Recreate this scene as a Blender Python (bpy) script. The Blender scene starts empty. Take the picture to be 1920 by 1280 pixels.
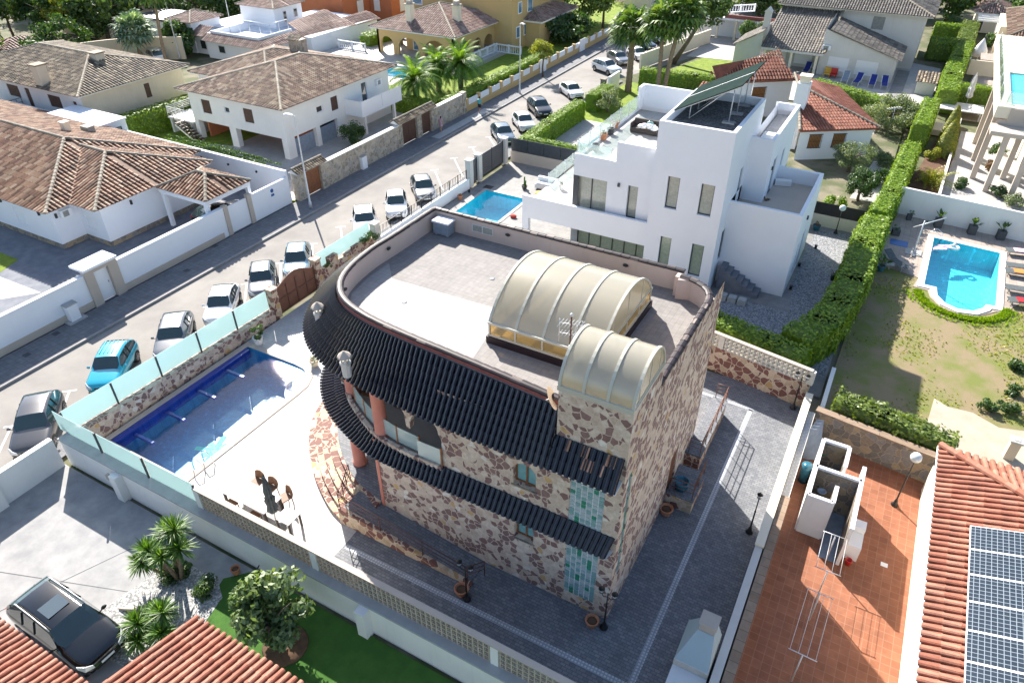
import bpy, bmesh, math, random
from mathutils import Vector, Matrix
from mathutils.geometry import tessellate_polygon
S = bpy.context.scene
COL = S.collection
R = math.radians
rnd = random.Random(7)
# ---------------------------------------------------------------- camera, sky, sun, exposure
PITCH = math.atan(959/1331.); AZ = R(29.0); CAMH = 23.0
fh = Vector((-math.sin(AZ), math.cos(AZ), 0)); RT = Vector((math.cos(AZ), math.sin(AZ), 0))
FW = fh*math.cos(PITCH) + Vector((0, 0, -math.sin(PITCH))); UP = RT.cross(FW)
cd = bpy.data.cameras.new('camera'); cam = bpy.data.objects.new('camera', cd); COL.objects.link(cam)
cd.sensor_width = 36.0; cd.lens = 36.0*1331/1920; cd.clip_start = 0.1; cd.clip_end = 1200
M3 = Matrix((RT, UP, -FW)).transposed()
cam.matrix_world = Matrix.Translation((0, 0, CAMH)) @ M3.to_4x4()
S.camera = cam
def P(x, y, z=0.0):
 "where the line of sight of a photo point meets the level z: used to survey the place"
 d = (x-960)*RT - (y-640)*UP + 1331*FW
 t = (z-CAMH)/d.z
 return Vector((d.x*t, d.y*t, z))
w = bpy.data.worlds.new('World'); S.world = w; w.use_nodes = True
nt = w.node_tree; bg = nt.nodes['Background']
sky = nt.nodes.new('ShaderNodeTexSky'); sky.sky_type = 'NISHITA'; sky.sun_disc = False
SUN_EL = R(35); SUN_AZ = math.atan2(-0.766, 0.643)     # clockwise from +Y
sky.sun_elevation = SUN_EL; sky.sun_rotation = SUN_AZ % (2*math.pi)
nt.links.new(sky.outputs[0], bg.inputs[0]); bg.inputs[1].default_value = 0.095
sd = bpy.data.lights.new('sun', 'SUN'); sd.energy = 5.0; sd.angle = R(0.5); sd.color = (1, 0.94, 0.855)
sun = bpy.data.objects.new('sun', sd); COL.objects.link(sun)
sdir = Vector((-0.766*math.cos(SUN_EL), 0.643*math.cos(SUN_EL), math.sin(SUN_EL)))
sun.rotation_euler = sdir.to_track_quat('Z', 'Y').to_euler()
S.view_settings.view_transform = 'Standard'; S.view_settings.look = 'None'
S.view_settings.exposure = 1.35; S.view_settings.gamma = 1
S.render.engine = 'CYCLES'
S.cycles.max_bounces = 6; S.cycles.transparent_max_bounces = 12
# ---------------------------------------------------------------- materials
def new_mat(name):
 m = bpy.data.materials.new(name); m.use_nodes = True
 n = m.node_tree; b = n.nodes['Principled BSDF']
 return m, n, b
def coords(n, kind='Object'):
 t = n.nodes.new('ShaderNodeTexCoord'); return t.outputs[kind]
def noise(n, sc, det=3, src=None, rough=.6):
 t = n.nodes.new('ShaderNodeTexNoise'); t.inputs['Scale'].default_value = sc
 t.inputs['Detail'].default_value = det; t.inputs['Roughness'].default_value = rough
 if src is not None: n.links.new(src, t.inputs['Vector'])
 return t.outputs['Fac']
def ramp(n, src, stops, const=False):
 r = n.nodes.new('ShaderNodeValToRGB'); cr = r.color_ramp
 if const: cr.interpolation = 'CONSTANT'
 while len(cr.elements) < len(stops): cr.elements.new(.5)
 for e, (p, c) in zip(cr.elements, stops):
  e.position = p; e.color = (*c, 1) if len(c) == 3 else c
 n.links.new(src, r.inputs[0]); return r.outputs[0]
def mix(n, f, a, b, mode='MIX'):
 m = n.nodes.new('ShaderNodeMix'); m.data_type = 'RGBA'; m.blend_type = mode
 for s, v in ((m.inputs[0], f), (m.inputs[6], a), (m.inputs[7], b)):
  if hasattr(v, 'type') and hasattr(v, 'node'): n.links.new(v, s)
  elif isinstance(v, (int, float)): s.default_value = v
  else: s.default_value = (*v, 1)
 return m.outputs[2]
def bump(n, b, src, st=.3, dist=.02):
 k = n.nodes.new('ShaderNodeBump'); k.inputs['Strength'].default_value = st
 k.inputs['Distance'].default_value = dist
 n.links.new(src, k.inputs['Height']); n.links.new(k.outputs[0], b.inputs['Normal'])
def plain(name, c, c2=None, sc=2.0, rough=.8, metal=0, spec=.5, bmp=0, bsc=40, lo=.35, hi=.65, coat=0):
 m, n, b = new_mat(name)
 b.inputs['Roughness'].default_value = rough; b.inputs['Metallic'].default_value = metal
 b.inputs['Specular IOR Level'].default_value = spec; b.inputs['Coat Weight'].default_value = coat
 if c2 is None: b.inputs['Base Color'].default_value = (*c, 1)
 else:
  f = noise(n, sc, 5, coords(n))
  n.links.new(ramp(n, f, [(lo, c), (hi, c2)]), b.inputs['Base Color'])
 if bmp: bump(n, b, noise(n, bsc, 3, coords(n)), bmp)
 return m
def wallmat(name, c, var=.06, grime=.5, bsc=25):
 "render / paint with large soft variation and thin vertical weather streaks"
 m, n, b = new_mat(name); b.inputs['Roughness'].default_value = .85
 co = coords(n); f = noise(n, .7, 6, co)
 c2 = tuple(v*(1-var*2.2) for v in c)
 col = ramp(n, f, [(.3, c2), (.62, c)])
 mp = n.nodes.new('ShaderNodeMapping'); mp.inputs['Scale'].default_value = (5, 5, .35)
 n.links.new(co, mp.inputs[0])
 g = noise(n, 1.2, 5, mp.outputs[0])
 gm = ramp(n, g, [(.56, (0, 0, 0)), (.8, (1, 1, 1))])
 k = n.nodes.new('ShaderNodeMath'); k.operation = 'MULTIPLY'; k.inputs[1].default_value = grime*.55
 n.links.new(gm, k.inputs[0])
 n.links.new(mix(n, k.outputs[0], col, tuple(v*.55 for v in c)), b.inputs['Base Color'])
 bump(n, b, noise(n, bsc, 4, co), .25, .01)
 return m
def stonemat(name, cols, sc=2.6, grout=(.50, .44, .36), gw=.035, rough=.75):
 "crazy paving: irregular flat stones with pale joints"
 m, n, b = new_mat(name); b.inputs['Roughness'].default_value = rough
 co = coords(n)
 nz = n.nodes.new('ShaderNodeTexNoise'); nz.inputs['Scale'].default_value = 3.2; nz.inputs['Detail'].default_value = 2
 n.links.new(co, nz.inputs['Vector'])
 wv = n.nodes.new('ShaderNodeVectorMath'); wv.operation = 'MULTIPLY_ADD'
 wv.inputs[1].default_value = (.22, .22, .22); n.links.new(nz.outputs['Color'], wv.inputs[0]); n.links.new(co, wv.inputs[2])
 v = n.nodes.new('ShaderNodeTexVoronoi'); v.inputs['Scale'].default_value = sc; n.links.new(wv.outputs[0], v.inputs['Vector'])
 e = n.nodes.new('ShaderNodeTexVoronoi'); e.feature = 'DISTANCE_TO_EDGE'; e.inputs['Scale'].default_value = sc
 n.links.new(wv.outputs[0], e.inputs['Vector'])
 sp = n.nodes.new('ShaderNodeSeparateColor'); n.links.new(v.outputs['Color'], sp.inputs[0])
 base = ramp(n, sp.outputs[0], cols, True)
 fine = ramp(n, noise(n, 9, 4, co), [(.25, (.72, .72, .72)), (.75, (1.12, 1.12, 1.12))])
 base = mix(n, 1.0, base, fine, 'MULTIPLY')
 g = ramp(n, e.outputs['Distance'], [(gw*.55, (1, 1, 1)), (gw, (0, 0, 0))])
 n.links.new(mix(n, g, base, grout), b.inputs['Base Color'])
 bump(n, b, ramp(n, e.outputs['Distance'], [(0, (0, 0, 0)), (.08, (1, 1, 1))]), .5, .02)
 return m
def tilemat(name, stops, rough=.75, spec=.4, k=1.0):
 stops = [(p, tuple(v*k for v in c)) for p, c in stops]
 m, n, b = new_mat(name); b.inputs['Roughness'].default_value = rough; b.inputs['Specular IOR Level'].default_value = spec
 a = n.nodes.new('ShaderNodeAttribute'); a.attribute_name = 'rnd'
 col = ramp(n, a.outputs['Fac'], stops)
 f = ramp(n, noise(n, 1.3, 6, coords(n)), [(.3, (.62, .62, .62)), (.68, (1.1, 1.1, 1.1))])
 f2 = ramp(n, noise(n, 22, 3, coords(n)), [(.3, (.75, .75, .75)), (.7, (1.1, 1.1, 1.1))])
 col = mix(n, 1.0, col, f, 'MULTIPLY'); col = mix(n, 1.0, col, f2, 'MULTIPLY')
 n.links.new(col, b.inputs['Base Color'])
 return m
def brickmat(name, c1, c2, mort, bw=.4, bh=.2, off=.5, ms=.012, rough=.75, nsc=6, nv=.85, rot=0, bmp=.15):
 m, n, b = new_mat(name); b.inputs['Roughness'].default_value = rough
 co = coords(n)
 mp = n.nodes.new('ShaderNodeMapping'); mp.inputs['Rotation'].default_value = (0, 0, rot); n.links.new(co, mp.inputs[0])
 t = n.nodes.new('ShaderNodeTexBrick'); t.inputs['Scale'].default_value = 1
 t.inputs['Brick Width'].default_value = bw; t.inputs['Row Height'].default_value = bh; t.offset = off
 t.inputs['Mortar Size'].default_value = ms; t.inputs['Mortar Smooth'].default_value = .3
 t.inputs['Color1'].default_value = (*c1, 1); t.inputs['Color2'].default_value = (*c2, 1); t.inputs['Mortar'].default_value = (*mort, 1)
 n.links.new(mp.outputs[0], t.inputs['Vector'])
 f = ramp(n, noise(n, .8, 7, co), [(.3, (nv, nv, nv)), (.7, (1.06, 1.06, 1.06))])
 f2 = ramp(n, noise(n, nsc, 4, co), [(.3, (nv, nv, nv)), (.7, (1.08, 1.08, 1.08))])
 c = mix(n, 1.0, t.outputs['Color'], f, 'MULTIPLY'); c = mix(n, 1.0, c, f2, 'MULTIPLY')
 n.links.new(c, b.inputs['Base Color'])
 bump(n, b, t.outputs['Fac'], -bmp, .01)
 return m
def leafmat(name, stops, trans=.35):
 m, n, b = new_mat(name); n.nodes.remove(b)
 out = n.nodes['Material Output']
 a = n.nodes.new('ShaderNodeAttribute'); a.attribute_name = 'rnd'
 col = ramp(n, a.outputs['Fac'], stops)
 d = n.nodes.new('ShaderNodeBsdfDiffuse'); t = n.nodes.new('ShaderNodeBsdfTranslucent'); g = n.nodes.new('ShaderNodeBsdfGlossy')
 g.inputs['Roughness'].default_value = .5; g.inputs[0].default_value = (.8, .8, .8, 1)
 n.links.new(col, d.inputs[0]); n.links.new(mix(n, 1.0, col, (1.5, 1.5, .6), 'MULTIPLY'), t.inputs[0])
 s = n.nodes.new('ShaderNodeMixShader'); s.inputs[0].default_value = trans
 n.links.new(d.outputs[0], s.inputs[1]); n.links.new(t.outputs[0], s.inputs[2])
 s2 = n.nodes.new('ShaderNodeMixShader'); s2.inputs[0].default_value = .05
 n.links.new(s.outputs[0], s2.inputs[1]); n.links.new(g.outputs[0], s2.inputs[2])
 n.links.new(s2.outputs[0], out.inputs[0]); return m
def schlick(n, f0, nrm=None):
 "mirror share by viewing angle, the same from either side of the sheet"
 l = n.nodes.new('ShaderNodeLayerWeight'); l.inputs[0].default_value = .5
 if nrm is not None: n.links.new(nrm, l.inputs['Normal'])
 p = n.nodes.new('ShaderNodeMath'); p.operation = 'POWER'; p.inputs[1].default_value = 5; n.links.new(l.outputs['Facing'], p.inputs[0])
 q = n.nodes.new('ShaderNodeMath'); q.operation = 'MULTIPLY_ADD'; q.inputs[1].default_value = 1-f0; q.inputs[2].default_value = f0; n.links.new(p.outputs[0], q.inputs[0])
 return q.outputs[0]
def glassmat(name, tint, trans=.6, rough=.05, gloss=.25):
 "thin pane: tinted transparency with a glossy skin; lets the sun through"
 m, n, b = new_mat(name); n.nodes.remove(b); out = n.nodes['Material Output']
 t = n.nodes.new('ShaderNodeBsdfTransparent'); t.inputs[0].default_value = (*tint, 1)
 d0 = n.nodes.new('ShaderNodeBsdfDiffuse'); d0.inputs[0].default_value = (*tint, 1)
 d1 = n.nodes.new('ShaderNodeBsdfTranslucent'); d1.inputs[0].default_value = (*tint, 1)
 d = n.nodes.new('ShaderNodeMixShader'); d.inputs[0].default_value = .5; n.links.new(d0.outputs[0], d.inputs[1]); n.links.new(d1.outputs[0], d.inputs[2])
 g = n.nodes.new('ShaderNodeBsdfGlossy'); g.inputs['Roughness'].default_value = rough
 s = n.nodes.new('ShaderNodeMixShader'); s.inputs[0].default_value = trans
 n.links.new(d.outputs[0], s.inputs[1]); n.links.new(t.outputs[0], s.inputs[2])
 s2 = n.nodes.new('ShaderNodeMixShader'); n.links.new(schlick(n, .04+gloss*.12), s2.inputs[0])
 n.links.new(s.outputs[0], s2.inputs[1]); n.links.new(g.outputs[0], s2.inputs[2]); n.links.new(s2.outputs[0], out.inputs[0])
 return m
def watermat(name, tint=(.72, .93, .97)):
 m, n, b = new_mat(name); n.nodes.remove(b); out = n.nodes['Material Output']
 t = n.nodes.new('ShaderNodeBsdfTransparent'); t.inputs[0].default_value = (*tint, 1)
 g = n.nodes.new('ShaderNodeBsdfGlossy'); g.inputs['Roughness'].default_value = .02
 k = n.nodes.new('ShaderNodeBump'); k.inputs['Strength'].default_value = .12; k.inputs['Distance'].default_value = .03
 n.links.new(noise(n, 5, 3, coords(n)), k.inputs['Height']); n.links.new(k.outputs[0], g.inputs['Normal'])
 s = n.nodes.new('ShaderNodeMixShader'); n.links.new(schlick(n, .022, k.outputs[0]), s.inputs[0])
 n.links.new(t.outputs[0], s.inputs[1]); n.links.new(g.outputs[0], s.inputs[2]); n.links.new(s.outputs[0], out.inputs[0])
 return m
def pooltile(name, c, c2, sc=14, caust=.35):
 m, n, b = new_mat(name); b.inputs['Roughness'].default_value = .4
 co = coords(n)
 t = n.nodes.new('ShaderNodeTexBrick'); t.offset = 0; t.inputs['Brick Width'].default_value = .12; t.inputs['Row Height'].default_value = .12
 t.inputs['Mortar Size'].default_value = .006; t.inputs['Scale'].default_value = 1
 t.inputs['Color1'].default_value = (*c, 1); t.inputs['Color2'].default_value = (*c2, 1)
 t.inputs['Mortar'].default_value = (*tuple(min(1, v*1.2) for v in c2), 1)
 n.links.new(co, t.inputs['Vector'])
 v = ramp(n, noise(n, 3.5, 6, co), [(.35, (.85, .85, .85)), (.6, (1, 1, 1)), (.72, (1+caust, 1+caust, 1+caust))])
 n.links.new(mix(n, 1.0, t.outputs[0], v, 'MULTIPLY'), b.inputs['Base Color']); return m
# ---------------------------------------------------------------- mesh builder
ORG = {}
class MB:
 def __init__(s): s.v = []; s.f = []; s.m = []; s.r = []; s.sm = []
 def add(s, vs, fs, m=0, r=None, smooth=False):
  k = len(s.v); s.v += [tuple(p) for p in vs]
  for f in fs:
   s.f.append([i+k for i in f]); s.m.append(m); s.r.append(rnd.random() if r is None else r); s.sm.append(smooth)
  return s
 def quad(s, a, b, c, d, m=0, r=None): return s.add([a, b, c, d], [(0, 1, 2, 3)], m, r)
 def box(s, x0, y0, z0, x1, y1, z1, m=0, r=None):
  if x0 > x1: x0, x1 = x1, x0
  if y0 > y1: y0, y1 = y1, y0
  return s.add([(x0, y0, z0), (x1, y0, z0), (x1, y1, z0), (x0, y1, z0), (x0, y0, z1), (x1, y0, z1), (x1, y1, z1), (x0, y1, z1)],
   [(0, 3, 2, 1), (4, 5, 6, 7), (0, 1, 5, 4), (1, 2, 6, 5), (2, 3, 7, 6), (3, 0, 4, 7)], m, r if r is not None else .5)
 def obox(s, c, ang, lx, ly, z0, z1, m=0):
  ca, sa = math.cos(ang), math.sin(ang)
  pts = [(c[0]+ca*a*lx/2-sa*b*ly/2, c[1]+sa*a*lx/2+ca*b*ly/2) for a, b in ((-1, -1), (1, -1), (1, 1), (-1, 1))]
  return s.prism(pts, z0, z1, m)
 def bar(s, a, b, wd, h, m=0):
  "box beam from a to b (any direction), wd across, h in height, centred"
  a = Vector(a); b = Vector(b); d = (b-a).normalized()
  x = d.cross(Vector((0, 0, 1)));  x = Vector((1, 0, 0)) if x.length < 1e-4 else x.normalized()
  u = x.cross(d).normalized(); x = x*wd/2; u = u*h/2
  return s.add([a-x-u, a+x-u, a+x+u, a-x+u, b-x-u, b+x-u, b+x+u, b-x+u],
   [(0, 1, 2, 3), (4, 7, 6, 5), (0, 4, 5, 1), (1, 5, 6, 2), (2, 6, 7, 3), (3, 7, 4, 0)], m, .5)
 def prism(s, poly, z0, z1, m=0, holes=(), mtop=None, z1s=None):
  "vertical prism with optional holes; z1s gives a per-corner top"
  loops = [list(poly)] + [list(h) for h in holes]
  if area(loops[0]) < 0: loops[0].reverse()
  for h in loops[1:]:
   if area(h) > 0: h.reverse()
  flat = [p for l in loops for p in l]; n = len(flat)
  tris = tessellate_polygon([[Vector((p[0], p[1], 0)) for p in l] for l in loops])
  zt = z1s if z1s else [z1]*n
  vs = [(p[0], p[1], z0) for p in flat] + [(p[0], p[1], z) for p, z in zip(flat, zt)]
  top = []; bot = []
  for t in tris:
   a, b, c = t
   ar = (flat[b][0]-flat[a][0])*(flat[c][1]-flat[a][1])-(flat[b][1]-flat[a][1])*(flat[c][0]-flat[a][0])
   if ar < 0: a, b, c = a, c, b
   top.append((a+n, b+n, c+n)); bot.append((a, c, b))
  sides = []; k = 0
  for l in loops:
   L = len(l)
   for i in range(L):
    j = (i+1) % L; sides.append((k+i, k+j, k+j+n, k+i+n))
   k += L
  kk = len(s.v); s.v += vs
  for grp, mm in ((top, m if mtop is None else mtop), (bot, m), (sides, m)):
   for f in grp:
    s.f.append([i+kk for i in f]); s.m.append(mm); s.r.append(.5); s.sm.append(False)
  return s
 def sheet(s, poly, z, m=0, holes=()):
  loops = [list(poly)] + [list(h) for h in holes]
  flat = [p for l in loops for p in l]
  tris = tessellate_polygon([[Vector((p[0], p[1], 0)) for p in l] for l in loops])
  out = []
  for a, b, c in tris:
   ar = (flat[b][0]-flat[a][0])*(flat[c][1]-flat[a][1])-(flat[b][1]-flat[a][1])*(flat[c][0]-flat[a][0])
   out.append((a, b, c) if ar > 0 else (a, c, b))
  return s.add([(p[0], p[1], z) for p in flat], out, m, .5)
 def tube(s, pts, r, n=6, m=0, caps=True, closed=False):
  pts = [Vector(p) for p in pts]; L = len(pts); rr = r if isinstance(r, (list, tuple)) else [r]*L
  rings = []; prev = None
  for i, p in enumerate(pts):
   if closed: d = (pts[(i+1) % L]-pts[i-1])
   else: d = (pts[min(i+1, L-1)]-pts[max(i-1, 0)])
   d.normalize()
   x = (prev - d*prev.dot(d)) if prev is not None else d.cross(Vector((0, 0, 1)))
   if x.length < 1e-3: x = d.cross(Vector((1, 0, 0)))
   x.normalize(); prev = x; y = d.cross(x)
   rings.append([p+(x*math.cos(2*math.pi*k/n)+y*math.sin(2*math.pi*k/n))*rr[i] for k in range(n)])
  vs = [q for g in rings for q in g]; fs = []
  for i in range(L if closed else L-1):
   j = (i+1) % L
   for k in range(n): fs.append((i*n+k, i*n+(k+1) % n, j*n+(k+1) % n, j*n+k))
  if caps and not closed: fs += [tuple(range(n-1, -1, -1)), tuple((L-1)*n+k for k in range(n))]
  return s.add(vs, fs, m, .5, True)
 def lathe(s, c, prof, n=16, m=0, smooth=True):
  vs = []; fs = []
  for r_, z in prof:
   for k in range(n): a = 2*math.pi*k/n; vs.append((c[0]+r_*math.cos(a), c[1]+r_*math.sin(a), c[2]+z))
  for i in range(len(prof)-1):
   for k in range(n): fs.append((i*n+k, i*n+(k+1) % n, (i+1)*n+(k+1) % n, (i+1)*n+k))
  fs.append(tuple(range(n-1, -1, -1))); fs.append(tuple((len(prof)-1)*n+k for k in range(n)))
  return s.add(vs, fs, m, .5, smooth)
 def ball(s, c, rx, ry=None, rz=None, n=10, m=0):
  ry = ry or rx; rz = rz or rx; vs = []; fs = []; h = max(4, n//2)
  for i in range(h+1):
   t = math.pi*i/h
   for k in range(n): a = 2*math.pi*k/n; vs.append((c[0]+rx*math.sin(t)*math.cos(a), c[1]+ry*math.sin(t)*math.sin(a), c[2]-rz*math.cos(t)))
  for i in range(h):
   for k in range(n): fs.append((i*n+k, i*n+(k+1) % n, (i+1)*n+(k+1) % n, (i+1)*n+k))
  return s.add(vs, fs, m, .5, True)
 def leaf(s, c, nrm, w_, l_, r=None, m=0):
  c = Vector(c); nrm = nrm.normalized(); a = nrm.orthogonal().normalized(); a.rotate(Matrix.Rotation(rnd.random()*6.28, 3, nrm)); b = nrm.cross(a)
  a = a*w_/2; b = b*l_/2
  return s.add([c-b, c+a, c+b, c-a], [(0, 1, 2, 3)], m, r)
 def build(s, name, mats, parent=None, org=None, smooth=None):
  if not isinstance(mats, (list, tuple)): mats = [mats]
  vs = s.v
  if parent is not None: o0 = ORG[parent.name]
  elif org is not None: o0 = Vector(org)
  else:
   xs = [p[0] for p in vs]; ys = [p[1] for p in vs]; zs = [p[2] for p in vs]
   o0 = Vector(((min(xs)+max(xs))/2, (min(ys)+max(ys))/2, min(zs)))
  me = bpy.data.meshes.new(name)
  me.from_pydata([(p[0]-o0[0], p[1]-o0[1], p[2]-o0[2]) for p in vs], [], s.f)
  for mt in mats: me.materials.append(mt)
  if len(mats) > 1: me.polygons.foreach_set('material_index', s.m)
  at = me.attributes.new('rnd', 'FLOAT', 'FACE'); at.data.foreach_set('value', s.r)
  me.polygons.foreach_set('use_smooth', s.sm if smooth is None else [smooth]*len(s.f))
  me.validate(); me.update()
  o = bpy.data.objects.new(name, me); COL.objects.link(o)
  ORG[o.name] = o0
  if parent is not None: o.parent = parent
  else: o.location = o0
  return o
def area(p):
 return sum(p[i][0]*p[(i+1) % len(p)][1]-p[(i+1) % len(p)][0]*p[i][1] for i in range(len(p)))/2
def tag(o, label=None, cat=None, group=None, kind=None):
 if label: o['label'] = label
 if cat: o['category'] = cat
 if group: o['group'] = group
 if kind: o['kind'] = kind
 return o
def thing(name, loc, label, cat, group=None, rz=0):
 loc = tuple(loc)
 o = bpy.data.objects.new(name, None); COL.objects.link(o); o.location = loc; o.rotation_euler.z = rz
 o.empty_display_size = .2; ORG[o.name] = Vector(loc)
 return tag(o, label, cat, group)
def proto(name, label, cat, group=None):
 "a thing modelled round its own origin, moved with put()"
 return thing(name, (0, 0, 0), label, cat, group)
def copy_tree(o, parent=None):
 c = o.copy(); COL.objects.link(c); c.parent = parent; ORG[c.name] = ORG.get(o.name, Vector())
 for ch in list(o.children): copy_tree(ch, c)
 return c
def put(o, loc, rz=0, sc=1, label=None):
 o.location = loc; o.rotation_euler.z = rz; o.scale = (sc, sc, sc)
 if label: o['label'] = label
 return o
def struct(name, mb, mats): return tag(mb.build(name, mats), kind='structure')
def rect(x0, y0, x1, y1): return [(x0, y0), (x1, y0), (x1, y1), (x0, y1)]
# ---------------------------------------------------------------- building tools
def tiles(mb, poly, w=.24, L=.44, amp=.06, seg=3, m=0, base=True):
 "barrel tiles on a sloping polygon; poly[0]-poly[1] is the eave"
 poly = [Vector(p) for p in poly]; o = poly[0]
 n = Vector((0, 0, 0))
 for i in range(len(poly)): n += (poly[i]-o).cross(poly[(i+1) % len(poly)]-o)
 n.normalize()
 if n.z < 0: n = -n
 u = (poly[1]-poly[0]).normalized(); v = n.cross(u)
 if v.z < 0: v = -v; u = -u
 q = [((p-o).dot(u), (p-o).dot(v)) for p in poly]
 u0 = min(a for a, b in q); u1 = max(a for a, b in q); N = max(1, round((u1-u0)/w)); ww = (u1-u0)/N
 def pt(a, b, h): return o+u*a+v*b+n*h
 if base: mb.add([p+n*.0 for p in poly], [tuple(range(len(poly)))], m, .12)
 for c in range(N):
  uc = u0+(c+.5)*ww; vs = []
  for i in range(len(q)):
   (a0, b0), (a1, b1) = q[i], q[(i+1) % len(q)]
   if (a0-uc)*(a1-uc) < 0: vs.append(b0+(b1-b0)*(uc-a0)/(a1-a0))
  if len(vs) < 2: continue
  lo, hi = min(vs), max(vs)
  if hi-lo < .08: continue
  k = math.floor(lo/L+1e-6)
  while k*L < hi-.02:
   b0 = max(lo, k*L)-(.05 if k*L <= lo+.01 else 0); b1 = min(hi, (k+1)*L)
   if b1-b0 > .04:
    vsx = []
    jt = rnd.uniform(-.008, .008)
    for bb, lift, ws in ((b0, .03, 1.0), (b1, .004, .88)):
     for i in range(seg+1):
      t = math.pi*i/seg
      vsx.append(pt(uc+jt-math.cos(t)*ww*.36*ws, bb, lift+math.sin(t)*amp))
    K = seg+1; rr = rnd.random()
    mb.add(vsx, [(i, i+1, K+i+1, K+i) for i in range(seg)]+[tuple(range(seg, -1, -1))], m, rr)
   k += 1
def ridge(mb, a, b, r=.13, m=0, L=.42):
 a = Vector(a); b = Vector(b); D = (b-a).length; N = max(1, round(D/L)); d = (b-a)/N
 x = d.cross(Vector((0, 0, 1))).normalized(); y = x.cross(d).normalized()
 for k in range(N):
  p = a+d*k; vs = []
  for q, rr in ((p, r*1.08), (p+d*1.04, r*.9)):
   for i in range(6):
    t = math.pi*i/5; vs.append(q-x*math.cos(t)*rr+y*(math.sin(t)*rr-.02))
  mb.add(vs, [(i, i+1, 7+i, 6+i) for i in range(5)]+[(5, 4, 3, 2, 1, 0)], m, rnd.random())
def hip(mb, x0, y0, x1, y1, z, pitch=.32, caps=None, skip='', w=.31, L=.5, amp=.095):
 "hipped roof over a level rectangle, returns ridge height"
 W, D = x1-x0, y1-y0
 if W >= D: h = D/2; a = (x0+h, y0+h); b = (x1-h, y0+h)
 else: h = W/2; a = (x0+h, y0+h); b = (x0+h, y1-h)
 zr = z+h*pitch; A = (a[0], a[1], zr); B = (b[0], b[1], zr)
 c = [(x0, y0, z), (x1, y0, z), (x1, y1, z), (x0, y1, z)]
 if W >= D: pl = {'S': [c[0], c[1], B, A], 'E': [c[1], c[2], B], 'N': [c[2], c[3], A, B], 'W': [c[3], c[0], A]}; hp = [(c[0], A), (c[1], B), (c[2], B), (c[3], A)]
 else: pl = {'S': [c[0], c[1], A], 'E': [c[1], c[2], B, A], 'N': [c[2], c[3], B], 'W': [c[3], c[0], A, B]}; hp = [(c[0], A), (c[1], A), (c[2], B), (c[3], B)]
 for k, p in pl.items():
  if k not in skip: tiles(mb, p, w, L, amp)
 if caps is not None:
  for p, q in hp: ridge(caps, Vector(p)+Vector((0, 0, .05)), Vector(q)+Vector((0, 0, .05)))
  ridge(caps, Vector(A)+Vector((0, 0, .06)), Vector(B)+Vector((0, 0, .06)))
 return zr
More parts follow.
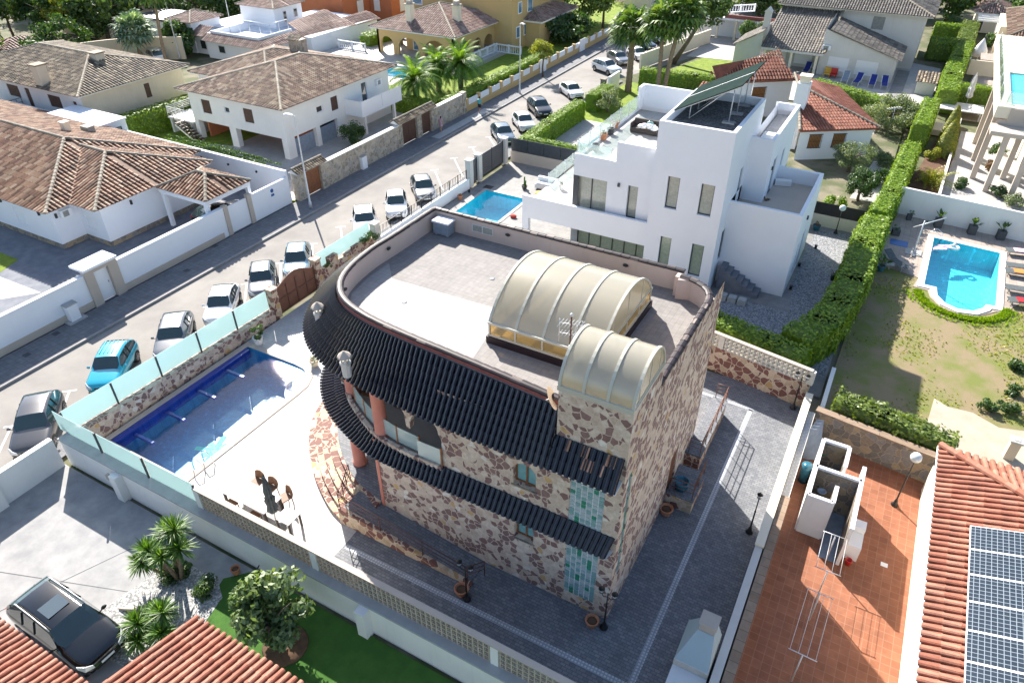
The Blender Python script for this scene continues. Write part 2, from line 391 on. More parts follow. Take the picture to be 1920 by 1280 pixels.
class Face:
 "a wall face from a to b (outward side on the right), u along, z up, d inward"
 def __init__(s, a, b):
  s.a = Vector((a[0], a[1])); t = Vector((b[0], b[1]))-s.a; s.L = t.length; s.t = t/s.L; s.n = Vector((s.t.y, -s.t.x))
 def p(s, u, z, d=0):
  q = s.a+s.t*u-s.n*d; return (q.x, q.y, z)
 def box(s, mb, u0, u1, z0, z1, d0, d1, m=0):
  vs = [s.p(u, z, d) for d in (d0, d1) for z in (z0, z1) for u in (u0, u1)]
  return mb.add(vs, [(0, 1, 3, 2), (4, 6, 7, 5), (0, 4, 5, 1), (2, 3, 7, 6), (0, 2, 6, 4), (1, 5, 7, 3)], m, .5)
 def wall(s, mb, z0, z1, holes=(), depth=.14, m=0, mr=None):
  us = sorted({0, s.L, *[h[0] for h in holes], *[h[1] for h in holes]}); zs = sorted({z0, z1, *[h[2] for h in holes], *[h[3] for h in holes]})
  for i in range(len(us)-1):
   for j in range(len(zs)-1):
    uc, zc = (us[i]+us[i+1])/2, (zs[j]+zs[j+1])/2
    if any(h[0] < uc < h[1] and h[2] < zc < h[3] for h in holes): continue
    mb.quad(s.p(us[i], zs[j]), s.p(us[i+1], zs[j]), s.p(us[i+1], zs[j+1]), s.p(us[i], zs[j+1]), m, .5)
  mr = m if mr is None else mr
  for h in holes:
   a, b, c, d = h[:4]
   for (p, q) in (((a, c), (b, c)), ((b, c), (b, d)), ((b, d), (a, d)), ((a, d), (a, c))):
    mb.quad(s.p(*p), s.p(*p, depth), s.p(*q, depth), s.p(*q), mr, .5)
 def window(s, root, h, style='glass', fm=None, pm=None, depth=.14, bars=1, sill=None, name='window'):
  a, b, c, d = h[:4]; f = MB(); t = .055
  k0, k1 = depth-.05, depth+.02
  if style in ('shutter', 'grille'):
   s.box(f, a+.003, b-.003, c+.003, d-.003, depth-.045, depth)
   for i in range(bars):
    u = a+(b-a)*(i+1)/(bars+1); s.box(f, u-.012, u+.012, c+.02, d-.02, depth-.05, depth-.045)
   n = int((d-c)/.12)
   for i in range(n): s.box(f, a+.06, b-.06, c+.05+i*.12, c+.11+i*.12, depth-.062, depth-.045)
   o = f.build(name, fm, root)
   if style == 'grille':
    g = MB(); k = int((b-a)/.13)
    for i in range(k+1): u = a+(b-a)*i/k; s.box(g, u-.011, u+.011, c-.04, d+.04, -.10, -.085)
    for z in (c, (c+d)/2, d): s.box(g, a-.05, b+.05, z-.012, z+.012, -.098, 0 if z != (c+d)/2 else -.085)
    g.build('grille', pm, o)
   return o
  for (p, q, r_, s_) in ((a, b, c, c+t), (a, b, d-t, d), (a, a+t, c+t, d-t), (b-t, b, c+t, d-t)):
   s.box(f, p+.002, q-.002, r_+.002, s_-.002, k0, k1)
  for i in range(bars):
   u = a+(b-a)*(i+1)/(bars+1); s.box(f, u-.03, u+.03, c+t+.002, d-t-.002, k0, k1)
  if style == 'roller':
   for i in range(int((d-c-.1)/.11)): s.box(f, a+t, b-t, c+t+i*.11+.01, c+t+i*.11+.10, depth-.03, depth-.015)
  o = f.build(name, fm, root)
  g = MB(); s.box(g, a+t*.5, b-t*.5, c+t*.5, d-t*.5, depth, depth+.012); g.build('pane', pm, o)
  if sill is not None:
   g = MB(); s.box(g, a-.06, b+.06, c-.05, c-.002, -.05, depth-.002); g.build('sill', sill, o)
  return o
def cap_loop(mb, poly, z0, z1, wd, m=0, closed=True):
 "parapet / wall following a polyline, wd to the left (inside of a CCW loop)"
 n = len(poly); P2 = [Vector(p) for p in poly]; ins = []
 for i in range(n):
  d0 = (P2[i]-P2[i-1]) if (closed or i > 0) else (P2[1]-P2[0]); d1 = (P2[(i+1) % n]-P2[i]) if (closed or i < n-1) else d0
  if not closed and i == 0: d0 = d1
  d0.normalize(); d1.normalize(); n0 = Vector((-d0.y, d0.x)); n1 = Vector((-d1.y, d1.x)); k = (n0+n1)
  k = k/(max(.35, k.length_squared/2)); ins.append(P2[i]+k*wd)
 for i in range(n if closed else n-1):
  j = (i+1) % n; a, b, c, d = P2[i], P2[j], ins[j], ins[i]
  vs = [(p.x, p.y, z) for z in (z0, z1) for p in (a, b, c, d)]
  fs = [(0, 1, 5, 4), (2, 3, 7, 6), (4, 5, 6, 7), (0, 3, 2, 1)]
  if not closed and i == 0: fs.append((0, 4, 7, 3))
  if not closed and i == n-2: fs.append((1, 2, 6, 5))
  mb.add(vs, fs, m, .5)
 return ins
def wallseg(mb, a, b, t, z0, z1, m=0): mb.bar((a[0], a[1], (z0+z1)/2), (b[0], b[1], (z0+z1)/2), t, z1-z0, m)
# ---------------------------------------------------------------- vegetation
def crown(mb, c, rx, ry, rz, n, size, clumps=14, m=0, spread=.42, up=.3, hollow=.55):
 n = int(n*2.1); size *= .68
 c = Vector(c); cs = []
 for i in range(clumps):
  while True:
   d = Vector((rnd.gauss(0, 1), rnd.gauss(0, 1), rnd.gauss(0, 1)))
   if d.length > .1: break
  d.normalize(); k = rnd.uniform(hollow, .95); cs.append((Vector((d.x*rx*k, d.y*ry*k, d.z*rz*k)), rnd.uniform(.7, 1.25), rnd.uniform(-.18, .18)))
 for i in range(n):
  o, sc, tone = cs[i % clumps]
  d = Vector((rnd.gauss(0, 1), rnd.gauss(0, 1), rnd.gauss(0, 1))).normalized()*(rnd.random()**.4)
  p = o+Vector((d.x*rx, d.y*ry, d.z*rz))*spread*sc
  nn = (d+Vector((0, 0, up))+Vector((rnd.gauss(0, .5), rnd.gauss(0, .5), rnd.gauss(0, .5))))
  mb.leaf(c+p, nn, size*rnd.uniform(.6, 1.1), size*rnd.uniform(1.1, 1.9), min(1, max(0, rnd.random()*.6+.2+tone)), m)
def trunk_tree(x, y, h, cz, rx, ry, rz, n, size, lm, label, cat='tree', group=None, name='tree', tr=.13, clumps=16, limbs=5, lean=(0, 0), tm=None, spread=.42, z0=0, hollow=.55):
 t = thing(name, (x, y, z0), label, cat, group)
 b = MB(); top = Vector((x+lean[0], y+lean[1], h)); base = Vector((x, y, z0-.05))
 mid = (base+top)/2+Vector((rnd.uniform(-.1, .1), rnd.uniform(-.1, .1), 0))
 b.tube([base, mid, top], [tr*1.25, tr, tr*.8], 8)
 for i in range(limbs):
  a = i*6.28/limbs+rnd.random(); e = Vector((top.x+math.cos(a)*rx*.6, top.y+math.sin(a)*ry*.6, cz+rz*rnd.uniform(-.2, .5)))
  b.tube([top-Vector((0, 0, .1)), (top+e)/2+Vector((0, 0, .12*rz)), e], [tr*.65, tr*.4, tr*.12], 5)
 b.build('trunk', tm or M['bark'], t)
 g = MB(); crown(g, (x+lean[0], y+lean[1], cz), rx, ry, rz, n, size, clumps, spread=spread, hollow=hollow); g.build('crown', lm, t)
 return t
def hedge(pts, wd, h, label, z0=0, dens=55, size=.13, lm=None, group=None, name='hedge', hs=None, rough=.06):
 "clipped hedge along a polyline, rounded shoulders, clothed in small leaves"
 mb = MB(); lf = MB(); n = len(pts)
 rnd_top = .18
 for i in range(n-1):
  a = Vector((pts[i][0], pts[i][1], 0)); b = Vector((pts[i+1][0], pts[i+1][1], 0)); d = (b-a); L = d.length; d.normalize(); x = Vector((d.y, -d.x, 0))
  h0, h1 = (hs[i], hs[i+1]) if hs else (h, h)
  ext = wd*.35
  aa = a-d*(ext if i > 0 else 0); bb = b+d*(ext if i < n-2 else 0)
  sec = [(-.5, 0), (-.5, .82), (-.44, .93), (-.32, .985), (.32, .985), (.44, .93), (.5, .82), (.5, 0)]
  vs = []
  for q, hh in ((aa, h0), (bb, h1)):
   for s_, z in sec: p = q+x*s_*(wd-.12); vs.append((p.x, p.y, z0+z*(hh-.05)))
  mb.add(vs, [(k, k+1, 9+k, 8+k) for k in range(7)]+[tuple(range(7, -1, -1)), tuple(range(8, 16))], 0, .4)
  per = 2*h0+wd; N = int(dens*1.5*L*per)
  for _ in range(N):
   s_ = rnd.uniform(-ext*.5 if i > 0 else 0, L+(ext*.5 if i < n-2 else 0)); hh = h0+(h1-h0)*s_/max(L, .01); t = rnd.uniform(0, per)
   wob = rough*(math.sin(s_*3.1+t*2.3)+math.sin(s_*7.7-t*4.1))*.5+rnd.gauss(0, rough*.35)
   if t < h0: off, z, nn = -wd/2-wob, t/h0*hh, -x
   elif t < h0+wd: off, z, nn = -wd/2+(t-h0), hh+abs(wob)+.02, Vector((0, 0, 1))
   else: off, z, nn = wd/2+wob, (t-h0-wd)/h0*hh, x
   if z > hh-rnd_top and abs(off) > wd/2-rnd_top:
    k = .6; off -= math.copysign((z-(hh-rnd_top))*.35*k, off); z -= (abs(off)-(wd/2-rnd_top))*.5*k
   p = a+d*s_+x*off+Vector((0, 0, z0+z))
   nv = nn*2.2+Vector((rnd.gauss(0, .6), rnd.gauss(0, .6), rnd.gauss(0, .6)+.4))
   lf.leaf(p, nv, size*rnd.uniform(.5, 1), size*rnd.uniform(.9, 1.7), rnd.random())
  for q, dr, hh in (((a, -1, h0),) if i == 0 else ())+(((b, 1, h1),) if i == n-2 else ()):
   for _ in range(int(dens*wd*hh)):
    p = q+d*dr*(rnd.gauss(0, .04)+.02)+x*rnd.uniform(-.5, .5)*wd+Vector((0, 0, z0+rnd.uniform(0, hh)))
    lf.leaf(p, d*dr*1.3+Vector((rnd.gauss(0, .6), rnd.gauss(0, .6), rnd.gauss(0, .6)+.3)), size*rnd.uniform(.5, 1), size*rnd.uniform(.9, 1.7), rnd.random())
 k = len(mb.v); mb.v += lf.v; mb.f += [[i+k for i in f] for f in lf.f]; mb.m += lf.m; mb.r += lf.r; mb.sm += lf.sm
 o = mb.build(name, lm or M['hedge']); return tag(o, label, 'hedge', group)
def bush(x, y, z, rx, rz, n, size, lm, label, cat='bush', name='bush', group=None, ry=None, clumps=10):
 g = MB(); crown(g, (x, y, z+rz*.9), rx, ry or rx, rz, n, size, clumps, spread=.5, hollow=.3)
 g.tube([(x, y, z-.05), (x, y, z+rz)], .05, 5)
 return tag(g.build(name, lm), label, cat, group)
def frond(mb, base, az, L, droop, el, nl=16, lw=.05, ll=.45, m=0, tone=.5):
 "feather frond: arching rib with leaflets on both sides"
 p = Vector(base); d = Vector((math.cos(az)*math.cos(el), math.sin(az)*math.cos(el), math.sin(el))); side = Vector((-math.sin(az), math.cos(az), 0))
 st = L/nl; pts = [p.copy()]
 for i in range(nl):
  d = (d+Vector((0, 0, -droop/nl*(1+i/nl)))).normalized(); p = p+d*st; pts.append(p.copy())
 mb.tube([pts[0], pts[nl//2], pts[-1]], [.03, .018, .006], 3, m)
 for i in range(1, nl+1):
  t = i/nl; l = ll*math.sin(math.pi*min(1, .18+t*.8))**.7; dd = (pts[i]-pts[i-1]).normalized(); upv = side.cross(dd)
  for s_ in (-1, 1):
   e = pts[i]+side*s_*l*.8+dd*l*.55-Vector((0, 0, l*.25))+upv*.02
   q = pts[i]; w_ = dd*lw
   mb.add([q-w_, q+w_, e], [(0, 1, 2)], m, min(1, max(0, tone+rnd.uniform(-.3, .3))))
def fanleaf(mb, base, az, el, stem, r, m=0, n=11):
 d = Vector((math.cos(az)*math.cos(el), math.sin(az)*math.cos(el), math.sin(el))); side = Vector((-math.sin(az), math.cos(az), 0)); c = Vector(base)+d*stem
 mb.tube([base, c], .015, 3, m); up_ = side.cross(d)
 for i in range(n):
  a = R(-115+230*i/(n-1)); dd = d*math.cos(a)+side*math.sin(a); e = c+dd*r*(1-.15*abs(math.sin(a)))-Vector((0, 0, r*.28)); s_ = dd.cross(up_)*r*.1; mi = c+dd*r*.6
  mb.add([c, mi+s_, e, mi-s_], [(0, 1, 2, 3)], m, rnd.random())
def rosette(mb, c, r, n, w=.06, m=0, lo=-.3, hi=1.3):
 c = Vector(c)
 for i in range(n):
  az = rnd.random()*6.28; el = rnd.uniform(lo, hi); d = Vector((math.cos(az)*math.cos(el), math.sin(az)*math.cos(el), math.sin(el))); s_ = Vector((-math.sin(az), math.cos(az), 0))*w
  e = c+d*r*rnd.uniform(.8, 1.1)-Vector((0, 0, r*.12)); mi = c+d*r*.55
  mb.add([c+s_*.3, mi+s_, e, mi-s_, c-s_*.3], [(0, 1, 2, 3, 4)], m, rnd.random())
def date_palm(x, y, h, label, group=None, L=2.6, n=46, name='palm_tree', tr=.3):
 t = thing(name, (x, y, 0), label, 'palm tree', group)
 b = MB(); pr = [(tr*1.15, -.05)]
 for i in range(int(h/.16)): z = .1+i*.16; pr += [(tr*1.08, z), (tr*.86, z+.08)]
 pr += [(tr*1.1, h-.1), (tr*1.25, h), (tr*.5, h+.25)]
 b.lathe((x, y, 0), pr, 10); b.build('trunk', M['palmbark'], t)
 g = MB()
 for i in range(n):
  az = i*2.4+rnd.uniform(-.2, .2); el = 1.35-1.75*(i/n)+rnd.uniform(-.1, .1)
  frond(g, (x, y, h+.1), az, L*rnd.uniform(.85, 1.08), 1.15, el, 20, .07, .6, tone=.75-.5*i/n)
 g.build('crown', M['palmleaf'], t); return t
def fan_palm(x, y, h, label, group=None, n=34, r=.75, tr=.17, lean=(0, 0), skirt=.8, name='fan_palm_tree', lm=None):
 t = thing(name, (x, y, 0), label, 'palm tree', group)
 b = MB(); N = int(h/.22); pts = []; rr = []
 for i in range(N+1):
  k = i/N; pts.append((x+lean[0]*k*k, y+lean[1]*k*k, -.05+h*k)); rr.append(tr*(1.25-.35*k)*(1.06 if i % 2 else .94))
 b.tube(pts, rr, 9); b.build('trunk', M['palmbark'], t)
 X, Y = x+lean[0], y+lean[1]
 if skirt:
  s_ = MB()
  for i in range(60):
   az = rnd.random()*6.28; z = h-rnd.random()*skirt; s_.add([(X, Y, z+.1), (X+math.cos(az)*.3, Y+math.sin(az)*.3, z-.25), (X+math.cos(az+.3)*.33, Y+math.sin(az+.3)*.33, z-.6)], [(0, 1, 2)], 0)
  s_.build('dead_leaf_skirt', M['deadleaf'], t)
 g = MB()
 for i in range(n): fanleaf(g, (X, Y, h), i*2.4+rnd.uniform(-.3, .3), 1.3-1.9*i/n, rnd.uniform(.45, .75)*r/.75, r*rnd.uniform(.8, 1.1))
 g.build('crown', lm or M['fanleaf'], t); return t
# ---------------------------------------------------------------- pots, lamps, furniture
def pot(x, y, z, r, h, mat, label, plant=None, pm=None, name='plant_pot', cat='plant pot', group=None, square=False, pn=26, pl=.3):
 t = thing(name, (x, y, z), label, cat, group); b = MB()
 if square:
  for s_ in (1,): b.obox((x, y), .2, r*2, r*2, z, z+h); b.obox((x, y), .2, r*2.08, r*2.08, z+h-.03, z+h+.02)
 else:
  b.lathe((x, y, z), [(r*.68, 0), (r*.74, .02), (r*.95, h*.6), (r, h*.85), (r*1.08, h*.86), (r*1.08, h), (r*.9, h), (r*.88, h-.07), (.01, h-.07)], 16)
 b.build('pot', mat, t)
 if not square:
  s_ = MB(); s_.lathe((x, y, z+h-.075), [(r*.86, 0), (r*.5, .015), (.01, .02)], 12); s_.build('soil', M['soil'], t)
 if plant:
  g = MB()
  if plant == 'spiky': rosette(g, (x, y, z+h), pl, pn, .03)
  elif plant == 'leafy': crown(g, (x, y, z+h+pl*.6), pl*.8, pl*.8, pl*.7, pn*6, pl*.22, 6)
  elif plant == 'broad':
   for i in range(pn//3):
    az = rnd.random()*6.28; el = rnd.uniform(.5, 1.4); d = Vector((math.cos(az)*math.cos(el), math.sin(az)*math.cos(el), math.sin(el))); L = pl*rnd.uniform(.8, 1.3)
    s_ = Vector((-math.sin(az), math.cos(az), 0))*pl*.2; c = Vector((x, y, z+h)); g.tube([c, c+d*L*.5], .012, 3); a = c+d*L*.45
    g.add([a, a+d*L*.35+s_, a+d*L*.8-Vector((0, 0, L*.15)), a+d*L*.35-s_], [(0, 1, 2, 3)], 0)
  elif plant == 'cactus': g.tube([(x, y, z+h-.05), (x, y, z+h+pl)], [.07, .055], 8); g.tube([(x+.1, y, z+h-.05), (x+.12, y, z+h+pl*.6)], [.05, .04], 7)
  elif plant == 'ball': crown(g, (x, y, z+h+pl*.4), pl*.5, pl*.5, pl*.45, pn*6, .05, 6)
  g.build('plant', pm or M['leaf'], t)
 return t
def street_lamp(x, y, h, label, az, group='street lamps'):
 t = thing('street_lamp', (x, y, 0), label, 'street lamp', group); b = MB()
 b.lathe((x, y, 0), [(.11, 0), (.11, .5), (.075, .55), (.06, h*.5), (.045, h-.05), (.03, h)], 10)
 b.build('pole', M['galv'], t)
 a = MB(); dx, dy = math.cos(az), math.sin(az)
 a.tube([(x, y, h-.06), (x+dx*.25, y+dy*.25, h+.06)], .03, 6)
 hd = [(.25, 0, .02), (.35, .11, .05), (.75, .12, .06), (.85, 0, .03)]
 b2 = MB(); b2.obox((x+dx*.5, y+dy*.5), az, .62, .22, h+.02, h+.08); b2.obox((x+dx*.5, y+dy*.5), az, .5, .16, h+.08, h+.12)
 hd_ = b2.build('lamp_head', M['lampwhite'], t); a.build('arm', M['galv'], t)
 g = MB(); g.obox((x+dx*.52, y+dy*.52), az, .42, .15, h-.0, h+.02); g.build('lens', M['lensglass'], hd_); return t
def garden_lamp(x, y, h, label, heads=2, group='black garden lamp posts', globe=False):
 t = thing('garden_lamp', (x, y, 0), label, 'lamp post', group); b = MB()
 b.lathe((x, y, 0), [(.15, 0), (.15, .05), (.09, .12), (.06, .3), (.035, .34), (.03, h*.6), (.045, h*.62), (.025, h*.65), (.022, h)], 10)
 b.build('pole', M['black'], t); offs = [0] if heads == 1 else [-.24, .24]
 for o in offs:
  a = MB()
  if heads > 1: a.tube([(x, y, h-.2), (x+o*.6, y, h-.26), (x+o, y, h-.12)], .016, 5)
  else: a.tube([(x, y, h), (x, y, h+.05)], .03, 6)
  z = h-.1 if heads > 1 else h
  if globe:
   a.build('socket', M['black'], t); g = MB(); g.ball((x+o, y, z+.22), .22, n=20); g.build('globe', M['globe'], t)
  else:
   a.lathe((x+o, y, z), [(.05, 0), (.085, .03), (.05, .2), (.12, .21), (.02, .30), (.01, .34)], 8); hd = a.build('lantern', M['black'], t)
   g = MB(); g.lathe((x+o, y, z+.03), [(.07, 0), (.1, .17)], 6, smooth=False); g.build('lamp_glass', M['lensglass'], hd)
 return t
def railing(root, pts, h, n_rail=3, post=1.4, r=.018, mat=None, name='rail', zs=None):
 mb = MB();
 for i in range(len(pts)-1):
  a, b = Vector(pts[i]), Vector(pts[i+1]); L = (b-a).length; N = max(1, round(L/post))
  for k in range(N+1):
   if k == 0 and i > 0: continue
   p = a+(b-a)*k/N; mb.tube([p, p+Vector((0, 0, h))], r*1.2, 6)
  for k in range(n_rail):
   z = h*(1-k*.8/max(1, n_rail)) if n_rail > 1 else h
   mb.tube([a+Vector((0, 0, z)), b+Vector((0, 0, z))], r if k else r*1.3, 6)
 return mb.build(name, mat, root)
def balustrade(a, b, h, label, z=0, mat=None, step=.22, group=None, posts=2.0):
 t = thing('balustrade', ((a[0]+b[0])/2, (a[1]+b[1])/2, z), label, 'balustrade', group); f = Face(a, b)
 p = MB(); f.box(p, 0, f.L, z+h-.1, z+h, -.02, .2); f.box(p, 0, f.L, z, z+.1, -.01, .18)
 n = max(1, round(f.L/posts))
 for i in range(n+1): u = f.L*i/n; f.box(p, max(0, u-.1), min(f.L, u+.1), z, z+h+.05, -.03, .21)
 p.build('rail', mat, t); q = MB(); k = int(f.L/step)
 for i in range(k):
  u = (i+.5)*f.L/k; x, y, _ = f.p(u, 0, .09); q.lathe((x, y, z+.1), [(.05, 0), (.035, .06), (.07, .2), (.03, h-.35), (.045, h-.2)], 6)
 q.build('balusters', mat, t); return t
# ---------------------------------------------------------------- cars
def car(label, paint, kind='hatch', L=4.2, Wd=1.78, H=1.48, rails=False, sunroof=False, group='cars parked at an angle along the kerb', roofm=None, plate=True, stripes=False):
 t = proto('parked_car', label, 'car', group); hl = L/2; hw = Wd/2
 suv = kind in ('suv', 'mpv'); g0 = .30 if suv else .24; belt = .98 if suv else .90
 # stations: x, bumper/belt height, half width at sill, roof height or None, half width of roof
 k = {'hatch': (.14, .30, .66, .97), 'suv': (.15, .30, .70, .98), 'mpv': (.13, .25, .74, .985), 'sedan': (.14, .33, .60, .84)}[kind]
 xs = [0, .02, .06, .12, k[0]+.10, k[1]-.02, k[1], (k[1]+.40)/2+.005, .41, .50, .60, k[2], (k[2]+k[3])/2, k[3]-.03, k[3], 1.0]
 xs = sorted(set(round(v, 4) for v in xs if v <= 1)); wsh = (k[1]-.005, k[1]+.125)
 def prof(u):
  b = belt-.02
  if u < .02: zb = .55
  elif u < k[1]: zb = .68+(b-.68)*((u-.02)/(k[1]-.02))**.55
  else: zb = b+.04*(u-k[1])
  nose = 1-.30*max(0, 1-u/.12)**2.2-.16*max(0, 1-(1-u)/.08)**2
  if kind == 'sedan' and u > k[3]: zb = b-.02-.1*max(0, (u-.93)/.07)
  if u > .985: zb = min(zb, .8)
  a0, a1 = k[1], k[1]+.13
  if u <= a0: zr = None
  elif u < a1: zr = zb+(H-.04-zb)*((u-a0)/(a1-a0))**.85
  elif u <= k[2]: zr = H-.04+.04*math.sin(math.pi*(u-a1)/(k[2]-a1+.25))
  elif u < k[3]:
   s_ = (u-k[2])/(k[3]-k[2]); zr = H-.01-(.10 if kind in ('mpv', 'suv') else .14)*s_-(H-zb-.14)*max(0, s_)**(3.2 if kind != 'sedan' else 1.4)
  else: zr = None
  return zb, nose, zr
 xs += [k[1]+.045, k[1]+.09, k[1]+.13, k[2]+.35*(k[3]-k[2]), k[2]+.65*(k[3]-k[2]), k[2]+.85*(k[3]-k[2]), .985, .04, .09]
 xs = sorted(set(round(v, 3) for v in xs if 0 <= v <= 1)); rings = []
 for u in xs:
  zb, ns, zr = prof(u); x = hl-u*L; W_ = hw*ns; lo = g0+(.1 if u < .01 or u > .99 else 0)
  zz = [(W_*.90, lo), (W_*.985, lo+.12), (W_, (lo+zb)/2+.03), (W_*.985, zb-.09), (W_*.93, zb-.01)]
  if zr is None: up_ = [(W_*.80, zb+.035), (W_*.70, zb+.05), (W_*.45, zb+.065), (0, zb+.075)]
  else:
   f_ = min(1, (zr-zb)/(H-zb)); wr = W_*(.93-.20*f_); up_ = [(wr+.0, zb+(zr-zb)*.80), (wr*.94, zb+(zr-zb)*.94), (wr*.72, zr), (0, zr+.018*f_)]
  rings.append((x, zz+up_, zr))
 body = MB(); wind = {'windscreen': MB(), 'side_window_left': MB(), 'side_window_right': MB(), 'rear_window': MB()}
 NP = 9; n = len(rings)
 sidevs = [];
 for x, pr, zr in rings:
  sidevs += [(x, y, z) for y, z in pr]+[(x, -y, z) for y, z in pr[:-1][::-1]]
 RN = 2*NP-1
 bf = []
 pill = [(k[1]+.13+k[2])/2+.01, k[2]-.01]
 for i in range(n-1):
  u = (xs[i]+xs[i+1])/2; cab = rings[i][2] is not None or rings[i+1][2] is not None
  for j in range(RN-1):
   q = (i*RN+j, (i+1)*RN+j, (i+1)*RN+j+1, i*RN+j+1)
   jj = j if j < NP-1 else RN-2-j
   dest = None
   if cab and jj == 4 and rings[i][2] and rings[i+1][2] and xs[i] >= k[1]+.04 and xs[i+1] <= k[3]-.01 and (suv or u < k[2]+.7*(k[3]-k[2])):
    dest = 'side_window_left' if j < NP-1 else 'side_window_right'
   if cab and jj >= 6 and k[1]-.001 <= xs[i] and xs[i+1] <= k[1]+.131: dest = 'windscreen'
   if cab and jj >= 6 and xs[i] >= k[2]+.3*(k[3]-k[2]) and xs[i+1] <= k[3]+.001: dest = 'rear_window'
   if dest: wind[dest].add([sidevs[a] for a in q], [(0, 1, 2, 3)], 0, .5, True)
   else: bf.append(q)
 bf.append(tuple(range(RN))); bf.append(tuple((n-1)*RN+a for a in range(RN-1, -1, -1)))
 body.add(sidevs, bf, 0, .5, True)
 body.box(-hl+.15, -hw*.88, g0-.06, hl-.15, hw*.88, g0+.02, 1)
 rw = .33 if suv else .31; ax = (hl-.82*L/4.2, -hl+.80*L/4.2)
 for a in ax:
  for s_ in (-1, 1):
   vs = []; N = 14
   for q in range(N+1):
    an = math.pi*q/N; vs.append((a+math.cos(an)*(rw+.07), s_*(hw+.004), rw+math.sin(an)*(rw+.05)))
   body.add(vs, [tuple(range(N+1))], 1)
 bo = body.build('body', [paint, M['blacktrim']], t)
 names = {'windscreen': 'windscreen', 'side_window_left': 'side_window', 'side_window_right': 'side_window', 'rear_window': 'rear_window'}
 for kx, mb in wind.items():
  if mb.f: mb.build(names[kx], M['carglass'], t)
 # B pillars and screen edges as dark trim, mirrors, lamps
 tr_ = MB()
 for u in pill:
  x = hl-u*L; zb, ns, zr = prof(u)
  if zr:
   wr = hw*.93; wt = hw*(.93-.2*min(1, (zr-zb)/(H-zb)))
   for s_ in (-1, 1): tr_.bar((x, s_*(wr+.004), zb-.01), (x-.03, s_*(wt+.006), zb+(zr-zb)*.8), .012, .07)
 tr_.box(hl-.03, -hw*.5, g0+.08, hl+.012, hw*.5, g0+.2); tr_.box(hl-.04, -hw*.36, g0+.28, hl+.008, hw*.36, g0+.36)
 tr_.box(-hl-.01, -hw*.7, g0+.02, -hl+.04, hw*.7, g0+.14)
 tr_.build('trim', M['blacktrim'], t)
 for s_ in (-1, 1):
  m_ = MB(); x = hl-(k[1]+.06)*L; m_.ball((x, s_*(hw+.09), belt+.07), .07, .11, .075, 8); m_.tube([(x, s_*(hw-.1), belt-.0), (x, s_*(hw+.05), belt+.05)], .025, 5); m_.build('wing_mirror', paint if not kind == 'mpv' else M['blacktrim'], t)
  h_ = MB(); y0 = hw*.52; zt = .70
  nb = len(h_.v)
  vs = [(hl-.015, s_*y0*.95, zt-.13), (hl-.10, s_*hw*.80, zt-.11), (hl-.30, s_*hw*.90, zt+.02), (hl-.36, s_*hw*.90, zt+.10), (hl-.13, s_*hw*.72, zt+.06), (hl-.045, s_*y0, zt-.01)]
  off = [(x_+.035, y_*1.04, z_+.015) for x_, y_, z_ in vs]
  h_.add(off+vs, [(0, 1, 2, 3, 4, 5), (0, 6, 7, 1), (1, 7, 8, 2), (2, 8, 9, 3), (3, 9, 10, 4), (4, 10, 11, 5), (5, 11, 6, 0)], 0, .5)
  h_.build('headlight', M['headlight'], t)
  r_ = MB(); zt = belt-.12
  r_.box(-hl-.01, s_*hw*.60, zt-.10, -hl+.05, s_*hw*.86, zt+.06); r_.build('tail_light', M['taillight'], t)
  if rails:
   ra = MB(); ra.tube([(hl-(k[1]+.13)*L, s_*hw*.70, H-.05), (hl-(k[1]+.16)*L, s_*hw*.71, H+.03), (hl-.6*L, s_*hw*.70, H+.05), (hl-(k[2]+.08)*L, s_*hw*.69, H-.0), (hl-(k[2]+.1)*L, s_*hw*.69, H-.07)], .022, 6); ra.build('roof_rail', M['galv'], t)
 if sunroof:
  s_ = MB(); s_.add([(hl-.47*L, -hw*.42, H+.017), (hl-.47*L, hw*.42, H+.017), (hl-.62*L, hw*.42, H+.02), (hl-.62*L, -hw*.42, H+.02)], [(0, 1, 2, 3)]); s_.build('sunroof', M['sunroof'], t)
 if stripes:
  s_ = MB()
  for q in (-.5, -.25, 0, .25, .5): s_.box(hl-.80*L, q*hw-.02, H-.02, hl-.5*L, q*hw+.02, H+.022)
  s_.build('roof_ribs', paint, t)
 if plate:
  p_ = MB(); p_.box(hl+.012, -.24, g0+.20, hl+.022, .24, g0+.30); p_.build('number_plate', M['white'], t)
 for a in ax:
  for s_ in (-1, 1):
   w_ = MB(); N = 20; y1 = s_*(hw+.008); y0 = s_*(hw-.2)
   vs = []
   for yy, rr in ((y0, rw), (y1-s_*.02, rw), (y1, rw-.02), (y1, rw*.66)):
    for q in range(N): an = 2*math.pi*q/N; vs.append((a+math.cos(an)*rr, yy, rw+math.sin(an)*rr))
   fs = [(r_*N+q, r_*N+(q+1) % N, (r_+1)*N+(q+1) % N, (r_+1)*N+q) for r_ in range(3) for q in range(N)]
   w_.add(vs, fs, 0, .5, True); wo = w_.build('wheel', M['tyre'], t)
   h_ = MB()
   for q in range(5):
    an = 2*math.pi*q/5; d = Vector((math.cos(an), 0, math.sin(an))); c = Vector((a, y1-s_*.01, rw))
    h_.bar(c, c+d*rw*.66, .06, .03)
   h_.tube([(a, y1-s_*.012, rw), (a, y1+s_*.004, rw)], rw*.2, 10); h_.tube([(a+math.cos(2*math.pi*q/N)*rw*.64, y1-s_*.01, rw+math.sin(2*math.pi*q/N)*rw*.64) for q in range(N)], .018, 5, closed=True)
   h_.build('rim', M['rim'], wo)
 return t
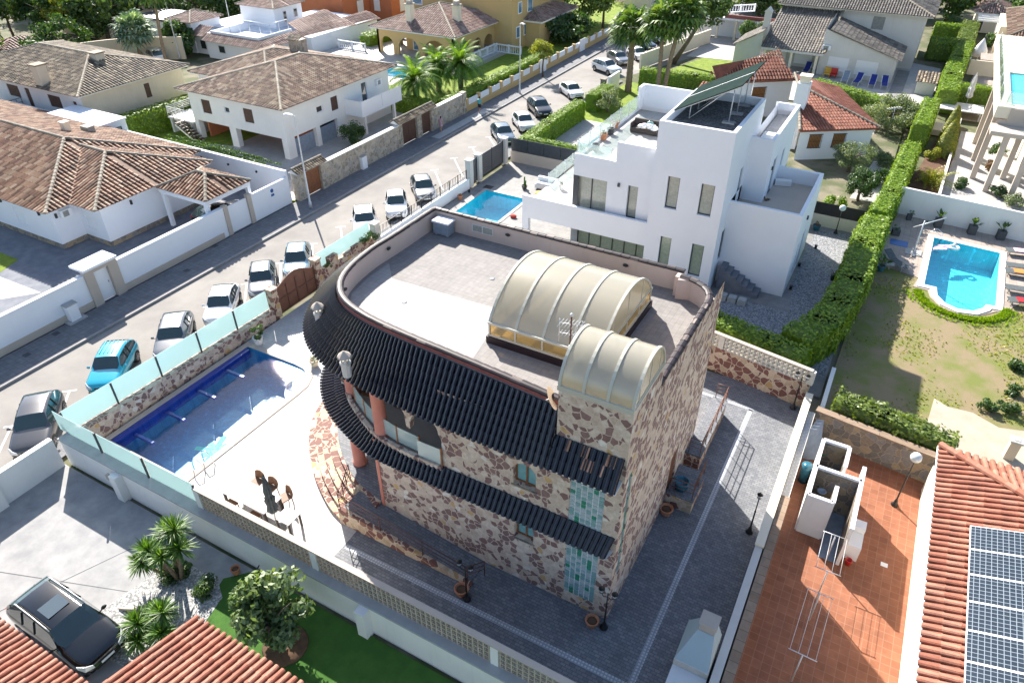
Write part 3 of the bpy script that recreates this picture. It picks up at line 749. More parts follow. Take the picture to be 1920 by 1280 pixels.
def person(x, y, h, az, label, top, bot, hair, dress=False):
 t = thing('person', (x, y, 0), label, 'person', 'people walking on the pavement', az)
 J = {'pel': (0, 0, .53), 'ch': (.01, 0, .72), 'nk': (.02, 0, .84), 'hd': (.03, 0, .90), 'ht': (.03, 0, .975),
         'lh': (0, .055, .50), 'lk': (.06, .06, .28), 'lf': (.02, .06, .045), 'lt': (.1, .065, .02), 'rh': (0, -.055, .50), 'rk': (.0, -.06, .28), 'rf': (-.12, -.06, .06), 'rt': (-.05, -.065, .015),
         'ls': (.01, .115, .80), 'le': (-.03, .15, .63), 'lw': (.04, .16, .49), 'lhd': (.06, .16, .44), 'rs': (.01, -.115, .80), 're': (.02, -.15, .63), 'rw': (.09, -.155, .50), 'rhd': (.11, -.15, .45)}
 E = [('pel', 'ch'), ('ch', 'nk'), ('nk', 'hd'), ('hd', 'ht'), ('pel', 'lh'), ('lh', 'lk'), ('lk', 'lf'), ('lf', 'lt'), ('pel', 'rh'), ('rh', 'rk'), ('rk', 'rf'), ('rf', 'rt'), ('ch', 'ls'), ('ls', 'le'), ('le', 'lw'), ('lw', 'lhd'), ('ch', 'rs'), ('rs', 're'), ('re', 'rw'), ('rw', 'rhd')]
 rad = {'pel': .085, 'ch': .085, 'nk': .03, 'hd': .052, 'ht': .045, 'lh': .055, 'lk': .036, 'lf': .022, 'lt': .02, 'rh': .055, 'rk': .036, 'rf': .022, 'rt': .02, 'ls': .04, 'le': .026, 'lw': .018, 'lhd': .02, 'rs': .04, 're': .026, 'rw': .018, 'rhd': .02}
 ks = list(J); me = bpy.data.meshes.new('body'); me.from_pydata([tuple(c*h for c in J[q]) for q in ks], [(ks.index(a), ks.index(b)) for a, b in E], [])
 o = bpy.data.objects.new('body', me); COL.objects.link(o); o.parent = t; ORG[o.name] = Vector()
 mo = o.modifiers.new('s', 'SKIN'); mo.use_smooth_shade = True
 for q, v in zip(ks, me.skin_vertices[0].data): v.radius = (rad[q]*h, rad[q]*h); v.use_root = q == 'pel'
 o.modifiers.new('d', 'SUBSURF').levels = 1; me.materials.append(M['skin'])
 ORG[t.name] = Vector()
 c = MB(); c.lathe((.01*h, 0, .55*h), [(.10*h, 0), (.095*h, .08*h), (.115*h, .2*h), (.12*h, .25*h), (.05*h, .29*h)], 12)
 for s_ in (-1, 1): c.tube([(.01*h, s_*.11*h, .80*h), ((-.01)*h, s_*.14*h, .69*h)], [.05*h, .04*h], 8)
 c.build('dress' if dress else 'shirt', top, t); b = MB()
 if dress: b.lathe((.0, 0, .34*h), [(.15*h, 0), (.12*h, .1*h), (.1*h, .22*h)], 12); b.build('skirt', top, t)
 else:
  b.lathe((0, 0, .46*h), [(.105*h, 0), (.1*h, .06*h), (.1*h, .1*h)], 12)
  for s_, kx in ((1, .04), (-1, .0)): b.tube([(0, s_*.055*h, .49*h), (kx*h, s_*.06*h, .33*h)], [.062*h, .058*h], 8)
  b.build('shorts', bot, t)
 g = MB(); g.ball((.015*h, 0, .935*h), .058*h, .056*h, .062*h, 12)
 if dress: g.ball((-.02*h, 0, .88*h), .04*h, .045*h, .08*h, 8)
 g.build('hair', hair, t); return t
# ---------------------------------------------------------------- the materials of the place
M = {}
M['ground'] = plain('earth', (.085, .10, .04), (.20, .175, .12), .35, .95, bmp=.3, lo=.45, hi=.6)
M['asphalt'] = plain('worn_asphalt', (.215, .20, .185), (.29, .272, .25), .35, .9, bmp=.4, bsc=60)
M['pave'] = brickmat('pavement_tiles', (.17, .175, .185), (.21, .21, .22), (.12, .12, .13), .3, .3, 0, .012, .85, 3, .85)
M['kerb'] = plain('kerb_stone', (.25, .245, .24), (.31, .30, .29), 2, .85)
M['roadpaint'] = plain('road_paint', (.7, .7, .68), (.55, .53, .5), 6, .7)
M['deck'] = brickmat('deck_pavers', (.155, .165, .185), (.235, .24, .25), (.11, .12, .14), .2, .12, .5, .012, .75, 5, .80)
M['sunlitdeck'] = brickmat('sunlit_deck_pavers', (.42, .41, .40), (.48, .465, .45), (.33, .32, .31), .3, .2, .5, .01, .7, 2, .92)  # the deck paver again, strong sunlight put into its paler colour
M['stripe'] = brickmat('white_border_stripe', (.55, .57, .6), (.52, .54, .57), (.3, .32, .35), .12, .12, 0, .03, .7)
M['roofpave'] = brickmat('roof_pavers', (.235, .22, .21), (.262, .246, .235), (.2, .187, .18), .22, .22, 0, .012, .8, 4, .86)
M['roofpave2'] = brickmat('roof_pavers_pale', (.33, .315, .305), (.36, .345, .335), (.28, .27, .26), .22, .22, 0, .012, .8, 4, .93)
BR = (.23, .135, .12); CR = (.60, .48, .375); CR2 = (.68, .57, .46); OC = (.58, .38, .17)
M['stone'] = stonemat('crazy_stone_brown_cream', [(0, BR), (.25, (.27, .165, .145)), (.43, CR), (.66, CR2), (.84, (.56, .44, .34)), (.95, OC), (.97, (.75, .70, .62))], 4.1, (.60, .49, .39), .07)
M['stonelow'] = stonemat('crazy_stone_red_brown', [(0, (.20, .085, .065)), (.5, (.26, .12, .085)), (.55, (.48, .36, .24)), (.8, (.58, .45, .32)), (.95, (.5, .32, .14))], 3.0, (.56, .46, .35), .05)
M['stonegrey'] = stonemat('crazy_stone_grey_ochre', [(0, (.17, .155, .135)), (.35, (.24, .20, .15)), (.6, (.33, .26, .17)), (.85, (.22, .21, .2))], 2.6, (.34, .29, .23), .03)
M['fieldstone'] = stonemat('field_stone_wall', [(0, (.30, .26, .20)), (.3, (.42, .35, .27)), (.6, (.5, .43, .34)), (.85, (.36, .34, .31))], 3.2, (.46, .41, .34), .05)
M['plaster'] = wallmat('parapet_plaster', (.56, .45, .40), .05, .35)
M['white'] = wallmat('white_paint', (.79, .81, .845), .015, .08)
M['white2'] = wallmat('old_white_paint', (.80, .78, .74), .03, .35)
M['cream'] = wallmat('cream_render', (.78, .70, .55), .04, .35)
M['beige'] = wallmat('beige_render', (.66, .57, .44), .05, .5)
M['yellow'] = wallmat('yellow_render', (.58, .40, .18), .03, .2)
M['orange'] = wallmat('terracotta_render', (.50, .17, .075), .04, .2)
M['greyrender'] = wallmat('pale_grey_render', (.62, .60, .56), .04, .4)
M['sand'] = wallmat('sand_stone_band', (.50, .43, .36), .04, .3)
M['blacktile'] = tilemat('dark_glazed_tiles', [(0, (.005, .0045, .009)), (.9, (.014, .011, .020)), (1, (.03, .02, .025))], .26, .6)
M['worn'] = tilemat('flaking_glaze', [(0, (.012, .010, .014)), (.55, (.02, .018, .022)), (.60, (.42, .20, .12)), (1, (.62, .34, .22))], .45, .5)
M['maroon'] = plain('maroon_trim', (.22, .06, .06), (.30, .10, .09), 6, .5)
M['captile'] = tilemat('dark_cap_tiles', [(0, (.012, .008, .012)), (.82, (.03, .018, .024)), (.93, (.06, .035, .04)), (1, (.35, .28, .24))], .5, .35)
M['salmon'] = plain('salmon_column', (.58, .20, .14), (.64, .24, .17), 3, .6)
M['tile_old'] = tilemat('old_clay_tiles', [(0, (.17, .085, .05)), (.3, (.36, .18, .105)), (.65, (.55, .31, .19)), (1, (.74, .52, .36))], k=.72)
M['tile_brown'] = tilemat('brown_clay_tiles', [(0, (.17, .10, .065)), (.35, (.32, .19, .125)), (.7, (.48, .31, .205)), (1, (.68, .52, .37))], k=.74)
M['tile_red'] = tilemat('red_clay_tiles', [(0, (.42, .13, .075)), (.5, (.55, .19, .11)), (1, (.66, .28, .18))], k=.58)
M['tile_salmon'] = tilemat('salmon_clay_tiles', [(0, (.50, .17, .10)), (.5, (.62, .25, .155)), (1, (.70, .33, .22))], k=.66)
M['tile_pink'] = tilemat('pink_grey_tiles', [(0, (.33, .19, .15)), (.5, (.48, .31, .25)), (1, (.62, .45, .37))], k=.8)
M['tile_grey'] = tilemat('grey_concrete_tiles', [(0, (.13, .115, .10)), (.5, (.20, .175, .15)), (1, (.29, .26, .22))])
M['tile_dull'] = tilemat('weathered_lichen_tiles', [(0, (.09, .07, .05)), (.3, (.20, .15, .10)), (.7, (.36, .27, .18)), (1, (.58, .48, .33))], k=.8)
M['ridge_pale'] = tilemat('pale_ridge_tiles', [(0, (.46, .38, .28)), (1, (.62, .54, .42))], k=.58)
M['bark'] = plain('bark', (.10, .07, .05), (.17, .13, .09), 8, .9, bmp=.5)
M['palmbark'] = plain('palm_bark', (.17, .12, .08), (.29, .22, .15), 9, .9, bmp=.6)
M['deadleaf'] = leafmat('dead_leaves', [(0, (.13, .07, .03)), (1, (.28, .17, .08))], .2)
M['leaf'] = leafmat('green_leaves', [(0, (.025, .06, .012)), (.6, (.06, .125, .02)), (1, (.12, .2, .035))])
M['hedge'] = leafmat('hedge_leaves', [(0, (.07, .14, .006)), (.5, (.15, .25, .008)), (1, (.28, .40, .02))])
M['hedgeolive'] = leafmat('hedge_leaves_dull', [(0, (.05, .08, .012)), (.5, (.12, .18, .02)), (1, (.22, .28, .05))])
M['olive'] = leafmat('olive_leaves', [(0, (.08, .11, .055)), (.5, (.17, .22, .11)), (1, (.32, .37, .21))])
M['pine'] = leafmat('pine_needles', [(0, (.025, .055, .010)), (.6, (.07, .13, .02)), (1, (.18, .24, .04))])
M['dark'] = leafmat('dark_leaves', [(0, (.018, .05, .01)), (.6, (.045, .10, .018)), (1, (.12, .2, .035))])
M['lime'] = leafmat('yellow_green_leaves', [(0, (.10, .14, .01)), (.5, (.24, .27, .015)), (1, (.42, .40, .03))], .4)
M['fig'] = leafmat('fig_leaves', [(0, (.05, .10, .03)), (.5, (.12, .19, .06)), (1, (.26, .33, .14))])
M['palmleaf'] = leafmat('palm_leaves', [(0, (.03, .08, .010)), (.5, (.09, .19, .018)), (1, (.22, .34, .04))])
M['fanleaf'] = leafmat('fan_palm_leaves', [(0, (.03, .08, .015)), (.5, (.09, .17, .03)), (1, (.22, .30, .06))])
M['blueleaf'] = leafmat('blue_green_palm_leaves', [(0, (.05, .10, .06)), (.5, (.14, .22, .14)), (1, (.32, .40, .30))])
M['yucca'] = leafmat('yucca_leaves', [(0, (.03, .08, .01)), (.5, (.08, .18, .02)), (1, (.18, .30, .05))])
M['grass'] = plain('lawn_grass', (.11, .19, .010), (.22, .28, .02), 1.6, .95, bmp=.8, bsc=90)
M['turf'] = plain('artificial_turf', (.035, .11, .012), (.055, .15, .018), 2.2, .95, bmp=.6, bsc=120)
M['drylawn'] = plain('dry_lawn', (.25, .195, .11), (.16, .18, .04), .55, .95, bmp=.8, bsc=60, lo=.42, hi=.62)
M['soil'] = plain('soil', (.09, .05, .03), (.16, .09, .05), 4, .95)
M['redsoil'] = plain('red_garden_soil', (.085, .04, .02), (.13, .07, .04), 2, .95)
def gravelmat(name, a, b_, sc=22):
 m, n, b = new_mat(name); b.inputs['Roughness'].default_value = .9
 v = n.nodes.new('ShaderNodeTexVoronoi'); v.inputs['Scale'].default_value = sc; co = coords(n); n.links.new(co, v.inputs['Vector'])
 s_ = n.nodes.new('ShaderNodeSeparateColor'); n.links.new(v.outputs['Color'], s_.inputs[0])
 c = ramp(n, s_.outputs[0], [(0, a), (1, b_)]); d = ramp(n, v.outputs['Distance'], [(.3, (1, 1, 1)), (.75, (.45, .45, .45))])
 n.links.new(mix(n, 1.0, c, d, 'MULTIPLY'), b.inputs['Base Color']); bump(n, b, v.outputs['Distance'], -.8, .03); return m
M['gravelwhite'] = gravelmat('white_gravel', (.34, .34, .34), (.62, .62, .60), 14)
M['gravelgrey'] = gravelmat('grey_gravel', (.22, .23, .25), (.42, .42, .44), 12)
M['gravelroof'] = gravelmat('roof_gravel', (.12, .12, .12), (.28, .265, .25), 10)
M['concrete'] = plain('stamped_concrete', (.24, .24, .245), (.36, .355, .35), 1.3, .85, bmp=.2, lo=.3, hi=.68)
M['greyslate'] = plain('blue_grey_paving', (.13, .145, .175), (.19, .20, .225), 1.6, .85, bmp=.15)
M['slab'] = brickmat('large_grey_slabs', (.22, .215, .21), (.26, .255, .245), (.15, .15, .15), 1.0, .5, .5, .008, .7, 3, .85)
M['palepave'] = brickmat('pale_terrace_slabs', (.40, .385, .36), (.45, .43, .41), (.28, .27, .25), .5, .5, 0, .008, .7, 3, .92)
M['pinkpave'] = brickmat('pink_terrace_slabs', (.36, .30, .25), (.41, .34, .29), (.25, .2, .17), .4, .4, 0, .01, .7, 3, .88)
M['terracotta'] = brickmat('terracotta_floor', (.26, .092, .042), (.32, .12, .06), (.34, .17, .10), .32, .32, 0, .012, .7, 3, .82)
M['sandpath'] = plain('worn_concrete_path', (.36, .31, .235), (.44, .39, .31), 1.1, .9, bmp=.3, lo=.3, hi=.7)
M['woodgate'] = plain('brown_steel_gate', (.135, .052, .028), (.18, .075, .04), 3, .55)
M['wood'] = plain('varnished_wood', (.20, .075, .03), (.30, .12, .05), 5, .45)
M['browndoor'] = plain('brown_shutter', (.075, .035, .025), (.11, .055, .035), 5, .6)
M['honeywood'] = plain('honey_wood', (.33, .14, .04), (.42, .2, .07), 6, .6)
M['rust'] = plain('rusty_brown_rail', (.10, .04, .025), (.16, .07, .045), 8, .6)
M['black'] = plain('black_iron', (.012, .012, .013), (.02, .02, .022), 5, .45)
M['anthracite'] = plain('anthracite_metal', (.035, .042, .052), (.05, .058, .068), 4, .5)
M['galv'] = plain('galvanised_steel', (.55, .56, .57), (.66, .67, .68), 6, .45, metal=.3)
M['steel'] = plain('stainless_steel', (.72, .73, .75), None, rough=.2, metal=1)
M['lampwhite'] = plain('lamp_white', (.82, .83, .85), None, rough=.4)
M['lensglass'] = plain('lamp_glass', (.55, .58, .6), None, rough=.15)
M['globe'] = plain('opal_globe', (.62, .68, .66), (.72, .76, .74), 3, .25)
M['pane'] = plain('window_glass', (.035, .045, .05), None, rough=.04, spec=.9)
M['curtain'] = plain('curtained_glass', (.33, .35, .30), (.42, .44, .38), 9, .12, spec=.7)
M['curtaingreen'] = plain('green_curtained_glass', (.23, .29, .22), (.30, .36, .28), 9, .1, spec=.7)
M['tealpane'] = plain('teal_frosted_glass', (.18, .40, .42), (.24, .48, .48), 4, .15, spec=.7)
M['bluepane'] = plain('blue_window_glass', (.10, .22, .32), None, rough=.06, spec=.8)
M['glassfence'] = glassmat('green_glass_panel', (.68, .83, .82), .20, .08, .3)
M['clearglass'] = glassmat('clear_glass', (.85, .93, .92), .85, .03, .6)
M['vault'] = glassmat('bronze_polycarbonate', (.60, .555, .42), .14, .25, 1.0)
M['amberglass'] = glassmat('amber_glass', (.68, .52, .24), .55, .1, .5)
M['vaultrib'] = plain('pale_vault_rib', (.50, .49, .41), None, rough=.4)
M['blkg'] = plain('glass_block_green', (.03, .25, .14), None, rough=.15, spec=.8)
M['blkt'] = plain('glass_block_teal', (.22, .38, .36), None, rough=.12, spec=.8)
M['blkp'] = plain('glass_block_pale', (.42, .50, .50), None, rough=.12, spec=.8)
M['joint'] = plain('white_joint', (.72, .74, .74), None)
M['blockwall'] = plain('pierced_concrete', (.42, .35, .27), (.52, .45, .36), 3, .9)
M['blockpale'] = plain('pierced_concrete_pale', (.58, .54, .47), (.70, .66, .58), 3, .9)
M['coping'] = plain('coping_slab', (.36, .36, .35), (.43, .425, .41), 2, .8)
M['capstone'] = brickmat('cap_blocks', (.27, .19, .13), (.33, .24, .17), (.16, .12, .09), 9, .42, 0, .014, .85, 4, .85)
M['clay'] = plain('clay_pot', (.45, .18, .09), (.55, .25, .13), 6, .8)
M['potwhite'] = plain('white_pot', (.74, .74, .72), None, rough=.5)
M['potdark'] = plain('dark_pot', (.045, .05, .055), (.07, .075, .08), 6, .6)
M['potgrey'] = plain('grey_pot', (.25, .25, .23), (.33, .33, .3), 6, .8)
M['potblue'] = plain('glazed_blue_pot', (.02, .10, .16), (.03, .15, .2), 5, .25)
M['tabletop'] = plain('pale_table_top', (.28, .27, .265), (.33, .32, .31), 2, .5)
M['fabricdark'] = plain('dark_grey_cloth', (.06, .075, .08), (.10, .115, .12), 6, .85)
M['fabricwhite'] = plain('white_cloth', (.74, .73, .72), (.8, .8, .79), 4, .9)
M['plasticgrey'] = plain('blue_grey_plastic', (.20, .24, .30), (.26, .31, .37), 4, .5)
M['rattan'] = plain('dark_rattan', (.045, .035, .032), (.07, .055, .05), 20, .7)
M['brownplastic'] = plain('brown_woven_chair', (.16, .075, .035), (.23, .11, .055), 14, .6)
M['solar'] = None
def solarmat(name, base, cw=.16, ch=.16, line=(.35, .42, .5), ms=.012, rot=0):
 m, n, b = new_mat(name); b.inputs['Roughness'].default_value = .3; b.inputs['Specular IOR Level'].default_value = .25
 t = n.nodes.new('ShaderNodeTexBrick'); t.offset = 0; t.inputs['Scale'].default_value = 1; t.inputs['Brick Width'].default_value = cw; t.inputs['Row Height'].default_value = ch
 t.inputs['Mortar Size'].default_value = ms; t.inputs['Color1'].default_value = (*base, 1); t.inputs['Color2'].default_value = (*tuple(v*1.25 for v in base), 1); t.inputs['Mortar'].default_value = (*line, 1)
 n.links.new(coords(n), t.inputs['Vector']); n.links.new(t.outputs[0], b.inputs['Base Color']); return m
M['solar'] = solarmat('solar_cells', (.016, .026, .040), .157, .157, (.22, .26, .30), .010)
M['solar2'] = plain('solar_film', (.022, .037, .034), (.03, .046, .043), 2, .9, spec=0)
M['tyre'] = plain('tyre_rubber', (.015, .015, .015), None, rough=.85)
M['rim'] = plain('alloy_rim', (.5, .5, .52), None, rough=.3, metal=.8)
M['blacktrim'] = plain('black_plastic_trim', (.012, .012, .013), None, rough=.6)
M['carglass'] = plain('car_glass', (.03, .055, .055), None, rough=.03, spec=1.0, coat=.6)
M['headlight'] = plain('headlight_lens', (.55, .57, .58), None, rough=.08, spec=.9, coat=1)
M['taillight'] = plain('tail_light_lens', (.45, .02, .02), None, rough=.12, coat=1)
M['sunroof'] = plain('tinted_sunroof', (.05, .075, .09), None, rough=.04, spec=1, coat=1)
def paint(name, c, metal=.0, rough=.28): return plain(name, c, None, rough=rough, metal=metal, coat=1, spec=.5)
M['skin'] = plain('skin', (.45, .26, .18), None, rough=.6)
M['shirtteal'] = plain('teal_shirt', (.10, .42, .42), None); M['shortsblack'] = plain('black_shorts', (.02, .02, .025), None)
M['dresspink'] = plain('mauve_dress', (.42, .26, .30), (.5, .36, .38), 20); M['hairdark'] = plain('dark_hair', (.03, .02, .015), None)
M['water'] = watermat('pool_water', (.93, .99, 1)); M['waterblue'] = watermat('pool_water_deep', (.9, .97, 1)); M['watercyan'] = watermat('pool_water_cyan', (.9, .99, 1))
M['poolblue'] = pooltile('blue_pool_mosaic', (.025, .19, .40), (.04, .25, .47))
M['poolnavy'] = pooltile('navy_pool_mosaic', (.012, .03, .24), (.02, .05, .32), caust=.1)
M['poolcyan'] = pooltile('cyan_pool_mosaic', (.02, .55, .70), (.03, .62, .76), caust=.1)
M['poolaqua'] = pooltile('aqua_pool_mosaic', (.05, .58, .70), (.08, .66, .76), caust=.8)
M['motif'] = plain('turquoise_mosaic_motif', (.10, .55, .50), (.2, .68, .55), 9); M['motifyellow'] = plain('green_gold_mosaic', (.30, .42, .22), (.12, .40, .38), 7)
M['red'] = plain('red_plastic', (.5, .02, .02), None, rough=.4); M['orangep'] = plain('orange_towel', (.75, .22, .04), None); M['bluecloth'] = plain('blue_sunbed_cloth', (.015, .03, .22), None, rough=.8)
M['pink'] = plain('pink_float', (.75, .25, .40), (.85, .7, .75), 9, .4); M['yellowp'] = plain('yellow_cushion', (.65, .38, .06), None)
M['signblue'] = plain('blue_sign', (.02, .12, .35), None, rough=.4); M['redplate'] = plain('red_plate', (.45, .04, .03), None)
# ---------------------------------------------------------------- the ground, streets, pavements and yards
def arcpts(cx, cy, r, a0, a1, n): return [(cx+r*math.cos(R(a0+(a1-a0)*i/n)), cy+r*math.sin(R(a0+(a1-a0)*i/n))) for i in range(n+1)]
POOL1 = [(-28.0, 12.0), (-23.1, 12.0), (-23.0, 18.6)]+[(-23.1+.05, 19.6), (-23.4, 20.15), (-24.0, 20.5)]+[(-27.9, 20.5)]
POOL1 = [(-28.0, 12.0), (-23.05, 12.0), (-22.95, 18.7), (-22.98, 19.4), (-23.25, 20.0), (-23.8, 20.4), (-24.5, 20.5), (-27.9, 20.45)]
POOL2 = [(-27.3, 40.4), (-23.6, 40.3), (-23.6, 44.6), (-26.4, 44.8)]
POOL2 = rect(-27.1, 40.0, -23.55, 44.7)
POOL3 = [(4.05, 45.75), (4.95, 45.75)]+[(5.0, 44.9), (5.35, 44.2), (5.95, 43.8), (6.7, 43.8), (7.2, 44.2), (7.35, 44.85), (7.95, 44.95), (8.2, 52.5), (4.2, 52.9)]
POOL3 = [(4.05, 45.6), (4.75, 45.6), (4.85, 44.6), (5.3, 43.85), (6.0, 43.5), (6.8, 43.7), (7.3, 44.35), (7.45, 44.85), (7.95, 44.9), (8.2, 52.5), (4.2, 52.85)]
POOL4 = rect(-24.2, 56.0, -21.3, 61.5)
POOL5 = rect(-56.5, 66.5, -51.0, 69.3)
def grow(p, d):
 if area(p) > 0: p = p[::-1]
 m = MB(); return [tuple(v) for v in cap_loop(m, p, 0, 1, d)]
HOLES = [grow(p, .07) for p in (POOL1, POOL2, POOL3, POOL4, POOL5)]
g = MB(); g.sheet(rect(-320, -60, 260, 420), -.14, holes=HOLES); struct('ground', g, M['ground'])
g = MB(); g.sheet([(-36.3, -30), (-30.1, -30), (-30.1, 78), (-28, 84), (-24, 96), (-20, 118), (-28, 160), (-36.3, 160)], -.13); struct('road', g, M['asphalt'])
g = MB(); g.sheet(rect(-38.7, -30, -36.42, 150), .0); struct('pavement', g, M['pave'])
g = MB(); g.box(-36.42, -30, -.14, -36.3, 150, .004); g.box(-30.1, -30, -.14, -29.98, 78, .004); struct('kerb', g, M['kerb'])
g = MB(); g.sheet(rect(-29.98, -30, -28.92, 78), .0); struct('pavement_near', g, M['pave'])
g = MB()
for y in range(4, 62, 3):
 a = Vector((-30.15, y+.2, 0)); d = Vector((-.68, .73, 0))*4.4; x = Vector((.73, .68, 0))*.05
 q = [a-x, a+x, a+d+x, a+d-x]; g.add([(p.x, p.y, -.126) for p in q], [(0, 1, 2, 3)], 0, .5)
 e = a+d; x2 = d.normalized()*.05; t2 = Vector((.73, .68, 0))*.35; g.add([(p.x, p.y, -.122) for p in (e-x2-t2, e-x2+t2, e+x2+t2, e+x2-t2)], [(0, 1, 2, 3)], 0, .5)
struct('parking_lines', g, M['roadpaint'])
g = MB(); g.box(-37.6, 52.5, .0, -36.7, 62, .012); struct('pale_pavement_strip', g, M['coping'])
def yard(name, poly, mat, z=0.0, holes=()):
 g = MB(); g.prism(poly, -.135, z, holes=holes); return struct(name, g, M[mat])
yard('deck', [(-28.3, 10.75), (-14.6, 10.75), (-14.6, 13.0), (-15.6, 24.6), (-17.6, 30.9), (-28.3, 32.5)], 'sunlitdeck', 0, [HOLES[0]])
yard('paved_yard', [(-14.6, 10.75), (-.36, 10.75), (-.36, 30.5), (-17.6, 30.9), (-15.6, 24.6), (-14.6, 13.0)], 'deck')
g = MB()
for a, b, w_ in (((-14.5, 12.62), (-2.6, 12.7), .22), ((-2.6, 12.62), (-2.5, 28.6), .22), ((-2.38, 28.6), (-9, 28.9), .2)):
 a = Vector((*a, 0)); b = Vector((*b, 0)); d = (b-a).normalized(); x = Vector((d.y, -d.x, 0))*w_/2; g.add([(p.x, p.y, .004) for p in (a-x, a+x, b+x, b-x)], [(0, 1, 2, 3)], 0, .5)
struct('border_stripe', g, M['stripe'])
yard('driveway', [(-28.6, -12), (-16.75, -12), (-16.75, 6.2), (-17.6, 9.2), (-16.8, 10.04), (-28.6, 10.04)], 'concrete', -.01)
g = MB()
for a, b in (((-28.3, 4.2), (-19.9, 7.2)), ((-24.6, 2), (-21.2, 10)), ((-20.3, 6.1), (-19.9, 8.2))): g.bar((*a, -.008), (*b, -.008), .03, .006)
struct('driveway_joints', g, M['anthracite'])
yard('gravel_bed', [(-20.45, 6.0), (-19.9, 8.9), (-17.9, 9.15), (-17.0, 8.6), (-16.6, 6.9), (-16.7, 5.2), (-18.5, 5.0)], 'gravelwhite', .012)
yard('turf', [(-16.75, -12), (0, -12), (0, 10.04), (-16.8, 10.04), (-17.6, 9.2), (-16.75, 6.2)], 'turf', .0)
yard('terrace_floor', [(.36, 8), (5.8, 8), (5.8, 28.2), (.1, 28.6), (.1, 8)], 'terracotta', .0)
yard('dry_lawn', [(.45, 28.9), (12, 28.9), (12, 58), (1.0, 58)], 'drylawn', -.02, [HOLES[2]])
yard('pool_terrace', [(1.0, 47.2), (3.7, 46.4), (3.45, 45.1), (4.3, 45.0), (4.5, 44.2), (5.1, 43.3), (6.0, 42.95), (7.0, 43.2), (7.6, 43.9), (8.0, 44.35), (8.4, 44.4), (9.2, 46), (14, 46.0), (14, 54.9), (1.2, 55.9)], 'pinkpave', .012, [HOLES[2]])
yard('neighbour_yard', [(-28.3, 33.0), (.3, 31.2), (.3, 50.9), (-28.3, 50.9)], 'slab', .0, [HOLES[1]])
g = MB(); g.sheet([(-9, 33.2), (.2, 33.0), (.2, 38.2), (-4.4, 38.4), (-9, 38)], .006); g.sheet([(-2.6, 38.3), (.2, 38.3), (.2, 50.5), (-3.2, 50.5), (-3.2, 42)], .006); struct('gravel', g, M['gravelgrey'])
yard('side_yard', [(-28.3, 51.1), (-19.2, 51.1), (-19.2, 63.8), (-28.3, 63.8)], 'palepave', .0, [HOLES[3]])
yard('garden_soil', [(-14, 51.1), (.3, 51.1), (.3, 76), (-14, 77)], 'ground', .0)
yard('lawn', [(-19.2, 51.1), (-14.01, 51.1), (-14.01, 77), (-28.3, 78), (-28.3, 63.8), (-19.2, 63.8)], 'grass', .0)
g = MB(); g.sheet([(-1.9, 57), (.1, 57), (.2, 66), (-1.2, 66)], .006); g.sheet([(-8.5, 76.6), (-2, 73), (-2, 76)], .005); struct('pale_garden_paving', g, M['palepave'])
g = MB(); g.sheet([(-24.5, 70.6), (-11, 68.9), (-11, 70.3), (-24.5, 72)], .006); struct('garden_path', g, M['palepave'])
yard('upper_lawn', [(-27, 80), (-14.5, 80), (-14.5, 93), (-24, 92)], 'grass', .0)
yard('upper_terrace', [(-26, 92.1), (-14.4, 93.1), (-14.4, 80), (2.2, 80), (2.2, 101), (-26, 112)], 'palepave', -.02)
yard('left_yard', [(-82, 8), (-38.9, 8), (-38.9, 35.6), (-82, 35.6)], 'greyslate', .0)
g = MB(); g.sheet([(-52, 15.3), (-45.8, 15.3), (-43.2, 18.4), (-52, 18.2)], .006); struct('pale_yard_strip', g, M['palepave'])
g = MB(); g.sheet([(-56, 18.6), (-47.8, 18.6), (-48.4, 20.2), (-56, 20.2)], .012); struct('small_lawn', g, M['grass'])
yard('middle_lawn', [(-66, 35.9), (-38.9, 35.9), (-38.9, 57), (-66, 57)], 'grass', .0)
g = MB(); g.sheet([(-52, 36), (-39, 36), (-39, 56.8), (-52, 56.8), (-52, 42), (-55, 41), (-55, 40)], .006); struct('carport_floor', g, M['palepave'])
yard('yellow_house_lawn', [(-58, 57.3), (-38.9, 57.3), (-38.9, 120), (-58, 120)], 'grass', .0, [HOLES[4]])
g = MB(); g.prism([(-66, 69.5), (-46.2, 69.5), (-46.2, 98), (-66, 98)], 0, .45); struct('raised_terrace', g, M['palepave'])
g = MB(); g.sheet(rect(-66, 57.3, -58, 98), -.02); g.sheet([(-58, 64), (-50.8, 64), (-50.8, 66.4), (-56.6, 66.4), (-56.6, 69.4), (-58, 69.4)], .006); struct('pool_surround', g, M['palepave'])
yard('planted_strip', [(1.3, 55.8), (3.9, 55.8), (5.0, 75), (3.2, 75)], 'redsoil', .0)
yard('right_terrace', [(3.95, 55.8), (16, 55.2), (16, 78), (5.1, 78)], 'palepave', .0)
yard('far_right_yard', [(4.2, 82), (18, 82), (22, 116), (7, 116)], 'pinkpave', .0)
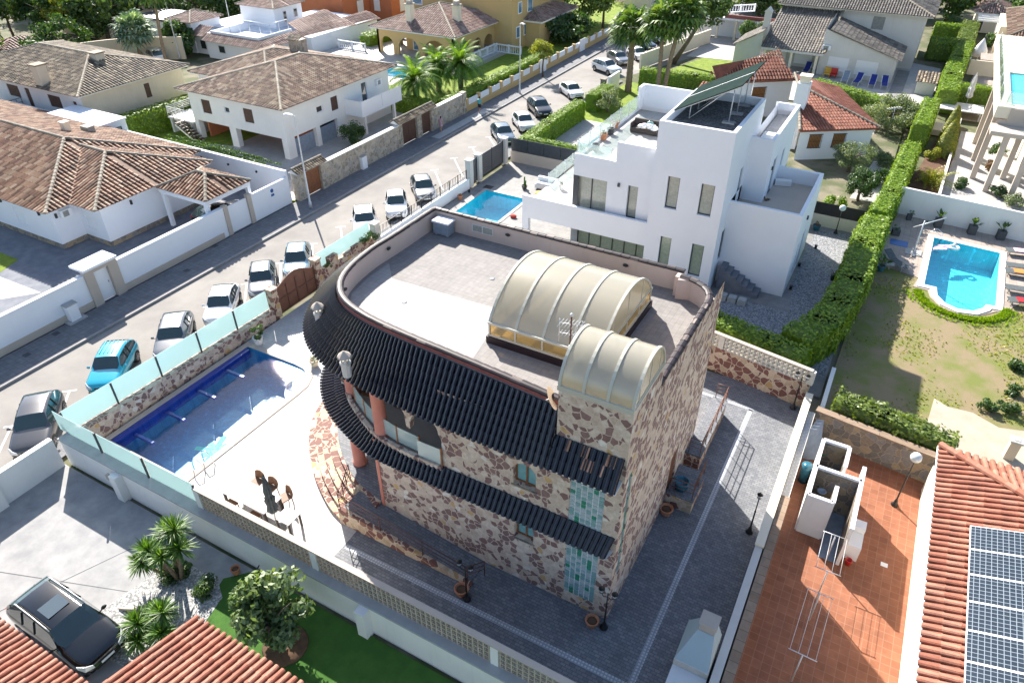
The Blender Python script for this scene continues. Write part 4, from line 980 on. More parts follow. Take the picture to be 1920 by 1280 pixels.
# pools: a real basin, tiles, a little water below the rim
def pool(poly, depth, tmat, wmat, label, cop=None, copw=.35, zc=.02, zw=-.10, steps=None, floor=None, bandmat=None):
 t = thing('swimming_pool', (sum(p[0] for p in poly)/len(poly), sum(p[1] for p in poly)/len(poly), 0), label, 'pool')
 b = MB(); n = len(poly)
 if area(poly) < 0: poly = poly[::-1]
 for i in range(n):
  a, c = poly[i], poly[(i+1) % n]; b.quad((a[0], a[1], -depth), (a[0], a[1], zc-.005), (c[0], c[1], zc-.005), (c[0], c[1], -depth))
 b.sheet(poly, -depth); bo = b.build('basin', tmat, t)
 w_ = MB(); w_.sheet(poly, zw); w_.build('water', wmat, t)
 if cop:
  c = MB(); P2 = [Vector(p) for p in poly]; cap_loop(c, [tuple(p) for p in poly[::-1]], zc-.03, zc+.015, copw); c.build('coping', cop, t)
 return t, bo
# ================================================================ THE STONE HOUSE
def catmull(pts, n):
 pts = [Vector(p) for p in pts]; q = [2*pts[0]-pts[1]]+pts+[2*pts[-1]-pts[-2]]; out = []
 for i in range(1, len(q)-2):
  for k in range(n):
   t = k/n; a, b, c, d = q[i-1:i+3]
   out.append(.5*((2*b)+(c-a)*t+(2*a-5*b+4*c-d)*t*t+(3*b-a-3*c+d)*t**3))
 out.append(pts[-1]); return out
def resample(pts, step):
 L = [0]
 for i in range(1, len(pts)): L.append(L[-1]+(pts[i]-pts[i-1]).length)
 n = max(2, round(L[-1]/step)); out = []; j = 0
 for k in range(n+1):
  s_ = L[-1]*k/n
  while j < len(L)-2 and L[j+1] < s_: j += 1
  t = (s_-L[j])/max(1e-9, L[j+1]-L[j]); out.append((pts[j].lerp(pts[j+1], min(1, t)), j+min(1, t)))
 return out
def curved_tiles(mb, low, high, step, rows, amp=.075, m=0, seg=4, patch=None, base_m=0):
 "low / high: matching 3-d polylines (eave and top); barrel tiles run between them"
 pr = resample(low, step); hi = high
 def hp(t): j = min(int(t), len(hi)-2); return hi[j].lerp(hi[j+1], t-j)
 P0 = [p for p, t in pr]; P1 = [hp(t) for p, t in pr]
 for i in range(len(P0)-1):
  a, b, c, d = P0[i], P0[i+1], P1[i+1], P1[i]
  mb.add([a, b, c, d], [(0, 1, 2, 3)], base_m, .05)
  nn = (b-a).cross(d-a).normalized()
  if nn.z < 0: nn = -nn
  for k in range(rows):
   t0 = k/rows-(.03 if k == 0 else 0); t1 = (k+1)/rows; vs = []
   for t, lift, ws in ((t0, .045, 1.0), (t1, .0, .9)):
    l = a.lerp(d, t); r = b.lerp(c, t);
    for s_ in range(seg+1):
     an = math.pi*s_/seg; u = .5-math.cos(an)*.37*ws; q = l.lerp(r, u)+nn*(lift+math.sin(an)*amp*min(1, (r-l).length/.2)); vs.append(q)
   K = seg+1; mm = m
   if patch and patch(a.lerp(d, (t0+t1)/2)): mm = 1
   mb.add(vs, [(s_, s_+1, K+s_+1, K+s_) for s_ in range(seg)]+[tuple(range(seg, -1, -1))], mm, None)
def zed(pts, z): return [Vector((p[0], p[1], z)) for p in pts]
house = thing('stone_house', (-11, 19.5, 0), 'large brown and cream crazy stone house with curved dark tiled eaves and flat paved roof', 'house')
ZR, ZP = 8.05, 8.97
CURVE = [(-6.6, 15.05), (-9.7, 15.32), (-12.9, 15.58), (-14.9, 15.85), (-16.26, 16.34), (-17.15, 17.16), (-17.63, 18.3), (-17.83, 19.93), (-17.76, 21.6), (-17.72, 24.57)]
CV = [tuple(p) for p in catmull([Vector((*p, 0)) for p in CURVE], 5)]; CV = [(p[0], p[1]) for p in CV]
NE = [(-5.82, 24.55)]
NEC = [(-5.82, 24.15), (-5.3, 24.1), (-4.8, 23.85), (-4.45, 23.5), (-4.24, 23.0)]
# solid lower storey, upper storey walls and slabs
b = MB()
S0 = Face((-14.2, 14.65), (-4.24, 14.65)); E0 = Face((-4.24, 14.65), (-4.24, 24.57))
def ux(x): return x+14.2
GB1 = (ux(-5.99), ux(-4.8), .55, 3.62); GB2 = (ux(-5.99), ux(-4.8), 4.35, 6.55)
AW1 = (ux(-8.08), ux(-7.22), 5.04, 6.12); AW2 = (ux(-8.02), ux(-7.26), 2.32, 3.3)
S0.wall(b, 0, 4.3, [GB1, AW2], .3)
us = Face((-10.95, 14.65), (-4.24, 14.65)); sh = lambda h: (h[0]-3.25, h[1]-3.25, h[2], h[3])
us.wall(b, 4.3, 7.98, [sh(GB2), sh(AW1)], .3)
EG = (.42, .72, 1.9, 6.95); ED = (6.1, 7.1, .5, 2.7)
E0.wall(b, 0, ZP-.06, [EG, ED], .12)
b.quad((-14.2, 18.4, 0), (-14.2, 14.65, 0), (-14.2, 14.65, 4.3), (-14.2, 18.4, 4.3), 0, .5)
b.quad((-17.4, 18.4, 0), (-14.2, 18.4, 0), (-14.2, 18.4, 4.3), (-17.4, 18.4, 4.3), 0, .5)
b.quad((-17.4, 24.57, 0), (-17.4, 18.4, 0), (-17.4, 18.4, 4.3), (-17.4, 24.57, 4.3), 0, .5)
b.quad((-4.24, 24.57, 0), (-17.4, 24.57, 0), (-17.4, 24.57, ZR), (-4.24, 24.57, ZR), 0, .5)
b.box(-10.95, 14.66, 4.3, -10.75, 16.6, 7.4); b.box(-17.3, 16.6, 4.3, -10.75, 16.8, 7.4)
# tower block
b.quad((-6.56, 14.65, 7.98), (-4.24, 14.65, 7.98), (-4.24, 14.65, 9.72), (-6.56, 14.65, 9.72)); b.quad((-6.56, 17.25, ZR), (-6.56, 14.65, ZR-.3), (-6.56, 14.65, 9.72), (-6.56, 17.25, 9.72))
b.quad((-4.24, 17.25, ZR), (-6.56, 17.25, ZR), (-6.56, 17.25, 9.72), (-4.24, 17.25, 9.72)); b.quad((-4.24, 14.65, ZP-.06), (-4.24, 17.25, ZP-.06), (-4.24, 17.25, 9.72), (-4.24, 14.65, 9.72))
b.build('wall', M['stone'], house)
b = MB(); b.box(-14.16, 14.62, .05, -14.02, 14.649, 4.3); b.build('corner_trim', M['salmon'], house)
# slabs
BAL = catmull([Vector(p+(0,)) for p in [(-10.95, 14.66), (-12.4, 14.66), (-13.85, 14.82), (-14.95, 15.25), (-16.4, 16.1), (-17.3, 17.2), (-17.8, 18.5), (-18.0, 20.0), (-18.0, 22.5)]], 5)
BP = [(p.x, p.y) for p in BAL]
b = MB(); b.prism(BP+[(-18, 24.5), (-10.95, 24.5)], 4.02, 4.3); b.build('balcony_floor', M['coping'], house)
b = MB(); cap_loop(b, BP[::-1], 4.0, 4.5, .16 if False else -.0 or .16, 0, False);
bc = MB(); cap_loop(bc, BP, 4.305, 4.5, -.0+.16, 0, False); bc.build('balcony_curb', M['stone'], house)
SL = CV+[(-5.82, 24.57), (-4.26, 24.57), (-4.26, 15.07), (-6.6, 15.0)]
b = MB(); b.prism(SL, 7.42, ZR-.004); b.build('roof_slab', M['plaster'], house)
RF = [(p[0], p[1]) for p in CV]+[(-5.82, 24.57)]+NEC+[(-4.26, 17.25), (-6.58, 17.25), (-6.58, 15.05)]
b = MB(); b.sheet([(p[0]*.999, p[1]) for p in RF], ZR); b.build('roof_floor', M['roofpave'], house)
bl_ = [P(x, y, ZR) for x, y in ((735, 522), (945, 582), (877, 688))]
b = MB(); b.sheet([(p.x, p.y) for p in bl_]+[(-11.5, 15.85), (-13.5, 15.95), (-15.4, 16.25), (-16.6, 16.95), (-17.2, 17.9), (-17.42, 19.2), (-17.4, 20.6)], ZR+.004)
b.build('pale_roof_paving', M['roofpave2'], house)  # paler paving patch over the west part of the roof floor
# drains
for q in ((-15.0, 18.4, ZR+.005), (-12.9, 21.6, ZR+.001)): b = MB(); b.lathe(q, [(.1, 0), (.1, .012), (.06, .015)], 14); b.build('roof_drain', M['plasticgrey'], house)
# parapet
PAR = CV+[(-5.82, 24.57)]
b = MB(); cap_loop(b, PAR[::-1], ZR+.002, ZP-.05, .2, 0, False)
cap_loop(b, [(-4.26, 17.3), (-4.26, 23.0)]+NEC[::-1][1:]+[(-5.82, 24.15)], ZR+.002, ZP-.05, .2, 0, False); b.box(-6.02, 23.95, ZR+.002, -5.8, 24.37, ZP-.051)
pw = b.build('parapet', M['plaster'], house)
cp = MB()
def capline(poly, off):
 pts = [Vector((*p, 0)) for p in poly]; rs = [p for p, t in resample(pts, .38)]
 for i in range(len(rs)-1):
  d = rs[i+1]-rs[i]; x = Vector((d.y, -d.x, 0)).normalized(); c = rs[i]-x*off; e = rs[i+1]-x*off; z0 = ZP-.045+rnd.uniform(-.004, .004)
  vs = []
  for q, k in ((c-d*.03, 1.06), (e, .94)):
   for s_ in range(7):
    an = math.pi*s_/6; vs.append(q+x*(-math.cos(an)*.145*k)+Vector((0, 0, z0+math.sin(an)*.095*k)))
  cp.add(vs, [(s_, s_+1, 8+s_, 7+s_) for s_ in range(6)]+[(6, 5, 4, 3, 2, 1, 0), tuple(range(7, 14))], 0)
capline(PAR[::-1], .1); capline([(-4.26, 17.3), (-4.26, 23.0)]+NEC[::-1][1:], .1); cp.build('parapet_cap', M['captile'], house)
mr = MB(); cap_loop(mr, [tuple(p) for p in CV], 8.78, 8.92, .03, 0, False); mr.build('maroon_band', M['maroon'], house)
# upper curved eave
up_pairs = [((-6.6, 15.0), (-6.6, 14.0)), ((-9.7, 15.26), (-9.7, 14.02)), ((-12.9, 15.52), (-12.7, 14.2)), ((-14.9, 15.79), (-15.3, 14.55)), ((-16.3, 16.28), (-17.15, 15.25)),
   ((-17.2, 17.1), (-18.55, 16.5)), ((-17.7, 18.25), (-19.45, 18.1)), ((-17.9, 19.9), (-19.9, 19.5)), ((-17.83, 21.6), (-20.1, 21.3)), ((-17.8, 24.4), (-20.0, 24.4))]
hi = catmull([Vector((*a, 8.74)) for a, c in up_pairs], 4); lo = catmull([Vector((*c, 7.1)) for a, c in up_pairs], 4)
et = MB(); curved_tiles(et, lo, hi, .205, 6, .062)
lo2 = [Vector((-4.3, 14.0, 7.1)), Vector((-6.6, 14.0, 7.1))]; hi2 = [Vector((-4.3, 14.64, 7.98)), Vector((-6.6, 14.64, 7.98))]
curved_tiles(et, lo2, hi2, .205, 3, .062, patch=lambda p: p.z > 7.25 and math.sin(p.x*9.1)+math.sin(p.x*4.3+p.z*9) > .2 and rnd.random() < .8)
et.build('upper_eave', [M['blacktile'], M['worn']], house)
sf = MB()
for i in range(len(lo)-1): sf.quad(lo[i]-Vector((0, 0, .05)), lo[i+1]-Vector((0, 0, .05)), Vector((hi[i+1].x, hi[i+1].y+.02, 7.04)), Vector((hi[i].x, hi[i].y+.02, 7.04)))
sf.box(-6.6, 14.02, 7.02, -4.3, 14.64, 7.06); sf.build('soffit', M['white2'], house)
# lower curved eave
lw = [((-4.3, 14.64), (-4.42, 14.2)), ((-9.2, 14.64), (-9.2, 14.16)), ((-12.4, 14.64), (-12.4, 14.18)), ((-13.85, 14.80), (-14.0, 14.25)), ((-14.95, 15.23), (-15.35, 14.62)), ((-16.4, 16.08), (-17.15, 15.45)),
      ((-17.32, 17.18), (-18.6, 16.75)), ((-17.82, 18.48), (-19.4, 18.3)), ((-18.02, 20.0), (-19.75, 20.1)), ((-18.02, 22.4), (-19.8, 22.4))]
hi = catmull([Vector((*a, 4.42)) for a, c in lw], 4); lo = catmull([Vector((*c, 3.82)) for a, c in lw], 4)
et = MB(); curved_tiles(et, lo, hi, .205, 2, .062); et.build('lower_eave', M['blacktile'], house)
sf = MB()
for i in range(len(lo)-1): sf.quad(lo[i]-Vector((0, 0, .05)), lo[i+1]-Vector((0, 0, .05)), Vector((hi[i+1].x, hi[i+1].y, 3.78)), Vector((hi[i].x, hi[i].y, 3.78)))
sf.build('soffit', M['white2'], house)
# columns
for x, y, z0, z1, r in ((-16.35, 15.95, .8, 4.05, .27), (-13.95, 14.98, 4.3, 7.42, .26), (-16.5, 16.35, 4.3, 7.42, .26), (-17.7, 19.2, .8, 4.05, .27), (-17.72, 18.9, 4.3, 7.42, .26)):
 c = MB(); c.lathe((x, y, z0), [(r*1.15, 0), (r*1.15, .1), (r, .14), (r*.97, z1-z0-.12), (r*1.15, z1-z0-.08), (r*1.15, z1-z0)], 20); c.build('column', M['salmon'], house)
# balcony glass rail
gr = MB(); pp = MB(); st = resample([Vector((p[0], p[1], 0)) for p in BP], 1.02)
gp = [p for p, t in st]
for i in range(len(gp)-1):
 d = (gp[i+1]-gp[i]).normalized(); n_ = Vector((-d.y, d.x, 0)); n_ = n_ if n_.y > 0 or n_.x > 0 else -n_
 a = gp[i]+n_*.08+d*.04; c = gp[i+1]+n_*.08-d*.04
 gr.bar((a.x, a.y, 4.92), (c.x, c.y, 4.92), .02, .74); pp.bar((gp[i].x+n_.x*.08, gp[i].y+n_.y*.08, 4.5), (gp[i].x+n_.x*.08, gp[i].y+n_.y*.08, 5.36), .06, .06)
gr.build('glass_rail', M['glassfence'], house); pp.build('rail_posts', M['wood'], house)
# arched screen over the balcony
ar = MB(); pts = [(-10.96, 7.42), (-13.7, 7.42), (-13.7, 6.95)]
pts += [(-13.1+.62*math.cos(R(a)), 6.1+.62*math.sin(R(a))) for a in range(150, -1, -15)]+[(-12.45, 5.62), (-12.3, 5.62)]
pts += [(-11.66+.6*math.cos(R(a)), 5.9+.62*math.sin(R(a))) for a in range(180, -1, -15)]+[(-10.96, 5.7)]
loop = [Vector((p[0], p[1], 0)) for p in pts]; tr = tessellate_polygon([loop]); n = len(pts)
vs = [(p[0], 14.652, p[1]) for p in pts]+[(p[0], 14.9, p[1]) for p in pts]
ar.add(vs, [tuple(t) for t in tr]+[tuple(i+n for i in t) for t in tr]+[(i, (i+1) % n, (i+1) % n+n, i+n) for i in range(n)]); ar.build('arched_screen', M['stone'], house)
for x0, x1 in ((-12.3, -11.4), (-14.6, -13.6), (-16.2, -15.2)):
 d = MB(); d.box(x0, 16.5, 4.3, x1, 16.59, 6.4); d.lathe(((x0+x1)/2, 16.55, 6.39), [((x1-x0)/2, 0), (.3, .25), (.01, .4)], 14); do = d.build('door', M['wood'], house)
 d = MB(); d.box(x0+.12, 16.48, 4.5, (x0+x1)/2-.04, 16.5, 6.2); d.box((x0+x1)/2+.04, 16.48, 4.5, x1-.12, 16.5, 6.2); d.build('pane', M['pane'], do)
# arched windows in the south wall
for fc, h in ((us, sh(AW1)), (S0, AW2)):
 w_ = fc.window(house, h, 'glass', M['wood'], M['tealpane'], .24, 1, M['stonegrey'], 'arched_window')
 s_ = MB(); a, c, z0, z1 = h; r = (c-a)/2; um = (a+c)/2; K = 8
 for sg in (-1, 1):
  pts = [(um+sg*r, z1)]+[(um+sg*r*math.sin(R(90*i/K)), z1-.40+.40*math.cos(R(90*i/K))) for i in range(K+1)]
  vs = [fc.p(u, z, dd) for dd in (0, .22) for u, z in pts]; n = len(pts)
  tr = tessellate_polygon([[Vector((p[0], p[1], 0)) for p in pts]])
  s_.add(vs, [tuple(t) for t in tr]+[(i, (i+1) % n, (i+1) % n+n, i+n) for i in range(n)])
 s_.build('arch', M['stone'], w_)
# glass block panels
for fc, h in ((S0, GB1), (us, sh(GB2))):
 fr = MB(); fc.box(fr, h[0], h[1], h[2], h[3], .03, .1); fo = fr.build('glass_block_panel', M['joint'], house); bl = MB(); nc = 6; nr = round((h[3]-h[2])/.17)
 for i in range(nc):
  for j in range(nr):
   cw = (h[1]-h[0])/nc; chh = (h[3]-h[2])/nr; q = rnd.random()
   band = math.sin(i*1.1+j*.9)+math.sin(i*2.3-j*.7); mm = 0 if band > 1.15 else (1 if q < .5 else 2)
   fc.box(bl, h[0]+i*cw+.02, h[0]+(i+1)*cw-.02, h[2]+j*chh+.018, h[2]+(j+1)*chh-.018, .005, .06, mm)
 bl.build('glass_blocks', [M['blkg'], M['blkt'], M['blkp']], fo)
fr = MB(); E0.box(fr, EG[0], EG[1], EG[2], EG[3], .04, .1); fo = fr.build('glass_block_strip', M['joint'], house); bl = MB()
for j in range(27):
 for i in range(2): E0.box(bl, EG[0]+.02+i*.14, EG[0]+.14+i*.14, EG[2]+.02+j*.186, EG[2]+.17+j*.186, .02, .07, rnd.choice((0, 1, 1, 2)))
bl.build('glass_blocks', [M['blkg'], M['blkt'], M['blkp']], fo)
E0.window(house, ED, 'shutter', M['wood'], None, .1, 1, name='side_door')
# terrace, round steps and ramp
CX, CY = -14.6, 19.5
RING = [(-21.35, 21.5), (-21.25, 19.6), (-20.9, 18.1), (-20.3, 17.0), (-19.3, 15.85), (-17.95, 14.72), (-16.4, 13.8), (-15.35, 13.45)]
RC = [(p.x, p.y) for p in catmull([Vector((*p, 0)) for p in RING], 4)]
t = thing('round_steps', (-17.5, 16, 0), 'curved flight of low crazy stone steps round the terrace of the stone house', 'steps')
for k in range(5):
 f = 1-.052*k; pl = [(CX+(x-CX)*f, CY+(y-CY)*f) for x, y in RC]
 f2 = 1-.052*(k+1); pi = [(CX+(x-CX)*f2, CY+(y-CY)*f2) for x, y in RC]
 s_ = MB(); s_.prism(pl+(pi[::-1] if k < 4 else [(-14.25, 14.3), (-14.25, 21)]), 0, .16*(k+1)-.004*k); s_.build('step', M['stonelow'], t)
s_ = MB(); s_.prism([(CX+(x-CX)*.77, CY+(y-CY)*.77) for x, y in RC]+[(-14.21, 14.64), (-14.21, 18.38), (-17.42, 18.38), (-17.42, 21.4)], .7, .806); s_.build('terrace_floor', M['deck'], t)
ramp_ = thing('stone_ramp', (-12.5, 14, 0), 'sloping ramp with stone side and brown metal railing along the stone house', 'ramp')
s_ = MB(); A = (-15.3, 13.62); B = (-9.4, 13.62)
vs = [(-15.35, 13.60, 0), (-9.3, 13.60, 0), (-9.3, 14.645, 0), (-15.35, 14.645, 0), (-15.35, 13.60, .80), (-9.3, 13.60, .02), (-9.3, 14.645, .02), (-15.35, 14.645, .80)]
s_.add(vs, [(0, 3, 2, 1), (4, 5, 6, 7), (2, 3, 7, 6), (3, 0, 4, 7)]); s_.build('ramp_floor', M['deck'], ramp_)
s_ = MB(); vs = [(-15.45, 13.42, 0), (-9.2, 13.42, 0), (-9.2, 13.598, 0), (-15.45, 13.598, 0), (-15.45, 13.42, .92), (-9.2, 13.42, .10), (-9.2, 13.598, .10), (-15.45, 13.598, .92)]
s_.add(vs, [(0, 3, 2, 1), (4, 5, 6, 7), (2, 3, 7, 6), (3, 0, 4, 7), (0, 1, 5, 4), (1, 2, 6, 5)]); s_.build('ramp_side', M['stonelow'], ramp_)
railing(ramp_, [(-16.1, 15.0, .8), (-15.5, 13.9, .9), (-15.4, 13.5, .9)], .85, 3, .8, .016, M['rust'], 'top_railing')
railing(ramp_, [(-15.4, 13.5, .9), (-9.4, 13.5, .1), (-9.0, 14.1, .02)], .85, 3, 1.9, .016, M['rust'], 'ramp_railing')
# east landings
for (x1, y0, y1, zt, lab) in ((-3.1, 20.8, 22.6, .75, 'low stone landing with brown railing by the side door of the stone house'), (-3.55, 23.3, 27.6, .9, 'long stone landing with brown railing at the back corner of the stone house')):
 t = thing('stone_landing', (-3.7, (y0+y1)/2, 0), lab, 'landing'); s_ = MB(); s_.box(-4.23, y0, 0, x1, y1, zt-.06); s_.build('base', M['stonelow'], t)
 s_ = MB(); s_.box(-4.23, y0-.02, zt-.058, x1+.03, y1+.02, zt); s_.build('floor', M['deck'], t)
 railing(t, [(-4.1, y0+.05, zt), (x1-.05, y0+.05, zt), (x1-.05, y1-.05, zt)]+([(-4.1, y1-.05, zt)] if y0 > 23 else []), .85, 3, .9, .016, M['rust'], 'railing')
t = thing('outdoor_barrel', (-3.75, 21.3, .75), 'round dark green tub on the side landing of the stone house', 'tub'); s_ = MB(); s_.lathe((-3.75, 21.3, .75), [(.26, 0), (.3, .3), (.32, .42), (.27, .42), (.25, .3), (.01, .28)], 18); s_.build('tub', M['potblue'], t)
# north parapet window, wall lamps
NI = Face((-5.9, 24.37), (-17.5, 24.37)); NI = Face((-17.5, 24.372), (-5.9, 24.372))
w_ = MB(); NI.box(w_, 1.95, 3.05, 8.35, 8.72, -.03, -.002); wo = w_.build('roof_window', M['galv'], house)
w_ = MB(); NI.box(w_, 2.0, 2.47, 8.39, 8.68, -.038, -.031); NI.box(w_, 2.53, 3.0, 8.39, 8.68, -.038, -.031); w_.build('pane', M['potgrey'], wo)
for u in (3.8, 9.3): l = MB(); x, y, z = NI.p(u, 8.62, -.05); l.ball((x, y, z), .13, .06, .07, 10); l.build('wall_lamp', M['black'], house)
for p in (CV[26], CV[38]): l = MB(); l.ball((p[0]+.28, p[1], 8.6), .06, .13, .07, 10); l.build('wall_lamp', M['black'], house)
# vaulted skylights
def vault(label, x0, x1, y0, y1, zb, zk, rise, ribs, base=None):
 t = thing('vaulted_skylight', ((x0+x1)/2, (y0+y1)/2, zb), label, 'skylight')
 if base: s_ = MB(); s_.box(x0-.1, y0-.1, zb-.6, x1+.1, y0+.06, zb); s_.box(x0-.1, y1-.06, zb-.6, x1+.1, y1+.1, zb); s_.box(x0-.1, y0+.061, zb-.6, x0+.06, y1-.061, zb); s_.box(x1-.06, y0+.061, zb-.6, x1+.1, y1-.061, zb); s_.build('kerb_wall', M[base], t)
 f = MB()
 for y in (y0, y1): f.bar((x0-.05, y, zb+.05), (x1+.05, y, zb+.05), .09, .09); f.bar((x0-.05, y, zk), (x1+.05, y, zk), .10, .09)
 for x in (x0, x1): f.bar((x, y0+.05, zb+.05), (x, y1-.05, zb+.05), .09, .09); f.bar((x, y0+.05, zk), (x, y1-.05, zk), .05, .06)
 if zk-zb > .2:
  for i in range(ribs+1):
   for y in (y0, y1): f.bar((x0+(x1-x0)*i/ribs, y, zb+.08), (x0+(x1-x0)*i/ribs, y, zk), .06, .07)
  for i in range(1, 4):
   for x in (x0, x1): f.bar((x, y0+(y1-y0)*i/4, zb+.08), (x, y0+(y1-y0)*i/4, zk), .05, .05)
 f.build('frame', M['vaultrib'], t)
 W = y1-y0; rad = (W*W/4+rise*rise)/(2*rise); a0 = math.asin(W/2/rad); yc = (y0+y1)/2; zc = zk+rise-rad; K = 20
 def arc(i, r): a = -a0+2*a0*i/K; return yc+math.sin(a)*r, zc+math.cos(a)*r
 for q in range(ribs+1):
  s_ = MB(); x = x0+(x1-x0)*q/ribs
  vs = []
  for i in range(K+1):
   for xx, rr in ((-.045, rad-.03), (.045, rad-.03), (.045, rad+.035), (-.045, rad+.035)): y, z = arc(i, rr); vs.append((x+xx, y, z))
  s_.add(vs, [(i*4+k, i*4+(k+1) % 4, i*4+4+(k+1) % 4, i*4+4+k) for i in range(K) for k in range(4)]); s_.build('rib', M['vaultrib'], t)
 s_ = MB(); vs = []
 for i in range(K+1): y, z = arc(i, rad); vs += [(x0, y, z), (x1, y, z)]
 s_.add(vs, [(2*i, 2*i+1, 2*i+3, 2*i+2) for i in range(K)], 0, .5, True); s_.build('vault_sheet', M['vault'], t)
 for x in (x0, x1): s_ = MB(); s_.add([(x, *arc(i, rad-.02)) for i in range(K+1)], [tuple(range(K+1))]); s_.build('end_pane', M['vault'], t)
 if zk-zb > .2:
  s_ = MB()
  for y in (y0, y1): s_.quad((x0, y, zb+.09), (x1, y, zb+.09), (x1, y, zk-.04), (x0, y, zk-.04))
  for x in (x0, x1): s_.quad((x, y0, zb+.09), (x, y1, zb+.09), (x, y1, zk-.04), (x, y0, zk-.04))
  s_.build('side_pane', M['amberglass'], t)
 m_ = MB()
 for x in (x0, x1):
  for i in (5, 10, 15): y, z = arc(i, rad-.02); m_.bar((x+.0, y, zk), (x, y, z), .03, .03)
 m_.build('mullions', M['vaultrib'], t)
 return t
vault('large bronze tinted barrel skylight with five pale ribs on the stone house roof', -10.75, -6.55, 17.75, 22.7, ZR+.28, 8.88, 1.35, 4, 'captile')
vault('smaller bronze barrel skylight on top of the stone tower of the house', -6.56, -4.28, 14.68, 17.25, 9.72, 9.86, 1.15, 3)
b = MB(); b.box(-8.4, 18.0, ZR+.01, -7.2, 22.4, ZR+.3); b.box(-10.4, 18, ZR+.01, -9.2, 22.4, ZR+.22); tag(b.build('stairwell_blocks', M['beige']), 'ochre stair walls seen through the large roof skylight', 'stair wall')
# roof things
t = thing('television_antenna', (-7.7, 17.45, ZR), 'brown television antenna mast in front of the large roof skylight', 'antenna'); m_ = MB(); x, y = -7.45, 17.35; H_ = 2.45
m_.tube([(x, y, ZR), (x, y, ZR+H_)], .03, 8); m_.build('mast', M['rust'], t); a = MB()
for z, L_ in ((H_*.86, .55), (H_*.70, .4)):
 a.tube([(x-.35, y-.1, ZR+z), (x+.35, y+.1, ZR+z)], .012, 5)
 for i in range(7): px = x-.33+.11*i; a.tube([(px, y-.1+.03*i-L_/2, ZR+z), (px, y-.1+.03*i+L_/2, ZR+z)], .008, 4)
for s_ in (-1, 1): a.tube([(x+s_*.36, y+s_*.1, ZR+H_*.55), (x+s_*.36, y+s_*.1, ZR+H_*.92)], .018, 5)
a.ball((x, y, ZR+H_), .06); a.ball((x+.03, y-.05, ZR+H_*.5), .07, .07, .1); a.build('elements', M['galv'], t)
t = thing('satellite_dish', (-6.95, 14.95, 8.9), 'small beige satellite dish at the foot of the stone tower', 'satellite dish'); d = MB(); n = Vector((.55, .25, .3)).normalized()*1; c = Vector((-6.95, 14.9, 9.05)); x = n.orthogonal().normalized(); y = n.cross(x)
vs = [c]; K = 18
for r_, dp in ((.2, .02), (.38, .08)):
 for i in range(K): a = 6.283*i/K; vs.append(c+(x*math.cos(a)+y*math.sin(a))*r_+n*dp)
d.add(vs, [(0, 1+i, 1+(i+1) % K) for i in range(K)]+[(1+i, 1+K+i, 1+K+(i+1) % K, 1+(i+1) % K) for i in range(K)], 0, .5, True); d.build('dish', M['beige'], t)
d = MB(); d.tube([c-n*.02, c-n*.12, (-6.95, 15.05, 8.75)], .02, 6); d.tube([c-y*.36+n*.08, c+n*.4], .01, 5); d.ball(c+n*.4, .04); d.build('bracket', M['galv'], t)
for (px, py, s_, lab) in ((648, 683, 1.0, 'pale ornamental tiled chimney on the dark eave, the one lit by the sun'), (598, 590, .95, 'pale ornamental chimney on the dark eave nearest the brown gate')):
 p = P(px, py, 7.95); t = thing('chimney', p, lab, 'chimney', 'ornamental chimneys on the dark tiled eave'); c = MB(); z = 7.45
 c.lathe((p.x, p.y, z), [(.16, 0), (.17, .5), (.20, .52), (.20, .62), (.15, .66)], 8, smooth=False); c.build('stack', M['greyrender'], t); c = MB()
 for i in range(4): a = R(45+90*i); c.obox((p.x+.12*math.cos(a), p.y+.12*math.sin(a)), a, .06, .06, z+.66, z+.84)
 c.build('vent_posts', M['cream'], t); c = MB(); c.lathe((p.x, p.y, z+.84), [(.26, 0), (.24, .05), (.12, .16), (.02, .24)], 8, smooth=False); c.ball((p.x+.17, p.y-.08, z+.6), .06); c.build('cap', M['sand'], t)
t = thing('storage_box', (-16.8, 24.0, ZR), 'blue grey plastic storage box in the corner of the flat roof', 'storage box'); c = MB(); c.box(-17.25, 23.75, ZR+.05, -16.45, 24.25, ZR+.62); c.build('body', M['plasticgrey'], t); c = MB(); c.box(-17.3, 23.7, ZR+.621, -16.4, 24.3, ZR+.7); c.box(-17.2, 23.8, ZR+.005, -17.1, 24.2, ZR+.05); c.box(-16.6, 23.8, ZR+.005, -16.5, 24.2, ZR+.05); c.build('lid', M['lampwhite'], t)
c = MB(); c.box(-8.75, 15.35, ZR+.01, -7.9, 15.6, ZR+.28); c.box(-8.8, 15.32, ZR+.281, -7.85, 15.63, ZR+.32); tag(c.build('roof_cabinet', M['lampwhite']), 'low white metal box by the parapet of the flat roof', 'cabinet')
# ================================================================ main property: walls, gate, pool, furniture
pt, bo = pool(POOL1, 1.35, M['poolblue'], M['waterblue'], 'long blue mosaic swimming pool beside the street wall of the stone house', M['sand'], .32)
b = MB()
b.box(-27.96, 12.02, -.5, -27.62, 20.3, .0+.012)
b.build('navy_ledge', M['poolnavy'], pt)
for y in (12.9, 14.7, 16.6, 18.5):
 b = MB(); b.box(-27.6, y, -.3, -26.3, y+.13, -.14); b.build('navy_bar', M['poolnavy'], pt)
for k in range(4):
 b = MB(); a = [(-23.0+math.cos(R(a_))*(.5+.42*k), 20.45+math.sin(R(a_))*(.5+.42*k)) for a_ in range(180, 271, 10)]
 b.prism(a+[(-23.1, 20.38)], -1.34+.001*k, -.28-.24*k); so = b.build('step', M['poolblue'], pt)
 b = MB(); pts = [(x, y, -.27-.24*k) for x, y in a]; b.tube(pts, .035, 6); b.build('step_edge', M['joint'], so)
mo = MB(); c = Vector((-24.6, 14.7, -1.34))
